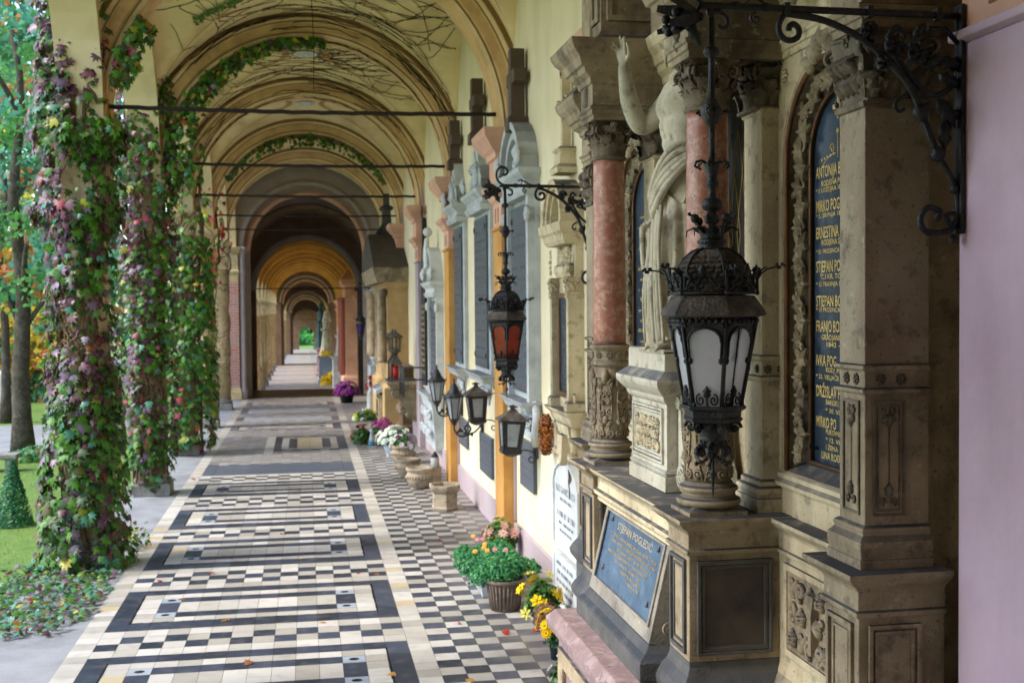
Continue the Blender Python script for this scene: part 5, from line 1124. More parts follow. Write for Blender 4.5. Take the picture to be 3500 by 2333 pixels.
# torso cross-sections: (z, half width along Y, half depth along X, x offset, y offset)
secs = [(2.84, .125, .095, 0, 0), (2.92, .118, .088, 0, 0), (2.98, .112, .082, 0, .002), (3.05, .118, .085, -.004, .004), (3.13, .134, .095, -.006, .004), (3.20, .147, .102, -.008, .003), (3.27, .153, .103, -.008, 0), (3.33, .158, .096, -.003, 0), (3.38, .150, .082, .0, 0), (3.415, .115, .066, .004, 0), (3.435, .07, .052, .006, 0), (3.46, .048, .048, .004, 0), (3.50, .045, .047, -.002, 0), (3.535, .046, .05, -.004, 0)]
rows = []; n = 56
for z, hy, hx, ox, oy in secs:
    r = []
    for k in range(n):
        a = 2*pi*k/n; c, s = cos(a), sin(a)        # c: along -X (front), s: along +Y
        px = -c*hx*(abs(c)**-.08 if abs(c) > .1 else 1); py = s*hy; d = 0
        if c > 0:   # modelled front: chest, ribs, belly and navel
            yy = py/hy
            d += .020*math.exp(-((z-3.27)/.045)**2)*math.exp(-((abs(yy)-.45)/.26)**2)
            d -= .010*math.exp(-((yy)/.10)**2)*math.exp(-((z-3.15)/.16)**2)
            d -= .010*math.exp(-((z-3.205)/.014)**2)*math.exp(-((abs(yy)-.42)/.28)**2)
            for zz in (3.12, 3.065, 3.01): d -= .005*math.exp(-((z-zz)/.012)**2)*math.exp(-(yy/.45)**2)
            d += .012*math.exp(-((z-2.93)/.05)**2)*math.exp(-(yy/.5)**2); d -= .010*math.exp(-((z-2.955)/.01)**2)*math.exp(-(yy/.07)**2)
            d -= .008*math.exp(-((z-3.385)/.012)**2)*math.exp(-((abs(yy)-.4)/.3)**2)
        r.append((sx+ox+px-d, sy0+oy+py, z))
    rows.append(r)
fine = []
for i in range(len(rows)-1):
    for q in range(5):
        t = q/5; zt_ = secs[i][0]+(secs[i+1][0]-secs[i][0])*t; fine.append((i, t))
def sec_at(z):
    for A_, B_ in zip(secs, secs[1:]):
        if z <= B_[0]: t = (z-A_[0])/(B_[0]-A_[0]); t2 = t; return [A_[j]+(B_[j]-A_[j])*t2 for j in range(1, 5)]
    return list(secs[-1][1:])
rows = []; NZ = 84
for i in range(NZ+1):
    z = 2.84+(3.535-2.84)*i/NZ; hy, hx, ox, oy = sec_at(z); r = []
    for k in range(n):
        a = 2*pi*k/n; c, s = cos(a), sin(a); py = s*hy; d = 0; yy = s
        if c > 0:
            w_ = min(1, c*1.6)
            w_ *= 1.7; d += .009*math.exp(-((z-3.285)/.055)**2)*math.exp(-((abs(yy)-.42)/.36)**2)-.012*math.exp(-(yy/.09)**2)*math.exp(-((z-3.16)/.15)**2)
            d -= .006*math.exp(-((z-3.218)/.012)**2)*math.exp(-((abs(yy)-.42)/.3)**2)+.009*math.exp(-((z-3.392)/.013)**2)*math.exp(-((abs(yy)-.4)/.3)**2)
            for zz in (3.135, 3.08, 3.02): d -= .007*math.exp(-((z-zz)/.012)**2)*math.exp(-(yy/.4)**2)
            d -= .007*math.exp(-((abs(yy)-.55)/.1)**2)*math.exp(-((z-3.05)/.09)**2)
            d += .012*math.exp(-((z-2.935)/.045)**2)*math.exp(-(yy/.5)**2)-.012*math.exp(-((z-2.96)/.010)**2)*math.exp(-(yy/.08)**2); d *= w_
        r.append((sx+ox-c*hx-d, sy0+oy+py, z))
    rows.append(r)
tor.grid(rows, True, wrap=True); tor.add(rows[0], [tuple(range(n))]); tor.add(rows[-1], [tuple(range(n))])
# head: skull, face, nose, eyes, mouth, ears
hc = Vector((sx-.012, sy0, 3.625)); hr = []
for i in range(33):
    v = i/32; ph_ = -pi/2+pi*v; z = sin(ph_); row = []
    for k in range(40):
        a = 2*pi*k/40; c, s = cos(a), sin(a); rx, ry, rz = .074, .058, .098; jaw = 1-.32*max(0, -z-.15)
        x = -c*cos(ph_)*rx*jaw; y = s*cos(ph_)*ry*jaw; zz = z*rz; d = 0
        if c > 0:
            yy = y/.058; zn = zz
            d += .024*math.exp(-(yy/.16)**2)*math.exp(-((zn+.012)/.018)**2)+.010*math.exp(-(yy/.12)**2)*math.exp(-((zn-.01)/.02)**2)
            d -= .010*math.exp(-((abs(yy)-.42)/.2)**2)*math.exp(-((zn-.01)/.012)**2); d += .006*math.exp(-((abs(yy)-.42)/.1)**2)*math.exp(-((zn-.008)/.006)**2)
            d += .006*math.exp(-((zn-.028)/.008)**2)*math.exp(-(yy/.7)**2); d += .007*math.exp(-(yy/.35)**2)*math.exp(-((zn+.045)/.006)**2)-.006*math.exp(-(yy/.35)**2)*math.exp(-((zn+.051)/.003)**2)+.007*math.exp(-(yy/.3)**2)*math.exp(-((zn+.058)/.006)**2)
            d += .012*math.exp(-(yy/.45)**2)*math.exp(-((zn+.085)/.02)**2)
        row.append((hc.x+x-d, hc.y+y, hc.z+zz))
    hr.append(row)
tor.grid(hr, True, wrap=True)
# right arm: shoulder -> elbow -> wrist, tapering; left arm lowered forward
def arm(P, R): tor.tube(cr(P, 6), (lambda t, R=R: R[min(len(R)-2, int(t*(len(R)-1)))]*(1-(t*(len(R)-1)-int(min(t*(len(R)-1), len(R)-1.001))))+R[min(len(R)-1, int(t*(len(R)-1))+1)]*(t*(len(R)-1)-int(min(t*(len(R)-1), len(R)-1.001)))), 18)
arm([(1.66, 5.07, 3.365), (1.645, 5.12, 3.33), (1.60, 5.165, 3.27), (1.545, 5.205, 3.225), (1.505, 5.185, 3.245), (1.465, 5.165, 3.33), (1.44, 5.145, 3.43), (1.43, 5.135, 3.485)], [.052, .055, .050, .044, .044, .043, .031, .024])
hand(tor, (1.428, 5.134, 3.485), (-.75, -.6, .1), (-.12, .05, 1), (.5, -.85, 0), (.05, .12, 1.15, 1.35), 1.02)
arm([(1.66, 4.85, 3.365), (1.665, 4.805, 3.32), (1.675, 4.785, 3.23), (1.685, 4.78, 3.13), (1.69, 4.785, 3.05), (1.69, 4.79, 2.97), (1.68, 4.795, 2.90)], [.052, .055, .048, .042, .042, .034, .024])
hand(tor, (1.68, 4.795, 2.90), (.2, .9, .1), (-.3, .1, -1), (-.9, .1, .3), (.3, .4, .5, .6), 1.0)
for sg in (-1, 1): tor.tube(cr([(1.56, sy0+sg*.07, 2.24), (1.53, sy0+sg*.075, 2.225), (1.50, sy0+sg*.08, 2.212)]), .028, 10, taper=.7); [tor.ball((1.492-.004*q, sy0+sg*.08+(q-2)*.0105, 2.208), .0085, 6) for q in range(5)]
bo = tor.obj('body', M_STATUE, ST)
rm = bo.modifiers.new('remesh', 'REMESH'); rm.mode = 'VOXEL'; rm.voxel_size = .0045; rm.use_smooth_shade = True
dg = bpy.context.evaluated_depsgraph_get(); dg.update(); nm_ = bpy.data.meshes.new_from_object(bo.evaluated_get(dg)); bo.modifiers.clear(); bo.data = nm_; nm_.materials.clear(); nm_.materials.append(M_STATUE)
hm = MB()
for k in range(70):     # long hair and beard in waves
    a = RNG.uniform(.55, 2*pi-.55); zt_ = hc.z+RNG.uniform(.03, .095); c, s = cos(a), sin(a); r0_ = sqrt(max(.05, 1-((zt_-hc.z)/.1)**2)); P = []
    for q in range(7): t = q/6; P.append((hc.x-c*(.074*r0_+(1-r0_)*.07*min(1, 2.5*t)+.006), hc.y+s*(.06*r0_+(1-r0_)*.056*min(1, 2.5*t)+.008*sin(q*1.7+k)), zt_-.21*t+.004*sin(q*2.+k)))
    hm.tube(P, .011, 5, taper=.6)
for k in range(24): y = RNG.uniform(-.036, .036); hm.tube([(hc.x-.070+abs(y)*.5, hc.y+y, hc.z-.055-.01*abs(y)), (hc.x-.078+abs(y)*.5, hc.y+y*.9, hc.z-.085), (hc.x-.072+abs(y)*.4, hc.y+y*.6, hc.z-.115)], .008, 5, taper=.5)
for k in range(30): a = RNG.uniform(0, 2*pi); r_ = RNG.uniform(0, .06); hm.tube([(hc.x+.01-cos(a)*r_, hc.y+sin(a)*r_, hc.z+.098-r_*.5), (hc.x-cos(a)*(r_+.02), hc.y+sin(a)*(r_+.015), hc.z+.085-r_*.9)], .011, 5)
hm.obj('hair', M_STATUE, ST, fixn=False)
rb = MB(); rows = []; NZ = 110; n = 150
for i in range(NZ+1):
    t = i/NZ; z = 2.2+(2.93-2.2)*t; row = []
    for k in range(n):
        a = 2*pi*k/n; c, s = cos(a), sin(a)
        hy = .150-.03*t+.02*math.exp(-((t-.62)/.25)**2)+.03*math.exp(-(t/.16)**2); hx = .125-.015*t+.012*math.exp(-((t-.3)/.2)**2)
        zz = z+(.10*s*t**2.5)                                # waist line slopes up to the right hip
        knee = .035*math.exp(-((t-.48)/.16)**2)*max(0, c)*math.exp(-((s-.45)/.35)**2)
        # long falling folds fanning from the left hip, deepening towards the hem
        u_ = a+1.25*(1-t)*.35; dep = (.012+.024*(1-t))*(1 if c > -.3 else .5)
        fold = dep*(sin(u_*9+1.4*sin(u_*2+t*3))*.7+.45*sin(u_*17+t*5+2*sin(u_*3)))
        fold += .008*math.exp(-((t-.85)/.12)**2)*sin((zz+s*.16)*85)*.5
        fold = fold+.006*abs(fold)*60*.2
        row.append((sx-c*(hx+fold)-knee, sy0+.012*(1-t)+s*(hy+fold*.9), zz))
    rows.append(row)
rb.grid(rows, True, wrap=True)
# rolled sash across the hips, rising to the image right, with diagonal pleats
for j in range(5):
    P = []
    for k in range(61):
        a = -2.2+4.4*k/60; c, s = cos(a), sin(a); zz = 2.955-.17*(s*.5+.5)+.012*sin(a*3+j)+j*.022-.04; rr = 1.07+.02*sin(j*2.)
        P.append((sx-c*.126*rr-.004*j, sy0+s*.148*rr, zz+.10*max(0, -s)))
    rb.tube(P, .019-.001*j, 8)
for j in range(9):     # swag hanging at his right side
    P = [(sx-.05-.012*j, sy0+.150+.004*sin(j), 2.84-.01*j), (sx-.07-.010*j, sy0+.168+.006*sin(j*2), 2.72), (sx-.06-.011*j, sy0+.166+.008*sin(j*3), 2.58), (sx-.05-.01*j, sy0+.15, 2.44+.01*j)]; rb.tube(cr(P), .016, 7, taper=.5)
for j in range(7):
    y0_ = sy0-.10+.034*j; P = [(sx-.145, y0_-.01, 2.83-.018*j), (sx-.155+.004*j, y0_+.004*j, 2.66), (sx-.148, y0_+.008*j, 2.45), (sx-.135, y0_+.012*j, 2.24)]; rb.tube(cr(P), .010+.003*(j % 2), 7, taper=.8)
rb.obj('robe', M_STATUE, ST, fixn=False)
m = MB(); m.box(sx-.165, sx+.13, sy0-.19, sy0+.21, 2.19, 2.206); m.obj('statue_base', M_STATUE, ST, .003)

# ================================================================ epitaph tablets along the wall
XW = 2.02
def tablet_cross(m, y, x0, zb, zt, w=.14, arm=.34, az=.72, lat=False, plain=True):
    h = zt-zb; za_ = zb+h*az
    m.box(x0, x0+w, y-w/2, y+w/2, zb, zt); m.box(x0+.012, x0+w-.012, y-arm/2, y+arm/2, za_-w/2, za_+w/2)
def pole(m, P, x0, x1): m.prism(P, lambda a, b, d: (d, a, b), x0, x1)
# A: near epitaph with Latin cross, segmental pediment, blue slab and console
def epitaph_A():
    y = 8.70; T = thing('epitaph_tablet', 'carved warm stone epitaph with trefoil cross and blue slab, nearest left of the tomb', 'epitaph', (XW, y, 1.6), 'epitaphs along the wall'); St = M_STONE
    m = MB(); x0 = 1.93; f = fX(x0)
    m.stack(x0-.03, XW, y-.10, y+.10, [(3.40, .03), (3.44, .035), (3.47, .01), (3.56, 0), (3.58, .02), (3.6, .0)]); m.box(x0, XW-.02, y-.028, y+.028, 3.6, 4.17); m.box(x0, XW-.02, y-.15, y+.15, 3.90, 3.955)
    for (a, b) in ((0, 4.17), (-.15, 3.927), (.15, 3.927)):
        for q in ((-.022, 0), (.022, 0), (0, .022), (0, -.022)): m.prism([(y+a+q[0]+.03*cos(k*pi/6), b+q[1]+.03*sin(k*pi/6)) for k in range(12)], f, -.05, .0)
    m.prism([(y+.06*cos(k*pi/8), 3.927+.06*sin(k*pi/8)) for k in range(16)], f, -.05, -.004); m.obj('cross', M_STONE, T, .003)
    m = MB()      # segmental pediment: hood swept over a half circle
    for r0_, r1_, x_ in ((.30, .34, 1.84), (.265, .30, 1.86), (.24, .265, 1.89)):
        P = [(y+r1_*cos(pi*k/16), 3.02+r1_*sin(pi*k/16)) for k in range(17)]; Q = [(y+r0_*cos(pi*k/16), 3.02+r0_*sin(pi*k/16)) for k in range(17)]
        for k in range(16): pole(m, [P[k], P[k+1], Q[k+1], Q[k]], x_, XW)
    m.stack(1.88, XW, y-.33, y+.33, [(2.86, 0), (2.89, .02), (2.93, .03), (2.95, .05), (3.02, .06)], fixy=(0, 0)); m.prism([(y-.26, 3.02), (y+.26, 3.02)]+[(y+.25*cos(pi*k/12), 3.02+.25*sin(pi*k/12)) for k in range(1, 12)], fX(1.95), -.07, 0); m.obj('pediment', St, T, .003)
    m = MB(); m.box(1.96, XW, y-.32, y+.32, 1.62, 2.9); 
    for sg in (-1, 1): m.stack(1.90, XW, y+sg*.29-.035, y+sg*.29+.035, [(1.62, .02), (1.68, .02), (1.7, 0), (2.45, 0), (2.47, .012), (2.5, 0)]); corinthian(m, 1.935, y+sg*.29, 2.5, 2.62, .035, True); scrollwork(m, y+sg*.29-.035, y+sg*.29+.035, 2.64, 2.84, fX(1.90), 0, .035, .006, 3)
    m.stack(1.94, XW, y-.24, y+.24, [(2.62, 0), (2.66, .02), (2.7, .02), (2.72, 0)]); scrollwork(m, y-.2, y+.2, 2.72, 2.86, fX(1.955), 0, .06, .009, 5); m.obj('frame', St, T, .002)
    m = MB(); P = [(y-.22, 1.70), (y+.22, 1.70), (y+.22, 2.5), (y-.22, 2.5)]; Q = [(a+(.03 if a < y else -.03), b+(.04 if b < 2 else -.04)) for a, b in P]; m.frame(P, Q, fX(1.955), -.01, .012); m.obj('inner_frame', M_BRONZE, T)
    m = MB(); m.prism(Q, fX(1.955), -.008, 0); s_ = m.obj('inscription_slab', M_BLUE, T); m = MB()
    for k in range(13): scribble(m, y-.13+.02*(k % 2), y+.13-.02*(k % 3), 2.38-.05*k, .024 if k in (0, 3, 6) else .014, fX(1.955), 0, seed=k+40)
    m.obj('lettering', mat('faded_letters', '#7d6a64', '#6a6a78', 30, .8), s_)
    m = MB(); m.stack(1.93, XW, y-.33, y+.33, [(1.5, 0), (1.53, .02), (1.57, .03), (1.6, .06), (1.62, .07)]); 
    for k in range(8): m.stack(1.92+.010*k, XW, y-.2+.012*k, y+.2-.012*k, [(1.5-.035*(k+1), 0), (1.5-.035*k, 0.004)])
    m.prism([(y-.06, 1.26), (y, 1.18), (y+.06, 1.26), (y+.09, 1.42), (y-.09, 1.42)], fX(1.91), -.1, .012)
    for sg in (-1, 1):
        m.prism([(y+sg*(.30-.02*q)*(1 if True else 1), 1.5-.05*q) for q in range(7)][::sg]+[(y+sg*.2, 1.22), (y+sg*.22, 1.5)][::1], fX(1.95), -.07, 0) if False else m.tube(cr([(1.95, y+sg*.29, 1.49), (1.95, y+sg*.30, 1.4), (1.95, y+sg*.24, 1.28), (1.95, y+sg*.19, 1.24)]), .03, 8)
        m.ball((1.94, y+sg*.26, 1.27), .045, 10); m.tube(spiral((y+sg*.31, 1.72), .05, 1.4, fX(1.94), 0, 0, sg), .012, 6)
    m.obj('console', St, T, .003)
epitaph_A()
M_GREYW = mat('grey_white_marble', '#b9bdbd', '#9fa5a8', 5, .6, .2, 70, stain='#6f7476', sscale=4, samt=.45, top='#6d7278')
M_GRAN = mat('brown_granite', '#5a4a3d', '#4a3e35', 60, .6, .2, 150, stain='#332b25', sscale=6, samt=.4)
M_DSLAB = mat('dark_inscribed_slab', '#4a5560', '#414b55', 12, .35, .08, 60, stain='#5a4a52', sscale=14, samt=.35, spec=.5)
def epitaph(y, w, zsill, zslab, ztop, label, crossz, gable='arch', stone=None, low=None, hasc=True, slab=None, seed=0, frame=True):
    """tall wall epitaph: console shelf, dark slab with bronze studs, entablature, gable and cross"""
    T = thing('epitaph_tablet', label, 'epitaph', (XW, y, zsill), 'epitaphs along the wall'); st = stone or M_GREYW; h = w/2; x0 = 1.92
    m = MB(); m.stack(x0-.05, XW, y-h, y+h, [(zsill-.10, -.02), (zsill-.05, .0), (zsill-.02, .03), (zsill, .04)])
    if frame:
        for sg in (-1, 1): m.stack(x0-.01, XW, y+sg*(h-.06)-.05, y+sg*(h-.06)+.05, [(zsill, 0), (zslab+.05, 0)]); m.tube(cr([(1.97, y+sg*(h-.02), zsill), (1.96, y+sg*(h+.06), zsill-.12), (1.96, y+sg*(h-.02), zsill-.3), (1.98, y+sg*(h-.1), zsill-.38)]), .035, 8); m.tube(spiral((y+sg*h, zslab-.1), .07, 1.5, fX(1.92), .02, 0, sg), .02, 6)
    m.box(1.97, XW, y-h, y+h, zsill, zslab+.05); m.obj('frame', st, T, .004)
    m = MB(); m.box(1.945, 1.968, y-h+.12, y+h-.12, zsill+.06, zslab); s_ = m.obj('inscription_slab', slab or M_DSLAB, T, .002); m = MB()
    for k in range(int((zslab-zsill)/.1)-1): scribble(m, y-h+.2+.02*(k % 3), y+h-.2-.03*(k % 2), zslab-.18-.1*k, .045 if k % 3 == 0 else .026, fX(1.945), 0, seed=k+seed)
    m.obj('lettering', mat('faded_letters', '#7d6a64'), s_); m = MB()
    for a in (-1, 1):
        for z in (zslab-.12, zsill+.2): m.lathe(0, 0, [(0, 0)], 3) if False else m.ball((1.94, y+a*(h-.17), z), .02, 8, sc=(.6, 1, 1.8))
    m.obj('slab_stud', M_IRON2, s_)
    m = MB(); z = zslab+.05; m.stack(x0-.04, XW, y-h, y+h, [(z, 0), (z+.04, .02), (z+.07, .025), (z+.075, .0), (z+.13, 0), (z+.16, .03), (z+.19, .06), (z+.23, .07)])
    z += .23
    if gable == 'arch':
        for r, x_ in ((h*.92, 1.84), (h*.74, 1.88)):
            for k in range(12):
                t0, t1 = pi*k/12, pi*(k+1)/12; P = [(y+r*cos(t0), z+.9*r*sin(t0)), (y+r*cos(t1), z+.9*r*sin(t1)), (y+(r-.07)*cos(t1), z+.9*(r-.07)*sin(t1)), (y+(r-.07)*cos(t0), z+.9*(r-.07)*sin(t0))]; pole(m, P, x_, XW)
        m.prism([(y+(h*.72)*cos(pi*k/12), z+.9*h*.72*sin(pi*k/12)) for k in range(13)], fX(1.95), -.07, 0); zc = z+.9*h*.92
    else:
        zc = z+gable; m.prism([(y-h, z), (y+h, z), (y+h*.45, z+gable*.45), (y+.09, zc), (y-.09, zc), (y-h*.45, z+gable*.45)], fX(1.9), -.12, 0); m.prism([(y-h*.5, z+.04), (y+h*.5, z+.04), (y, zc-.15)], fX(1.9), -.01, .012)
    m.obj('gable', st, T, .004); m = MB(); g0 = 1.95 if gable == 'arch' else 1.9
    scrollwork(m, y-h*.45, y+h*.45, zslab+.32, zslab+.32+(h*.45 if gable == 'arch' else .3), fX(g0), .01, .13, .02, seed+2)
    for sg in (-1, 1): leafplate(m, (y+sg*h*.9, zslab+.3), pi/2, .22, .14, fX(1.84), 0, .03); m.tube(spiral((y+sg*h*.8, zslab+.36), .07, 1.4, fX(1.84), .01, 0, sg), .018, 6)
    scrollwork(m, y-h+.03, y+h-.03, zslab+.125, zslab+.18, fX(1.89), .0, .05, .008, seed+4)
    scrollwork(m, y-h*.6, y+h*.6, zsill-.32, zsill-.12, fX(1.985), .01, .12, .018, seed+1); m.prism([(y-h*.65, zsill-.1), (y+h*.65, zsill-.1), (y+h*.3, zsill-.36), (y-h*.3, zsill-.36)], fX(2.0), -.03, 0)
    m.obj('carved_ornament', st, T)
    if hasc:
        m = MB(); w_ = .13; m.box(1.86, 1.99, y-w_/2, y+w_/2, zc-.08, crossz); m.box(1.865, 1.985, y-.2, y+.2, crossz-.32, crossz-.2); m.stack(1.86, 1.99, y-w_/2, y+w_/2, [(zc-.08, .03), (zc+.04, .03), (zc+.06, 0)], fixx1=False); m.obj('cross', M_GRAN, T, .006)
    if low:
        m = MB(); a, b, c, d = low; m.box(1.985, XW, a, b, c, d); o = m.obj('lower_slab', M_DSLAB, T, .002); m = MB()
        for k in range(4): scribble(m, a+.1, b-.1, d-.1-.08*k, .03, fX(1.985), 0, seed=k+seed+9)
        m.obj('lettering', mat('faded_letters', '#7d6a64'), o)
    return T
epitaph(10.55, 1.15, 1.56, 3.32, 4.1, 'wide grey marble epitaph with granite cross and arched hood before the first ochre pilaster', 4.74, 'arch', low=(10.2, 10.87, .72, 1.16), seed=3)
epitaph(13.05, 1.15, 1.66, 3.4, 4.2, 'grey marble epitaph with pointed gable and tall thin cross just past the first ochre pilaster', 4.95, .62, low=(12.62, 13.5, .5, .95), seed=13, frame=False)
epitaph(15.05, .95, 1.62, 3.42, 4.2, 'narrower grey marble epitaph with steep gable and cross just before the second ochre pilaster', 4.80, .55, low=(14.6, 15.4, .6, .95), seed=23, frame=False, stone=M_GREYW) 
t = epitaph(17.9, 1.3, 1.15, 2.5, 3.2, 'white marble epitaph with small relief figure and dark slab past the second ochre pilaster', 3.3, 'arch', stone=M_WHITEM, hasc=False, seed=33)
m = MB()
for k in range(7): m.tube(cr([(1.84, 17.9+.04*(k-3), 3.0), (1.83, 17.9+.03*(k-3), 3.25), (1.85, 17.9+.015*(k-3), 3.45)]), .035, 7)
m.ball((1.86, 17.9, 3.55), .075, 10); m.obj('relief_figure', M_WHITEM, t)
# dark obelisk plaque
T = thing('obelisk_plaque', 'tall narrow black obelisk shaped plaque with gilt lines topped by a dark cross', 'plaque', (XW, 19.6, .7)); m = MB(); m.prism([(19.25, 1.0), (19.95, 1.0), (19.9, 2.6), (19.75, 3.1), (19.63, 3.9), (19.57, 3.9), (19.45, 3.1), (19.3, 2.6)], fX(1.94), -.08, 0); m.obj('slab', mat('black_granite', '#26282b', '#1d1f22', 20, .35), T, .004)
m = MB(); m.box(1.93, 1.96, 19.57, 19.63, 3.9, 4.1); m.box(1.93, 1.96, 19.48, 19.72, 3.98, 4.03); m.tube([(1.93, 19.6+.08*cos(k*.5), 2.9+.08*sin(k*.5)) for k in range(13)], .03, 6); m.obj('cross', M_IRON2, T); m = MB()
for k in range(12): scribble(m, 19.36, 19.84, 2.4-.1*k, .04, fX(1.94), 0, seed=k)
m.obj('lettering', M_GOLD, T)
# white shaped tablet with crack, and the framed one beneath it
T = thing('marble_tablet', 'white marble tablet with scrolled arched top and grey worn letters left of the tomb', 'tablet', (XW, 8.8, .5), 'white tablets beside the tomb')
def fT(a, b, d): return (1.985-d, a, b)
c = 8.8; P = [(c-.45, .48), (c+.45, .48), (c+.45, 1.02), (c+.38, 1.10), (c+.28, 1.14), (c+.14, 1.19), (c+.05, 1.27), (c-.05, 1.27), (c-.14, 1.19), (c-.28, 1.14), (c-.38, 1.10), (c-.45, 1.02)]
m = MB(); m.prism(P, fT, -.03, .02); m.frame(P, [(c+(a-c)*.9, .5+(b-.48)*.955) for a, b in P], fT, .02, .035); o = m.obj('slab', M_WHITEM, T, .003); m = MB()
text_geo(m, 'BLAŽ GAVRIĆ I LUCA', fT, c+.34, .93, .055, 0, .0215, width=.66)
for k, (z, w_) in enumerate(((.87, .4), (.74, .62), (.68, .5), (.62, .42))): scribble(m, c-w_/2, c+w_/2, z, .045 if k == 1 else .024, fT, .0205, seed=k+5)
m.obj('lettering', mat('grey_letters', '#6f7884'), o, fixn=False); m = MB(); m.tube(cr([(1.962, c-.12, 1.20), (1.96, c-.16, 1.12), (1.962, c-.13, 1.06), (1.962, c-.16, .98), (1.962, c-.15, .93)]), .006, 4); m.prism([(c-.1, 1.2), (c-.2, 1.16), (c-.22, 1.08), (c-.15, 1.04), (c-.1, 1.1)], fT, .015, .022); m.obj('crack', mat('crack_dirt', '#54483a'), o)
T2 = thing('marble_tablet', 'plain rectangular white marble tablet with a grooved edge below the scrolled one', 'tablet', (XW, 8.8, .0), 'white tablets beside the tomb')
m = MB(); m.prism([(c-.42, .02), (c+.42, .02), (c+.42, .44), (c-.42, .44)], fT, -.03, .03); m.frame([(c-.42, .02), (c+.42, .02), (c+.42, .44), (c-.42, .44)], [(c-.37, .05), (c+.37, .05), (c+.37, .41), (c-.37, .41)], fT, .03, .04); o = m.obj('slab', M_WHITEM, T2, .003); m = MB()
for k in range(5): scribble(m, c-.28+.03*(k % 2), c+.28, .35-.07*k, .03, fT, .031, seed=k+70)
m.obj('lettering', MATS['grey_letters'], o)
# dry wreaths
def wreath(y, z, r, col, lab):
    n = 2200; a = RNG.uniform(0, 2*pi, n); b = RNG.uniform(0, 2*pi, n); rr = r*.36*np.sqrt(RNG.uniform(.3, 1, n)); pos = np.stack([1.96-rr*np.sin(b)*1.0-.02, y+(r*.62+rr*np.cos(b))*np.cos(a), z+(r*.95+rr*np.cos(b))*np.sin(a)*1.0], 1)
    nr = np.stack([-np.sin(b), np.cos(b)*np.cos(a), np.cos(b)*np.sin(a)], 1)
    o = leaves('wreath', pos, nr, RNG.uniform(.012, .03, n), RNG.integers(0, 2, n), [leafmat('dry_'+col, col), leafmat('dry2_'+col, '#6b4420')], tmpl=4, down=False); tag(o, lab, 'wreath')
wreath(9.42, 1.34, .13, '#b3671f', 'dry orange brown wreath on the wall under the near epitaph'); wreath(7.75, 1.32, .10, '#6b2f2a', 'small dark red dried wreath half hidden behind the near pink column')
# ================================================================ wall lanterns
M_CLEAR = mat('dusty_glass', '#8d9296', '#6d7276', 6, .2, 0, spec=.6)
def box_lantern(y, z, tilt, lab):
    """four sided black lantern on two scroll hooks"""
    T = thing('wall_lantern', lab, 'lantern', (1.74, y, z), 'small lanterns fixed to the wall'); R_ = Matrix.Translation((1.77, y, z)) @ Matrix.Rotation(tilt, 4, 'Y') @ Matrix.Rotation(-tilt*.5, 4, 'X')
    def fin(m, nm, mt): m.v = [tuple(R_ @ Vector(v)) for v in m.v]; return m.obj(nm, mt, T, .0015)
    a, b = .075, .10
    m = MB()
    for sx_ in (-1, 1):
        for s2 in (-1, 1): m.tube([(sx_*a, s2*a, -.13), (sx_*b, s2*b, .12)], .008, 4)
    m.stack(-a, a, -a, a, [(-.19, -.05), (-.175, -.02), (-.165, .0), (-.15, .012), (-.13, .012), (-.125, 0), (-.115, 0)], fixx1=False)
    for z_, q in ((.12, b), (-.12, a)):
        for s2 in (-1, 1): m.box(-q-.004, q+.004, s2*q-.008, s2*q+.008, z_-.012, z_+.012); m.box(s2*q-.008, s2*q+.008, -q+.009, q-.009, z_-.012, z_+.012)
    fin(m, 'body', M_IRON); m = MB(); m.stack(-b, b, -b, b, [(.125, .03), (.13, .035), (.14, .03), (.19, -.04), (.2, -.055), (.205, -.055), (.215, -.07), (.24, -.085), (.245, -.06), (.252, -.06), (.27, -.1)], fixx1=False); fin(m, 'roof', M_IRON2)
    for k, (p, q) in enumerate((((-1, -1), (1, -1)), ((1, -1), (1, 1)), ((1, 1), (-1, 1)), ((-1, 1), (-1, -1)))):
        m = MB(); m.add([(p[0]*a*.98, p[1]*a*.98, -.12), (q[0]*a*.98, q[1]*a*.98, -.12), (q[0]*b*.98, q[1]*b*.98, .12), (p[0]*b*.98, p[1]*b*.98, .12)], [(0, 1, 2, 3)]); m2 = m; P = [((1-t)*p[0]+t*q[0], (1-t)*p[1]+t*q[1]) for t in (.22, .78)]
        g = MB(); g.add([(P[0][0]*a*1.01, P[0][1]*a*1.01, -.1), (P[1][0]*a*1.01, P[1][1]*a*1.01, -.1), (P[1][0]*b*1.01, P[1][1]*b*1.01, .1), (P[0][0]*b*1.01, P[0][1]*b*1.01, .1)], [(0, 1, 2, 3)]); fin(m, 'side_plate', M_IRON); fin(g, 'glass_pane', M_CLEAR)
    m = MB(); 
    for zz, sg in ((z+.13, 1), (z-.14, -1)): m.tube(cr([(1.80, y, zz), (1.9, y, zz+.0), (1.97, y, zz+.02*sg), (2.0, y, zz+.06*sg), (1.98, y, zz+.09*sg), (1.955, y, zz+.085*sg), (1.955, y, zz+.06*sg), (1.972, y, zz+.055*sg)] if sg > 0 else [(1.80, y, zz), (1.92, y, zz), (1.985, y, zz-.04), (1.985, y, zz-.09), (1.95, y, zz-.11), (1.925, y, zz-.085), (1.94, y, zz-.06), (1.96, y, zz-.07)]), .006, 6)
    m.tube([(2.008, y, z-.22), (2.008, y, z+.2)], .006, 5); m.obj('scroll_hook', M_IRON, T)
box_lantern(10.1, 1.27, radians(4), 'small black box lantern hooked on the wall right of the first ochre pilaster')
box_lantern(12.2, 1.34, radians(-2), 'small black box lantern just left of the first ochre pilaster')
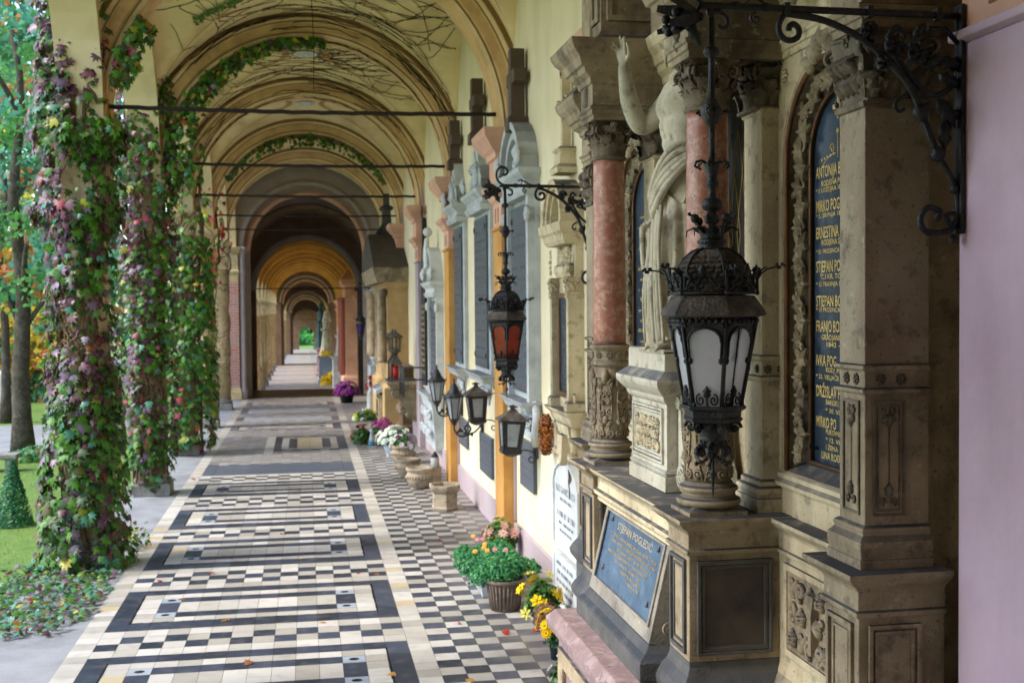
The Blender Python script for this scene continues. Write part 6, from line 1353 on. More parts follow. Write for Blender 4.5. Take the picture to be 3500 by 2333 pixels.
def carriage_lantern(y, z, lab, s=1):
    T = thing('wall_lantern', lab, 'lantern', (1.72, y, z), 'small lanterns fixed to the wall'); m = MB(); x = 1.68; n = 6
    for k in range(n): a = k*pi/3; m.tube([(x+.05*cos(a), y+.05*sin(a), z-.16), (x+.105*cos(a), y+.105*sin(a), z+.1)], .007, 5)
    m.lathe(x, y, [(.05, z-.17), (.055, z-.15), (.05, z-.14)], 6, False); m.lathe(x, y, [(.02, z-.22), (.035, z-.19), (.05, z-.17)], 6, False)
    m.lathe(x, y, [(.10, z+.1), (.125, z+.11), (.12, z+.125), (.09, z+.15), (.06, z+.19), (.05, z+.21), (.055, z+.225), (.035, z+.235), (.03, z+.26), (.012, z+.27), (.012, z+.31), (.004, z+.33)], 12)
    for k in range(n): a = k*pi/3; m.tube([(x+.12*cos(a), y+.12*sin(a), z+.115), (x+.125*cos(a), y+.125*sin(a), z+.15)], .006, 4)
    m.obj('lantern_cage', M_IRON, T)
    for k in range(n):
        a, b = k*pi/3, (k+1)*pi/3; g = MB(); g.add([(x+.048*cos(a), y+.048*sin(a), z-.15), (x+.048*cos(b), y+.048*sin(b), z-.15), (x+.10*cos(b), y+.10*sin(b), z+.1), (x+.10*cos(a), y+.10*sin(a), z+.1)], [(0, 1, 2, 3)]); g.obj('glass_pane', M_CLEAR, T)
    m = MB(); m.tube(cr([(x, y, z-.2), (x+.0, y, z-.27), (x+.05, y, z-.34), (x+.14, y, z-.34), (x+.19, y, z-.27), (x+.16, y, z-.22), (x+.12, y, z-.25), (x+.14, y, z-.29)]), .011, 7); m.tube(cr([(x+.14, y, z-.34), (x+.24, y, z-.3), (x+.32, y, z-.2), (x+.33, y, z-.08)]), .010, 6)
    for q in range(5): leafplate(m, (x+.05*q, z-.3), 1.2*q, .06, .04, lambda p, b, d: (p, y-d, b), .006, .01)
    m.box(1.99, 2.018, y-.04, y+.04, z-.35, z+.02); m.obj('scroll_arm', M_IRON, T)
carriage_lantern(15.2, 1.32, 'ornate hexagonal black lantern on a scrolled arm beside the second ochre pilaster'); carriage_lantern(13.4, 1.25, 'ornate hexagonal black lantern between the two ochre pilasters')
for y, z, g in ((23.5, 1.75, 'pair'), (25.6, 1.78, 'single')):
    T = thing('wall_lantern', 'plain tapering green grey lantern on the beige tomb wall' if g == 'pair' else 'farther plain tapering green grey lantern near the beige tomb house', 'lantern', (1.75, y, z), 'small lanterns fixed to the wall'); m = MB(); m.lathe(1.7, y, [(.05, z-.12), (.09, z+.12), (.10, z+.125), (.09, z+.14)], 6, False); m.obj('lantern_cage', mat('green_iron', '#2f4644', '#3b4f4c', 10, .5), T); m = MB(); m.tube(cr([(1.7, y, z-.12), (1.7, y, z-.2), (1.8, y, z-.24), (1.9, y, z-.18), (1.98, y, z-.18)]), .012, 6); m.obj('scroll_arm', M_IRON, T)
# stone bracket with two grave lanterns and red candles
T = thing('wall_bracket', 'carved grey stone bracket shelf carrying two black grave lanterns', 'bracket', (XW, 21.7, 1.1)); m = MB(); m.box(1.45, XW, 21.2, 22.2, 1.0, 1.06); m.stack(1.52, XW, 21.3, 22.1, [(.92, .0), (.96, .03), (1.0, .05)])
for yy in (21.45, 21.95):
    P = [(1.55, .92), (1.60, .78), (1.72, .66), (1.82, .5), (1.86, .36), (1.93, .30), (2.02, .30), (2.02, .92)]; m.prism(P, lambda a, b, d, yy=yy: (a, yy+d, b), -.09, .09); m.prism([(1.62+.09*cos(k*pi/8), .82+.09*sin(k*pi/8)) for k in range(16)], lambda a, b, d, yy=yy: (a, yy+d, b), -.1, .1); m.prism([(1.86+.07*cos(k*pi/8), .42+.07*sin(k*pi/8)) for k in range(16)], lambda a, b, d, yy=yy: (a, yy+d, b), -.1, .1)
m.obj('console', M_STONE2, T, .004)
def grave_lantern(y, x, lab):
    T = thing('grave_lantern', lab, 'lantern', (x, y, 1.06), 'grave lanterns on the stone bracket'); m = MB(); m.stack(x-.1, x+.1, y-.1, y+.1, [(1.06, 0), (1.09, 0), (1.1, -.02)], fixx1=False)
    for a in (-1, 1):
        for b in (-1, 1): m.tube([(x+a*.08, y+b*.08, 1.08), (x+a*.08, y+b*.08, 1.38)], .012, 5)
    m.stack(x-.1, x+.1, y-.1, y+.1, [(1.36, 0), (1.38, .01), (1.47, -.05), (1.5, -.06)], fixx1=False); m.lathe(x, y, [(.03, 1.5), (.035, 1.55), (.06, 1.58), (.1, 1.6), (.1, 1.63), (.06, 1.64)], 10)
    for k in range(8): a = k*pi/4; m.tube([(x+.08*cos(a), y+.08*sin(a), 1.62), (x+.1*cos(a), y+.1*sin(a), 1.85)], .008, 4)
    m.lathe(x, y, [(.13, 1.85), (.135, 1.87), (.07, 1.92), (.02, 1.95), (.015, 2.0)], 12); m.obj('lantern_body', M_IRON2, T); m = MB(); m.lathe(x, y, [(.045, 1.1), (.05, 1.12), (.05, 1.3), (.03, 1.33)], 12); m.obj('red_candle', mat('red_candle_glass', '#b81414', '#8f0d0f', 6, .25), T)
grave_lantern(21.45, 1.62, 'nearer black grave lantern with red candle on the stone bracket'); grave_lantern(21.95, 1.6, 'rear black grave lantern with red candle on the stone bracket')
T = thing('window_grille', 'dark iron rail with hoops projecting from the wall past the second ochre pilaster', 'railing', (1.8, 19.0, 1.2)); m = MB()
for z in (1.22, 1.42): m.tube([(1.5, 19.0, z), (2.0, 19.0, z)], .014, 5); m.tube([(1.5, 19.0, z), (1.5, 18.3, z)], .014, 5)
for yy in (18.3, 18.65, 19): m.tube([(1.5, yy, 1.0), (1.5, yy, 1.45)], .014, 5)
m.obj('rail', M_IRON, T)
# aedicule tomb with dark roof, tall stele, slanted tomb chest, far figures
T = thing('aedicule_tomb', 'beige temple shaped tomb with dark pitched roof and stone cross, farther along the wall', 'tomb', (1.8, 25.6, 0)); y = 25.4; a, b = 23.3, 27.6; m = MB(); m.stack(1.62, XW, a, b, [(0, .1), (.8, .1), (.85, .02), (.9, 0), (2.75, 0), (2.8, .05), (2.9, .08)], 0); m.obj('tomb_body', mat('beige_tomb', '#b3976a', '#9c8258', 3, .85, .2, 50, stain='#6d5434', samt=.5), T, .006)
for yy in (a+.15, a+1.0, b-1.0, b-.15): m = MB(); m.lathe(1.5, yy, [(.12, 1.3), (.10, 1.36), (.09, 2.6), (.13, 2.7), (.14, 2.78)], 14); m.obj('tomb_column', M_STONE2, T)
m = MB(); m.stack(1.4, XW, a-.1, b+.1, [(2.9, 0), (3.0, .03), (3.05, .06), (3.15, .08), (3.2, .1)]); m.obj('cornice', M_STONE2, T, .006)
m = MB(); yc = (a+b)/2; m.prism([(a-.25, 3.2), (b+.25, 3.2), (yc+.5, 3.95), (yc-.5, 3.95)], lambda p, q, d: (1.32+d, p, q), 0, .7); m.obj('roof', mat('dark_slate_roof', '#4a4238', '#3c352d', 5, .8), T, .006)
m = MB(); m.stack(1.55, 1.95, yc-.3, yc+.3, [(3.95, 0), (4.0, .04), (4.05, 0), (4.2, -.1), (4.5, -.12), (4.52, -.06), (4.56, -.06), (4.6, -.14), (4.85, -.14)], fixx1=False); m.obj('finial', M_SOOT_SHADE, T)
T = thing('stele', 'tall pale carved stele with grey upright slabs standing before the aedicule tomb', 'gravestone', (1.75, 28.6, 0)); m = MB(); m.stack(1.6, XW, 28.0, 29.2, [(0, .1), (1.0, .1), (1.05, 0), (3.0, 0), (3.1, .08), (3.25, .1), (3.6, -.1)]); scrollwork(m, 28.05, 29.15, 1.1, 2.9, fX(1.6), .01, .25, .04, 2); m.obj('stele_slab', M_GREYW, T, .01)
T = thing('tomb_chest', 'low brown stone tomb chest with slanting grey marble top by the wall', 'tomb', (1.6, 24.6, 0)); m = MB(); m.box(1.48, XW, 23.9, 25.0, 0, .62); m.frame([(23.98, .08), (24.92, .08), (24.92, .55), (23.98, .55)], [(24.06, .15), (24.84, .15), (24.84, .48), (24.06, .48)], fX(1.48), -.002, .03); m.obj('chest', M_STONE2, T, .01); m = MB(); m.prism([(23.8, .62), (25.1, .62), (25.1, .72), (23.8, .72)], lambda p, q, d: (1.38+d, p, q+d*.5), 0, .6); m.obj('sloping_top', M_GREYW, T, .01)
# brown stone dado wall behind the bowls, mid distance
T = thing('stone_tomb_front', 'stained brown stone tomb front with carved white relief beside the lantern bracket', 'tomb', (1.9, 22.9, 0)); m = MB(); m.stack(1.80, XW, 22.3, 23.25, [(0, .06), (.12, .06), (.16, 0), (1.15, 0), (1.2, .06), (1.28, .08)]); m.obj('tomb_body', mat('brown_stained_stone', '#7d6448', '#614c36', 4, .85, .3, 50, stain='#3a2d20', sscale=3, samt=.6, streak=True), T, .006); m = MB(); scrollwork(m, 22.4, 23.15, .3, 1.1, fX(1.8), .01, .2, .03, 6); m.obj('relief', M_STONE2, T)
T = thing('marble_shelf_tomb', 'white carved marble shelf tomb under the dark slab past the second ochre pilaster', 'tomb', (1.85, 18.3, 0)); m = MB(); m.stack(1.84, XW, 17.3, 18.9, [(.25, -.05), (.5, -.04), (.9, 0), (.98, .02), (1.02, .06), (1.07, .07)]); scrollwork(m, 17.4, 18.8, .35, .9, fX(1.84), .015, .2, .02, 2); m.obj('shelf', M_GREYW, T, .005)
# far gallery: statues and memorials
def simple_figure(x, y, z, h, mt, lab, hood=False):
    T = thing('statue', lab, 'statue', (x, y, z), 'far statues down the passage'); m = MB(); s = h/1.7
    rows = []
    for zz, r, ry in ((0, .26, .24), (.3, .22, .2), (.7, .17, .19), (.95, .14, .18), (1.05, .13, .17), (1.25, .14, .2), (1.38, .12, .2), (1.44, .07, .1), (1.48, .05, .05)):
        rows.append([(x+s*r*(1+.12*sin(9*a+zz*3))*cos(a), y+s*ry*(1+.12*sin(9*a+zz*3))*sin(a), z+s*zz) for a in [2*pi*k/36 for k in range(36)]])
    m.grid(rows, True, wrap=True)
    for sg in (-1, 1): m.tube(cr([(x, y+sg*.19*s, z+1.36*s), (x-.03*s, y+sg*.24*s, z+1.1*s), (x-.16*s, y+sg*.14*s, z+.98*s), (x-.2*s, y+sg*.03*s, z+1.05*s)]), .05*s, 8, taper=.6)
    m.ball((x, y, z+1.6*s), .105*s, 14, sc=(1, .85, 1.2)); m.ball((x-.1*s, y, z+1.59*s), .022*s, 6)
    m.obj('figure', mt, T, fixn=False)
    if hood: h_ = MB(); h_.lathe(x+.02*s, y, [(.2*s, z+1.3*s), (.15*s, z+1.5*s), (.13*s, z+1.65*s), (.09*s, z+1.74*s), (.01, z+1.77*s)], 16); h_.obj('veil', mt, T)
    return T
m = None
def plinth_(x, y, z, w, d, h, mt, lab, nm='grave_plinth'):
    T = thing(nm, lab, 'plinth', (x, y, z)); m = MB(); m.stack(x-w/2, x+w/2, y-d/2, y+d/2, [(z, .05), (z+.15, .05), (z+.2, 0), (z+h-.12, 0), (z+h-.06, .06), (z+h, .06)], fixx1=False); m.obj('block', mt, T, .01); return T
plinth_(1.05, 58, -1.25, .9, 1.0, 1.35, mat('blue_grey_stone', '#8593a5', '#6f7c90', 4, .6), 'blue grey memorial plinth carrying a white draped statue in the far gallery'); simple_figure(1.0, 58, .1, 2.1, M_STATUE, 'white draped marble statue on the blue grey plinth in the far gallery', True)
plinth_(.85, 64, -1.25, .6, .8, 1.5, mat('rosy_stone', '#b38f88', '#9c7a74', 4, .7), 'rosy plinth under the dark green bronze statue'); simple_figure(.82, 64, .25, 2.4, mat('green_bronze', '#1f4a46', '#17332f', 6, .5), 'dark green bronze statue just behind the white draped one')
plinth_(1.45, 50, -1.25, .7, .9, 1.6, M_GREYW, 'pale grey carved memorial block with iron lamps before the white statue'); simple_figure(1.6, 54, -.2, 2.2, M_WHITEM, 'slim white marble figure standing against the far gallery wall')
T = thing('wall_tomb', 'tall brown columned wall tomb in the yellow vaulted gallery', 'tomb', (1.8, 47, -1.25)); m = MB(); m.stack(1.5, XW, 45.5, 48.5, [(-1.25, .1), (-.3, .1), (-.2, 0), (3.2, 0), (3.3, .1), (3.5, .15), (4.0, -.2)]); m.obj('tomb_body', M_CAPPK, T, .01); 
for yy in (45.7, 48.3): m = MB(); m.lathe(1.4, yy, [(.12, -.2), (.1, 2.6), (.16, 2.8)], 12); m.obj('tomb_column', mat('pink_marble2', '#a8675a'), T)
# ================================================================ pots, flowers and planters on the floor
def plant_leaves(T, c, r, h, n, size, mats, name='foliage', tmpl=4, low=.0, w=None, spin=2):
    a = RNG.uniform(0, 2*pi, n); u = RNG.uniform(-.1, 1, n); ph_ = np.arccos(np.clip(u, -1, 1)); rr = RNG.uniform(.72, 1.0, n)
    pos = np.stack([c[0]+r*rr*np.sin(ph_)*np.cos(a), c[1]+r*rr*np.sin(ph_)*np.sin(a), c[2]+h*rr*np.cos(ph_)], 1)
    nr = np.stack([np.sin(ph_)*np.cos(a), np.sin(ph_)*np.sin(a), np.cos(ph_)+.2], 1)
    ids = RNG.choice(len(mats), n, p=w); return leaves(name, pos, nr, RNG.uniform(.7, 1.2, n)*size, ids, mats, T, tmpl, down=False, spin=spin)
def bloom(m, c, r, nrm=(0, 0, 1), petals=9, mi=0, ci=1, layers=2):
    c = Vector(c); nrm = Vector(nrm).normalized(); a = nrm.orthogonal().normalized(); b = nrm.cross(a)
    for l in range(layers):
        rr = r*(1-.32*l)
        for k in range(petals):
            t = 2*pi*(k+.5*l)/petals; d = a*cos(t)+b*sin(t); s = a*-sin(t)+b*cos(t); p = c+nrm*(.12*r*l)
            m.add([p+d*rr*.1, p+d*rr*.6-s*rr*.24+nrm*rr*.1, p+d*rr+nrm*rr*(.05+.25*l), p+d*rr*.6+s*rr*.24+nrm*rr*.1], [(0, 1, 2, 3)], False, mi)
    m.ball(c+nrm*r*.2, r*.2, 6, ci)
def flowers_on(T, c, r, h, n, br, cols, petals=9, name='blossoms', rr=(.9, 1.08), nodes=None, umin=.0):
    m = MB(); mt = [mat('petal_'+x, x, None, 5, .7, spec=.1) for x in cols]+[mat('flower_heart', '#b59a2c')]
    for k in range(n):
        a = RNG.uniform(0, 2*pi); u = RNG.uniform(umin, 1); q = sqrt(1-u*u); s = RNG.uniform(*rr); p = (c[0]+r*s*q*cos(a), c[1]+r*s*q*sin(a), c[2]+h*s*u)
        bloom(m, p, br*RNG.uniform(.8, 1.15), (q*cos(a)+RNG.normal(0, .2), q*sin(a)+RNG.normal(0, .2), u+.15), petals, int(RNG.integers(0, len(cols))), len(cols))
    return m.obj(name, mt, T, fixn=False)
LG = [leafmat('plant_green', '#3c6b2a', '#5a8a35'), leafmat('plant_dark', '#25461f', '#3a5f2a')]
def pot(T, x, y, r0_, r1_, h, mt, name='pot', rim=.012, n=24, ribs=0):
    m = MB(); m.lathe(x, y, [(r0_, 0), (r1_*.96, h*.86), (r1_, h*.87), (r1_+rim, h*.9), (r1_+rim, h), (r1_-.012, h), (r1_-.015, h*.85), (.01, h*.84)], n)
    if ribs:
        for k in range(ribs): a = 2*pi*k/ribs; m.tube([(x+r0_*1.0*cos(a), y+r0_*sin(a), .01), (x+r1_*.97*cos(a), y+r1_*.97*sin(a), h*.84)], .006, 5)
    return m.obj(name, mt, T)
M_BLKPL = mat('black_plastic', '#17191b', rough=.45); M_POTB = mat('brown_ribbed_pot', '#75665a', '#5c5048', 8, .85, .3, 80, stain='#3e3730', samt=.5); M_POTC = mat('carved_sandstone', '#a3957f', '#8a7d6a', 7, .9, .5, 70, stain='#5f574a', sscale=6, samt=.6)
# curly kale planters
KL = [leafmat('kale_green', '#2f7a4a', '#4a9a5c'), leafmat('kale_dark', '#1f5a3c', '#2f7048'), leafmat('kale_light', '#6aa84e', '#3f8a4a')]
def kale(T, spots, name='kale_foliage'):
    pos = []; nr = []; sz = []; 
    for (x, y, z, r) in spots:
        n = int(900*(r/.12)**2); a = RNG.uniform(0, 2*pi, n); u = RNG.uniform(-.45, 1, n); q = np.sqrt(1-u*u); s = RNG.uniform(.78, 1.02, n)*(1+.10*np.sin(a*7+u*9))
        pos.append(np.stack([x+r*s*q*np.cos(a), y+r*s*q*np.sin(a), z+r*.8*s*u], 1)); nr.append(np.stack([q*np.cos(a), q*np.sin(a), u+.3], 1)); sz.append(RNG.uniform(.014, .03, n))
    pos = np.concatenate(pos); nr = np.concatenate(nr); sz = np.concatenate(sz); return leaves(name, pos, nr, sz, RNG.choice(3, len(pos), p=[.5, .3, .2]), KL, T, 5, down=False, spin=2, smoothj=.6)
T = thing('kale_pot', 'brown ribbed round pot overflowing with curly blue green kale, nearest the tomb', 'planter', (1.53, 9.1, 0), 'kale planters by the wall'); pot(T, 1.53, 9.08, .115, .15, .25, M_POTB, ribs=28)
kale(T, [(1.50, 9.05, .30, .13), (1.40, 9.12, .27, .12), (1.38, 9.2, .22, .11), (1.63, 9.2, .30, .11), (1.75, 9.25, .27, .10), (1.55, 9.3, .28, .12)])
T = thing('kale_planter', 'pale rectangular trough of curly green kale with a few small yellow and pink flowers, behind the kale pot', 'planter', (1.5, 9.9, 0), 'kale planters by the wall'); T['label'] = 'pale rectangular trough of curly kale dotted with small yellow flowers, behind the kale pot'
m = MB(); m.stack(1.38, 1.68, 9.45, 10.3, [(0, -.03), (.17, 0), (.18, .015), (.2, .015)], fixx1=False); m.obj('trough', M_GREYW, T, .004)
kale(T, [(1.42+.12*(i % 3), 9.5+.16*(i//3)+.03*(i % 2), .19+.03*((i*7) % 3), .11) for i in range(15)]+[(1.35, 9.6, .2, .1), (1.34, 9.9, .2, .11), (1.35, 10.15, .22, .1), (1.75, 9.7, .2, .1)])
m = MB()
for k in range(9): bloom(m, (1.35+.3*RNG.random(), 9.5+.7*RNG.random(), .38), .026, (-.3, -.6, .8), 7, int(k % 2), 2)
m.obj('small_flowers', [mat('petal_apricot', '#d9a24a'), mat('petal_rose', '#c77b8c'), MATS.get('flower_heart') or mat('flower_heart', '#b59a2c')], T, fixn=False)
def bunch(name, label, cat, x, y, spec):
    T = thing(name, label, cat, (x, y, 0)); spec(T); return T
def roses(T):
    pot(T, 1.80, 10.9, .06, .08, .14, M_BLKPL); plant_leaves(T, (1.80, 10.9, .14), .16, .26, 350, .06, LG+[leafmat('wilted', '#8a8f4a')], tmpl=5); flowers_on(T, (1.80, 10.9, .16), .17, .30, 12, .06, ['#c9a59c', '#d8c0b0', '#bf8f8c'], 8, rr=(.8, 1.1))
bunch('rose_bunch', 'faded pink and cream rose bunch at the foot of the first ochre pilaster', 'flowers', 1.8, 10.9, roses)
def daff(T):
    pot(T, 1.76, 8.62, .05, .065, .16, mat('rose_pot', '#b07a78', '#9a6866')); plant_leaves(T, (1.74, 8.6, .12), .13, .22, 260, .06, LG, tmpl=4); flowers_on(T, (1.70, 8.6, .14), .17, .27, 24, .05, ['#e0c01c', '#d9b818', '#c8c060'], 6, rr=(.85, 1.12), umin=-.1)
bunch('daffodil_bunch', 'bright yellow and cream narcissus like bunch beside the kale pot', 'flowers', 1.75, 8.6, daff)
def dried(T):
    pot(T, 1.70, 8.27, .038, .052, .12, mat('purple_foil', '#6a45a8', '#553590', rough=.4)); plant_leaves(T, (1.70, 8.27, .12), .10, .12, 300, .04, [leafmat('dead_brown', '#6d4a3a', '#8d6a4a'), leafmat('dead_mauve', '#5f4048', '#a87a4a')], tmpl=5)
bunch('withered_plant', 'withered brown plant in a small purple foil pot', 'plant', 1.7, 8.27, dried)
def ymum(T):
    pot(T, 1.66, 7.72, .045, .06, .13, mat('teal_pot', '#1d3438')); plant_leaves(T, (1.66, 7.73, .12), .085, .20, 300, .035, LG); flowers_on(T, (1.61, 7.72, .20), .085, .15, 12, .04, ['#dcae10', '#e0bd20'], 12, rr=(.9, 1.05))
bunch('yellow_mum_pot', 'yellow chrysanthemums in a narrow dark teal pot', 'flowers', 1.66, 7.72, ymum)
T = thing('flower_bucket', 'empty black plastic flower bucket beside the yellow chrysanthemums', 'bucket', (1.77, 7.75, 0)); pot(T, 1.76, 7.70, .05, .068, .22, M_BLKPL)
def white_fl(T):
    plant_leaves(T, (1.60, 7.1, .02), .12, .16, 220, .05, LG, tmpl=4); flowers_on(T, (1.60, 7.1, .06), .12, .17, 8, .042, ['#dfe3e6', '#ccd4d2'], 10, rr=(.9, 1.1)); pot(T, 1.62, 7.12, .04, .05, .08, M_BLKPL)
bunch('white_flower_pot', 'small white carnations low on the floor beside the pink marble base', 'flowers', 1.6, 7.1, white_fl)
# carved stone vessels
T = thing('stone_planter', 'low empty hexagonal carved stone planter against the skirting', 'planter', (1.6, 13.6, 0), 'stone vessels along the wall'); m = MB(); cx_, cy2 = 1.60, 13.75
def hexa(R_, z): return [(cx_+R_*cos(k*pi/3+pi/6)*1.0, cy2+R_*sin(k*pi/3+pi/6)*1.15, z) for k in range(6)]
m.grid([hexa(R_, z) for R_, z in ((.16, 0), (.17, .03), (.155, .05), (.16, .2), (.19, .24), (.2, .27), (.2, .30), (.165, .30), (.15, .12))], False, wrap=True); m.add(hexa(.15, .12), [(0, 1, 2, 3, 4, 5)]); m.obj('vessel', M_POTC, T, .006)
def bowl(x, y, s, lab, extra=None):
    T = thing('stone_bowl', lab, 'bowl', (x, y, 0), 'stone vessels along the wall'); m = MB(); m.lathe(x, y, [(r_*s, z_*s) for r_, z_ in ((.10, 0), (.115, .02), (.16, .07), (.185, .13), (.185, .17), (.17, .2), (.165, .215), (.185, .235), (.195, .26), (.19, .275), (.16, .275), (.145, .2), (.01, .18))], 30)
    for k in range(28): a = 2*pi*k/28; m.ball((x+.187*s*cos(a), y+.187*s*sin(a), .15*s), .014*s, 6, sc=(1, 1, 1.8))
    m.obj('vessel', M_POTC, T); return T
bowl(1.47, 15.45, 1.0, 'round gadrooned stone bowl, nearest of the three round vessels'); bowl(1.40, 16.5, .95, 'round stone bowl just behind the nearest one'); T = bowl(1.45, 18.0, 1.0, 'stone bowl holding pale mauve and white flowers'); plant_leaves(T, (1.45, 18, .24), .17, .2, 260, .05, LG); flowers_on(T, (1.45, 18, .26), .18, .2, 24, .05, ['#cfc6d4', '#a86a9c', '#dcdfe0'], 12)
T = thing('grave_candle', 'small white glass grave candle with dark lid behind the round bowls', 'candle', (1.72, 15.9, 0)); m = MB(); m.lathe(1.72, 15.9, [(.05, .2), (.06, .22), (.06, .33), (.045, .35)], 14); m.obj('candle_glass', M_GREYW, T); m = MB(); m.lathe(1.72, 15.9, [(.05, .35), (.04, .38), (.015, .42)], 12); m.obj('candle_lid', M_IRON, T); m = MB(); m.box(1.64, 1.8, 15.82, 15.98, 0, .2); m.obj('stone_block', M_POTC, T)
T = thing('white_mum_pot', 'large white and pale green chrysanthemum bush in white cloth wrap', 'flowers', (1.35, 18.9, 0)); m = MB(); rows = []
for i in range(9):
    t = i/8; rows.append([(1.32+(.05+.09*t+.012*sin(5*a+i))*cos(a), 18.9+(.05+.09*t+.012*sin(5*a+i))*sin(a), .28*t) for a in [2*pi*k/30 for k in range(30)]])
m.grid(rows, True, wrap=True); m.obj('cloth_wrap', mat('white_cloth', '#c3ccd6', '#adb8c6', 6, .7), T); plant_leaves(T, (1.38, 18.9, .22), .27, .2, 400, .06, LG); flowers_on(T, (1.38, 18.9, .24), .28, .24, 90, .05, ['#cdd6c4', '#dfe2d8', '#b6c8bc'], 14)
T = thing('red_flower_pot', 'red flowers with green leaves standing on the pale border strip', 'flowers', (.95, 20.8, 0)); plant_leaves(T, (.95, 20.8, .03), .2, .26, 360, .06, LG, tmpl=5); flowers_on(T, (.95, 20.8, .08), .19, .27, 15, .048, ['#9c1420', '#b01a26'], 9); pot(T, .95, 20.8, .08, .1, .12, M_BLKPL)
T = thing('magenta_flower_pot', 'magenta cyclamen flowers in a black pot against the brown tomb front', 'flowers', (1.28, 20.5, 0)); pot(T, 1.28, 20.5, .09, .115, .22, M_BLKPL); plant_leaves(T, (1.28, 20.5, .22), .17, .16, 260, .06, LG); flowers_on(T, (1.28, 20.5, .30), .18, .17, 36, .05, ['#b0308c', '#c045a0'], 7)
T = thing('blue_bottle', 'small clear and turquoise bottle standing beside the magenta flowers', 'bottle', (1.1, 20.4, 0)); m = MB(); m.lathe(1.1, 20.4, [(.05, 0), (.055, .02), (.05, .07)], 12); m.obj('bottle_base', mat('turquoise_glass', '#2b86a0', '#1f6f8c', rough=.2), T); m = MB(); m.lathe(1.1, 20.4, [(.05, .07), (.035, .13), (.02, .2), (.022, .24), (.03, .25), (.028, .28)], 12); m.obj('bottle_neck', mat('pale_glass', '#a9b8c4', rough=.2), T)
T = thing('white_green_arrangement', 'low cushion of white and yellow green flowers at the foot of the tomb chest', 'flowers', (1.25, 25.2, 0)); plant_leaves(T, (1.25, 25.2, .0), .3, .17, 300, .07, LG, tmpl=5); flowers_on(T, (1.25, 25.2, .02), .28, .2, 22, .07, ['#b8c44a', '#e0e2dc', '#a9b436'], 9)
T = thing('purple_mum_pot', 'big round magenta purple chrysanthemum ball in a dark pot near the pavilion', 'flowers', (1.0, 29.8, 0)); pot(T, 1.0, 29.8, .14, .18, .2, M_BLKPL); plant_leaves(T, (1.0, 29.8, .25), .26, .22, 300, .07, LG); flowers_on(T, (1.0, 29.8, .27), .31, .27, 170, .055, ['#7a1f7c', '#8e2a8a', '#651868'], 10, umin=-.25)
T = thing('red_vase', 'white cylinder vase of dark red flowers by the far wall', 'flowers', (1.5, 28.2, 0)); m = MB(); m.lathe(1.48, 27.6, [(.08, 0), (.09, .05), (.08, .4), (.1, .42)], 14); m.obj('vase', M_WHITEM, T); flowers_on(T, (1.5, 27.6, .5), .16, .32, 14, .07, ['#8c1018', '#6d0f28'], 8)
T = thing('yellow_flower_heap', 'yellow chrysanthemum bouquets at the foot of the memorials in the far gallery', 'flowers', (.95, 55, -1.25)); 
for k, (x, y, z) in enumerate(((.95, 57, .1), (.9, 55, -.95), (1.15, 54, -.75), (.85, 52.5, -1.0))): flowers_on(T, (x, y, z), .26, .26, 34, .09, ['#d9b312', '#e0c42a'], 8, name='bouquet')
T = thing('iron_stand_lamp', 'black iron standing grave lamps before the grey memorial in the far gallery', 'lamp', (1.35, 49, -1.25)); m = MB()
for yy in (48.5, 49.6): m.tube([(1.5, yy, -1.2), (1.5, yy, .55)], .03, 6); m.lathe(1.5, yy, [(.05, .5), (.12, .6), (.12, .85), (.03, 1.0)], 8, False)
m.obj('lamp_stand', M_IRON, T)
# fallen leaves
LR = [leafmat('fallen_red', '#8f2a22', '#b0462e', .6), leafmat('fallen_brown', '#7c4a2c', '#a3683c', .6), leafmat('fallen_ochre', '#b98a3a', '#c99c50', .6)]
for i, (x, y, c) in enumerate([(1.34, 11.9, 0), (1.13, 8.72, 0), (1.40, 8.35, 0), (1.04, 7.1, 1), (1.62, 8.42, 0), (.45, 10.6, 0), (.62, 10.5, 1), (-.9, 10.85, 0), (-1.05, 9.95, 1), (-.62, 9.2, 2), (.1, 8.95, 2), (-.4, 8.0, 1), (-1.36, 13.2, 1), (-.3, 12.6, 1), (-1.56, 16.9, 0), (.2, 16.3, 2), (-1.6, 20.4, 0), (.55, 7.6, 2), (-.1, 15.6, 1), (1.0, 7.4, 2), (-1.3, 10.6, 0), (-.05, 11.3, 2)]):
    o = leaves('fallen_leaf', [(x, y, .006)], [(0, 0, 1)], [.075], [0], [LR[c]], None, 5, down=False, smoothj=.25)
    tag(o, ['small dark red fallen leaf lying on the tiled floor', 'small brown fallen leaf lying on the tiled floor', 'small pale ochre fallen leaf lying on the tiled floor'][c], 'leaf', 'fallen leaves on the tiles')
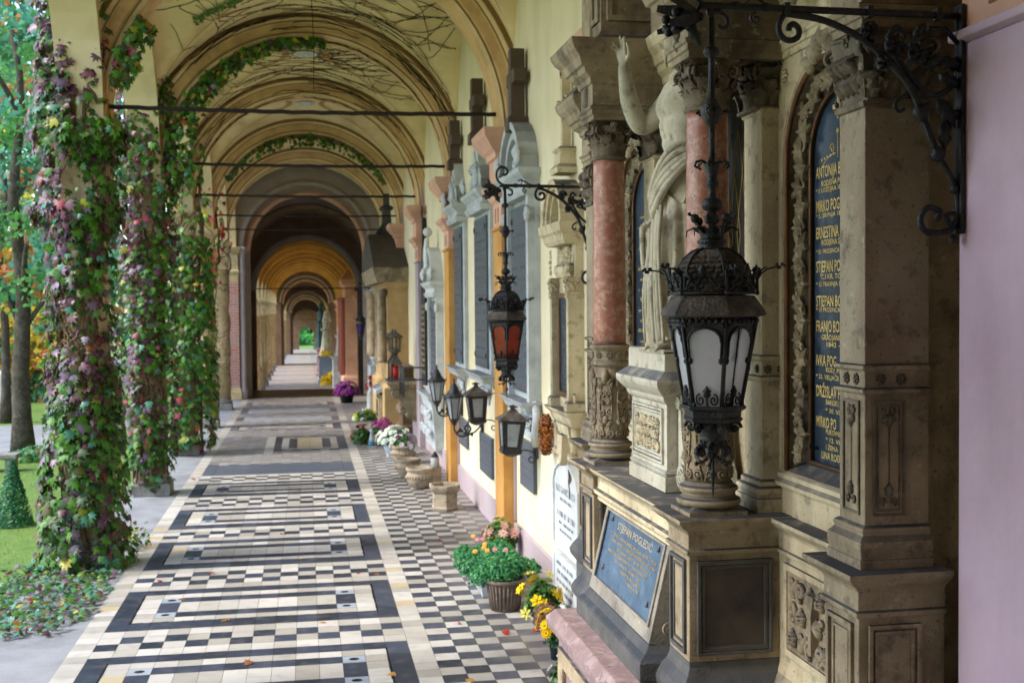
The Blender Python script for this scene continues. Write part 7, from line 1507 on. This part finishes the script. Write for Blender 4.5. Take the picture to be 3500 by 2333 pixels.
# ================================================================ creeper on columns and vaults
VL = [leafmat('ivy_mauve', '#6c5668', '#867084', .42), leafmat('ivy_purple', '#562f38', '#704450', .42), leafmat('ivy_green', '#3f6f22', '#5c8f2c'), leafmat('ivy_dark', '#24401a', '#37571f'), leafmat('ivy_red', '#8a2f3e', '#a84652'), leafmat('ivy_orange', '#a8552a', '#c0783a'), leafmat('ivy_yellow', '#93a032', '#b8b048'), leafmat('ivy_teal', '#3f7a5c', '#5a9478', .38), leafmat('ivy_olive', '#4a4c1c', '#5e5a28'), leafmat('ivy_pink', '#c0304e', '#d84a68')]
def lerp_tab(tab, z):
    for (a, va), (b, vb) in zip(tab, tab[1:]):
        if z <= b: return va+(vb-va)*max(0, (z-a))/(b-a)
    return tab[-1][1]
def creeper(label, cx, cy, R, dens, n, size, pal, seed, z0=0, z1=6, off=(0, 0), stems=40, bare=None, square=4.05):
    """leaves hugging a round column below and its square pier above, with matted stems beneath"""
    T = thing('creeper', label, 'creeper', (cx, cy, 0), 'creepers climbing the columns'); rg = np.random.default_rng(seed); pos = []; nr = []; sz = []; ids = []
    while len(pos) < n:
        z = rg.uniform(z0, z1); a = rg.uniform(0, 2*pi); front = cos(a+pi/2-.1)      # 1 towards the camera (-Y)
        if rg.random() > .25+.75*max(0, front*.6+.5): continue
        d = dens(a, z); q = .5+.8*nz((cos(a)*1.2, sin(a)*1.2, z*1.1), 1.6, seed)+.35*nz((cos(a), sin(a), z*2), 4, seed+9)
        if rg.random() > d*min(1.3, max(0, q*1.7-.15)): continue
        r = lerp_tab(R, z)+rg.uniform(-.04, .05)+.05*nz((cos(a), sin(a), z), 2.2, seed+3)
        k = 1 if z < square else min(1.38, 1/max(abs(cos(a)), abs(sin(a))))
        pos.append((cx+off[0]*(z < 1)+r*k*cos(a), cy+r*k*sin(a), z)); nr.append((cos(a), sin(a), .35)); sz.append(size*(.45+.85*rg.random()**1.3)); w = np.array(pal(a, z, rg), float); zn = nz((cos(a)*.8, sin(a)*.8, z*.8), 1.5, seed+40)*5; w = w*np.exp(np.array([zn, zn, -zn, -zn, zn, 0, -zn, 0, -.3*zn, 0]))**.4; ids.append(rg.choice(10, p=w/w.sum()))
    leaves('foliage', pos, nr, sz, ids, VL, T, 5)
    m = MB(); R_ = random.Random(seed)
    for k in range(stems):
        a = R_.uniform(0, 2*pi); z = R_.uniform(0, .4); zt_ = R_.uniform(1.6, z1); P = []; da = 0; tw = R_.uniform(-.5, .5)
        while z < zt_:
            r = (.205 if z < 3.35 else (.25 if z < 4.0 else .22))+.012*sin(z*9+k); kk = 1 if z < 3.35 else min(1.4, 1/max(abs(cos(a)), abs(sin(a)))); P.append((cx+r*kk*cos(a), cy+r*kk*sin(a), z)); z += .07; da = da*.7+R_.uniform(-.16, .16); a += da+tw*.02
        m.tube(P, R_.choice((.007, .01, .014, .022)), 5)
    for k in range(int(stems*3.2)):      # short wiggly crosswise strands
        a = R_.uniform(pi, 2*pi); z = R_.uniform(.6, 3.3); P = []; s = R_.choice((-1, 1))
        for q in range(9): P.append((cx+.222*cos(a), cy+.222*sin(a), z)); a += s*.13; z += R_.uniform(-.035, .045)
        m.tube(P, R_.choice((.006, .009, .012)), 4)
    m.obj('stems', M_STEM, T, fixn=False); return T
def palA(a, z, g):
    right = cos(a); left = max(0, -right); r = max(0, right)
    lo = 1 if z < 1.3 else 0
    return [1.3*left+.6, 1.1+.6*left-.4*lo, 1.7+3*r+1.2*lo, 1.3+2*r+.8*lo, .06, .03+.7*max(0, left-.7), .06, .5, .7+1.8*r, 0]
creeper('thick purple and green creeper cloaking the nearest column down to the ground', -2.06, 11.45, [(0, .43), (.25, .38), (.8, .34), (1.5, .31), (2.2, .27), (3.1, .27), (3.35, .38), (3.6, .34), (3.75, .27), (4.0, .42), (4.15, .36), (4.3, .27), (6, .28)],
        lambda a, z: .95 if z < 1.9 else (.26 if z < 3.1 else (1.0 if z < 3.42 else (.3 if z < 3.8 else (1.0 if z < 4.15 else (.15 if cos(a) > -.1 else 1.2))))), 5000, .100, palA, 3)
def palB(a, z, g):
    r = max(0, cos(a)); left = max(0, -cos(a)); hi = 1 if z > 2.8 else 0
    return [.6+.6*left+.5*hi, .4+1.0*hi, 2.2+1.8*r, 1.2+1.2*r, .06+.28*hi, .05*left, .06, .4, .9, .02]
creeper('second creeper, mauve above and green below, with bare stone showing at its foot', -2.03, 15.75, [(0, .25), (.35, .26), (.6, .34), (1.6, .36), (3.2, .34), (4.0, .40), (5, .34), (6.3, .34)], lambda a, z: 0.12 if z < .4 else (.85 if z < 2.9 else 1.1), 3700, .098, palB, 11, stems=60, z1=6.3)
def palC(a, z, g): return [.05, .05, 4.0, 1.5, .04, .05, .45, .5, .5, .02]
creeper('dense bright green creeper on the third column', -1.93, 19.95, [(0, .30), (.3, .40), (1.0, .44), (2.6, .42), (3.4, .36), (3.8, .34), (4.5, .26), (6, .25)], lambda a, z: 1 if z < 3.6 else .10, 2600, .115, palC, 21, z0=.15, stems=20)
creeper('thin creeper with vivid pink leaves high on the fourth column', -1.97, 24.3, [(0, .22), (3.2, .24), (3.9, .34), (6, .25)], lambda a, z: 0 if z < 2.9 else .6, 170, .12, lambda a, z, g: [.4, .5, .5, .2, .8, .1, .5, 0, .2, 2.2], 31, z0=2.8, z1=4.9, stems=9)
creeper('sparse bare creeper stems with a few leaves on the fifth column', -2.0, 28.6, [(0, .22), (6, .24)], lambda a, z: .5, 40, .10, palB, 41, z0=3.2, z1=5, stems=8)
def garland(label, yc, a0, a1, n, width, dens=1, seed=1, drop=.16, dy=-.2, pal=(.1, .1, 3, 1.6, .1, .1, .5, .1, .9, 0)):
    T = thing('creeper', label, 'creeper', (CX, yc, 5.9), 'creepers hanging on the arches'); rg = np.random.default_rng(seed); m = MB(); 
    for j in range(5):
        m.tube([(CX+(RA-.02-.012*j)*cos(t), yc+dy+.03*j+.03*sin(t*9+j), ZS+(RA-.02-.012*j)*sin(t)) for t in [a0+(a1-a0)*k/40 for k in range(41)]], .009, 5)
    m.obj('stems', M_STEM, T, fixn=False); pos = []; nr = []; sz = []; ids = []; w = np.array(pal); w = w/w.sum()
    while len(pos) < n:
        t = rg.uniform(0, 1); a = a0+(a1-a0)*t; th = width(t)
        if rg.random() > .35+1.2*abs(nz((t*9, seed, 0), 1)): continue
        r = RA-rg.uniform(0, 1)**1.3*th; pos.append((CX+r*cos(a), yc+dy+rg.normal(0, .07), ZS+r*sin(a))); nr.append((rg.normal(0, .3), -1, .1)); sz.append(rg.uniform(.05, .10)); ids.append(rg.choice(10, p=w))
    leaves('foliage', pos, nr, sz, ids, VL, T, 5); return T
garland('long green creeper garland sweeping up the left half of the second arch', 15.8, radians(184), radians(82), 900, lambda t: .34*(1-t)**1.1+.07, seed=5)
garland('green creeper hanging along the crown of the fourth arch', 24.4, radians(150), radians(28), 420, lambda t: .10+.12*abs(sin(t*3.3)), seed=6)
garland('green creeper tuft on the left springing of the nearest arch', 11.5, radians(168), radians(146), 160, lambda t: .2, seed=8)
def vault_z(x, y, ya, yb, R=2.14):
    yc = (ya+yb)/2; hs = (yb-ya)/2; z1 = ZS+sqrt(max(0, R*R-x*x)); t = min(1, abs(y-yc)/hs); return max(z1, ZS+(R-.02)*(1-t**2.6)**(1/2.2))
T = thing('vine_twigs', 'web of dry leafless vine twigs spread over the cream vaults', 'vine', (CX, 15.8, 6.2)); m = MB(); R_ = random.Random(5); lp = []
def walk(x, y, hd, n, ya, yb, r=.0042, turn=.3):
    P = []
    for q in range(n):
        if not (ya < y < yb) or abs(x) > 1.9: break
        P.append((CX+x, y, vault_z(x, y, ya, yb)-.012)); hd += R_.uniform(-turn, turn); x += .10*cos(hd); y += .10*sin(hd)
        if R_.random() < .22: m.ball((CX+x, y, vault_z(min(1.9, max(-1.9, x)), y, ya, yb)-.018), .011, 5)
    if len(P) > 2: m.tube(P, r, 4)
for k in range(70): walk(R_.uniform(-.9, 1.8), R_.uniform(13.0, 15.4), R_.choice((0, pi))+R_.uniform(-.5, .5), R_.randint(8, 26), 11.76, 15.54)
for k in range(130): walk(R_.uniform(-1.7, 1.8), R_.uniform(16.1, 19.6), R_.choice((0, pi))+R_.uniform(-.6, .6), R_.randint(8, 28), 16.06, 19.84)
for k in range(26): walk(R_.uniform(-1.8, -.6), R_.uniform(12.0, 15.4), R_.uniform(-1, 1), R_.randint(6, 20), 11.76, 15.54)
for yc in (15.8, 20.1):     # strands climbing the arch soffits
    for k in range(16):
        a0 = R_.uniform(.15, 2.7); P = [(CX+(RA-.012)*cos(a0+.05*q), yc-.16+.3*R_.random()*.2+.02*q*R_.uniform(-.3, .6), ZS+(RA-.012)*sin(a0+.05*q)) for q in range(R_.randint(6, 20))]; m.tube(P, .006, 4)
    for k in range(22):
        a0 = R_.uniform(.1, 2.6); rr = RA+R_.uniform(.03, .3); P = []
        for q in range(R_.randint(5, 16)): P.append((CX+rr*cos(a0), yc-.285, ZS+rr*sin(a0))); a0 += .05; rr += R_.uniform(-.02, .02)
        m.tube(P, .006, 4)
m.obj('twigs', M_TWIG, T, fixn=False)
lp = []
for hd, (x, y, z) in ((0, (-1.15, 13.6, 0)), (0, (-1.35, 14.8, 0))):
    for q in range(60): xx = x+.012*q+random.uniform(-.03, .03); yy = y-.008*q+random.uniform(-.05, .05); lp.append((CX+xx, yy, vault_z(xx, yy, 11.76, 15.54)-.03))
leaves('foliage', lp, [(0, -.6, -1)]*len(lp), [.06]*len(lp), [2 if i % 3 else 8 for i in range(len(lp))], VL, T, 5)
# ground creeper at the foot of the nearest column
rg = np.random.default_rng(4); pos = []
while len(pos) < 1500:
    x = rg.uniform(-2.95, -1.66); y = rg.uniform(8.7, 11.4)
    if (x+2.25)**2/.5+(y-10.2)**2/1.6 < 1+.5*nz((x*3, y*3, 0)) and x < -1.70-.05*nz((x*9, y*6, 2)): pos.append((x, y, rg.uniform(.0, .07)))
o = leaves('ground_creeper', pos, [(0, -.15, 1)]*len(pos), rg.uniform(.035, .075, len(pos)), rg.choice(10, len(pos), p=np.array([.7, .5, 2.2, 1.6, .12, .2, .3, 2.6, .8, 0])/9.02), VL, None, 5, down=False); tag(o, 'carpet of small green and brown creeper leaves at the foot of the nearest column', 'ground cover', kind='stuff')
T = thing('creeper_sprig', 'small green sprig sprouting beside the nearest column on the pale strip', 'plant', (-1.78, 12.1, 0)); p = rg.normal(0, 1, (160, 3))*[.09, .13, .05]+[-1.78, 12.2, .12]; leaves('foliage', p, rg.normal(0, 1, (160, 3)), rg.uniform(.03, .06, 160), rg.choice([2, 6, 8], 160), VL, T, 5)
# ================================================================ garden
def tree(label, x, y, h, r, crown, n, cols, w, size=.16, z0=None, seed=1, limbs=7, name='broadleaf_tree', leaf=4, clump=60):
    z0 = ground_z(y) if z0 is None else z0; T = thing(name, label, 'tree', (x, y, z0), 'garden trees beyond the columns'); R_ = random.Random(seed); rg = np.random.default_rng(seed); m = MB()
    P = [(x+.04*sin(k*1.3+seed)*k*.3, y+.04*cos(k*1.7)*k*.3, z0-.05+h*.8*k/10) for k in range(11)]; m.tube(P, lambda t: r*(1.35 if t < .03 else 1)*(1-.75*t), 12)
    cz0, cz1, cr_ = crown; tips = []
    for k in range(limbs):
        a = k*2.4+R_.random(); s = R_.uniform(.3, .95); b = Vector(P[min(10, int(s*10))]); e = Vector((x+cr_*.75*cos(a)*R_.uniform(.6, 1), y+cr_*.75*sin(a), max(cz0, b.z+R_.uniform(.2, 1.2)))); m.tube(cr([b, b.lerp(e, .4)+Vector((0, 0, .25)), e.lerp(b, .2)+Vector((0, 0, .2)), e]), r*.32, 6, taper=.25)
    m.obj('trunk', M_BARK, T, fixn=False); nc = n//clump; pos = []; ids = []
    for k in range(nc):
        a = rg.uniform(0, 2*pi); u = rg.uniform(0, 1); prof = sin(pi*min(1, .12+.88*u))**.6; rr = cr_*prof*sqrt(rg.uniform(.15, 1)); c = np.array([x+rr*cos(a), y+rr*sin(a), cz0+(cz1-cz0)*u]); cs = cr_*rg.uniform(.08, .20); pp = c+rg.normal(0, 1, (clump, 3))*[cs, cs, cs*.6]; pos.append(pp); ids.append(rg.choice(len(cols), p=w)*np.ones(clump, int))
    pos = np.concatenate(pos); ids = np.concatenate(ids); leaves('crown', pos, rg.normal(0, 1, pos.shape)+[0, 0, .5], rg.uniform(.6, 1.2, len(pos))*size, ids, cols, T, leaf, down=False, spin=2); return T
TG = [leafmat('tree_green', '#4c8a44', '#6aa656', .5, .5), leafmat('tree_bluegreen', '#4a8f74', '#6cb094', .5, .55), leafmat('tree_dark', '#2c5a38', '#417a4a', .5, .5), leafmat('tree_orange', '#b5683a', '#c98a4a', .5, .45), leafmat('tree_yellow', '#c0a832', '#d8c24a', .5, .5)]
tree('shaggy old garden tree with thick dark trunk and orange tinged leaves, nearest behind the lawn', -4.75, 20.9, 9, .17, (2.6, 9, 1.5), 6000, TG, [.38, .32, .14, .12, .04], .13, seed=3)
tree('slimmer garden tree with a straight dark trunk behind the shaggy one', -6.5, 27.1, 9, .11, (2.4, 9, 1.9), 5500, TG, [.3, .3, .2, .1, .1], .16, seed=5)
tree('yellow leaved small tree low at the left edge', -8.3, 33.5, 5, .12, (.6, 4.0, 1.5), 3500, TG, [.15, .05, .1, .2, .5], .2, seed=7)
tree('tall blue green tree at the back of the garden left', -9.6, 40, 12, .25, (1.2, 13, 2.8), 5500, TG, [.35, .45, .2, 0, 0], .26, seed=9)
tree('dense dark green conifer like tree behind the nearest columns', -6.3, 38, 11, .22, (1.0, 11.5, 1.9), 4500, TG, [.25, .35, .4, 0, 0], .22, seed=11)
tree('orange and green tree seen between the first two columns', -6.0, 31, 6, .12, (1.0, 5.6, 1.2), 3500, TG, [.3, .1, .1, .35, .15], .16, seed=13)
tree('broad green tree far behind the garden path', -13, 52, 13, .3, (.8, 14, 4), 7000, TG, [.4, .3, .3, 0, 0], .4, seed=15)
tree('loose green tree standing beyond the fifth column', -7.5, 55, 9, .22, (.8, 9.5, 2.0), 4500, TG, [.4, .3, .2, .1, 0], .3, seed=17)
# clipped conifer
T = thing('clipped_conifer', 'small clipped cone shaped conifer standing on the lawn at the left edge', 'shrub', (-3.33, 14.1, -.06)); m = MB(); m.tube([(-3.33, 14.1, -.06), (-3.33, 14.1, .5)], .02, 6); m.obj('trunk', M_BARK, T); n = 3600; u = rg.uniform(0, 1, n)**1.4; a = rg.uniform(0, 2*pi, n); rr = .21*(1-u)**.8*rg.uniform(.8, 1.05, n)+.008
pos = np.stack([-3.33+rr*np.cos(a), 14.1+rr*np.sin(a), -.04+.72*u], 1); leaves('foliage', pos, np.stack([np.cos(a), np.sin(a), a*0+.4], 1), rg.uniform(.018, .034, n), rg.choice(2, n), [leafmat('conifer_green', '#1f6a3c', '#34824a'), leafmat('conifer_dark', '#164d2c', '#256038')], T, 4, down=False, spin=1.5)
T = thing('stone_bench', 'low grey stone garden bench on two blocks beyond the clipped conifer', 'bench', (-4.6, 18.95, -.06)); m = MB(); m.stack(-4.98, -4.38, 18.8, 19.15, [(.13, -.02), (.15, 0), (.21, .0)], fixx1=False); m.obj('bench_top', M_GREYST, T, .01); [(lambda mm: (mm.box(xx, xx+.14, 18.85, 19.1, -.08, .13), mm.obj('leg', M_GREYST, T, .01)))(MB()) for xx in (-4.93, -4.56)]
for i, (x, y, c, lab) in enumerate(((-7.2, 29.6, '#a82c2c', 'small red car like shape parked far behind the tree trunks'), )): pass
T = thing('gravestone', 'white upright gravestone far off among the garden trunks', 'gravestone', (-7.35, 30.2, -.06)); m = MB(); m.stack(-7.45, -7.25, 30.1, 30.25, [(-.06, .05), (.1, .05), (.12, 0), (.85, 0), (.95, -.04)], fixx1=False); m.obj('slab', M_WHITEM, T, .01)
T = thing('grave_border', 'low dark stone grave edging behind the garden path', 'grave', (-7.4, 28.6, -.06)); m = MB(); m.box(-8.4, -6.9, 28.4, 28.6, -.06, .18); m.box(-8.4, -6.9, 29.4, 29.6, -.06, .18); m.obj('kerb', M_GREYST, T, .01); flowers_on(T, (-7.2, 28.9, .1), .2, .15, 16, .08, ['#a81c24', '#c03a3a'], 8)
def shrub(x, y, r, h, label, n=1500, w=(.4, .2, .3, .05, .05), size=.12):
    T = thing('shrub', label, 'shrub', (x, y, ground_z(y)), 'shrubs in the garden'); z0 = ground_z(y); m = MB(); [m.tube([(x, y, z0), (x+.3*r*cos(k*1.3), y+.3*r*sin(k*1.3), z0+h*.7)], .02, 5) for k in range(5)]; m.obj('stems', M_BARK, T); plant_leaves(T, (x, y, z0), r, h, n, size, TG, w=w)
for i, (x, y, r, h, lb) in enumerate(((-4.45, 20.2, .35, .22, 'low weedy shrub at the foot of the shaggy tree'), (-9.2, 36, 1.6, 1.6, 'rounded hedge shrub behind the path at the far left'), (-6.6, 34, 1.1, 1.3, 'green shrub seen between the nearest column and the tree trunks'), (-5.3, 37, 1.0, 1.5, 'green shrub behind the second column'), (-5.0, 45, 1.2, 1.8, 'tall green shrub behind the third column'), (-12, 44, 2.2, 2.2, 'widest hedge shrub at the back of the garden'))): shrub(x, y, r, h, lb, 700+int(900*r), size=.07+.08*r, w=(.4, .2, .3, .05, .05))
n = 16000; gx = rg.uniform(-4.6, -2.42, n); gy = rg.uniform(9.2, 21, n); o = leaves('grass_blades', np.stack([gx, gy, gx*0-.062], 1), np.stack([rg.normal(0, 1, n), rg.normal(-1, 1, n), gx*0+.2], 1), -rg.uniform(.02, .045, n), rg.choice(3, n), [leafmat('blade_green', '#4f7a26', '#6d9636'), leafmat('blade_dark', '#3a5f1e', '#4d7428'), leafmat('blade_dry', '#7d8440', '#8f8f4c')], None, 3, down=True, spin=.5); tag(o, 'short mown grass blades on the lawn beside the columns', 'grass', kind='stuff')
# ivy scatter on the lawn
for i, (x, y) in enumerate([(-2.9, 10.9), (-2.6, 10.2), (-3.1, 12.1), (-2.7, 9.6), (-3.4, 12.8), (-2.75, 11.6)]):
    o = leaves('fallen_leaf', [(x, y, -.045)], [(0, 0, 1)], [.08], [0], [LR[(i+1) % 3]], None, 5, down=False, smoothj=.25); tag(o, ['small dark red fallen leaf lying on the lawn', 'small brown fallen leaf lying on the lawn', 'small pale ochre fallen leaf lying on the lawn'][(i+1) % 3], 'leaf', 'fallen leaves on the lawn')
# green garden beyond the far doorway
for i, (x, y, r, h) in enumerate(((-.6, 182, 3.2, 1.6), (-3.5, 178, 3, 3.4), (3.5, 180, 3, 3.2))): 
    T = thing('shrub', ['big bright green hedge bush framed by the far doorway', 'hedge bush left of the far doorway', 'hedge bush right of the far doorway'][i], 'shrub', (x, y, -3.16), 'bushes beyond the far doorway'); m = MB(); m.tube([(x, y, -3.2), (x, y, -2)], .1, 6); m.obj('stems', M_BARK, T); plant_leaves(T, (x, y, -3.16), r, h, 1500, .55, [leafmat('far_green', '#3f9a3c', '#58b448'), TG[0]])
tree('pale green tree closing the view beyond the far doorway', 1, 205, 16, .4, (-2, 14, 8), 4000, TG, [.6, .4, 0, 0, 0], 1.0, seed=19)
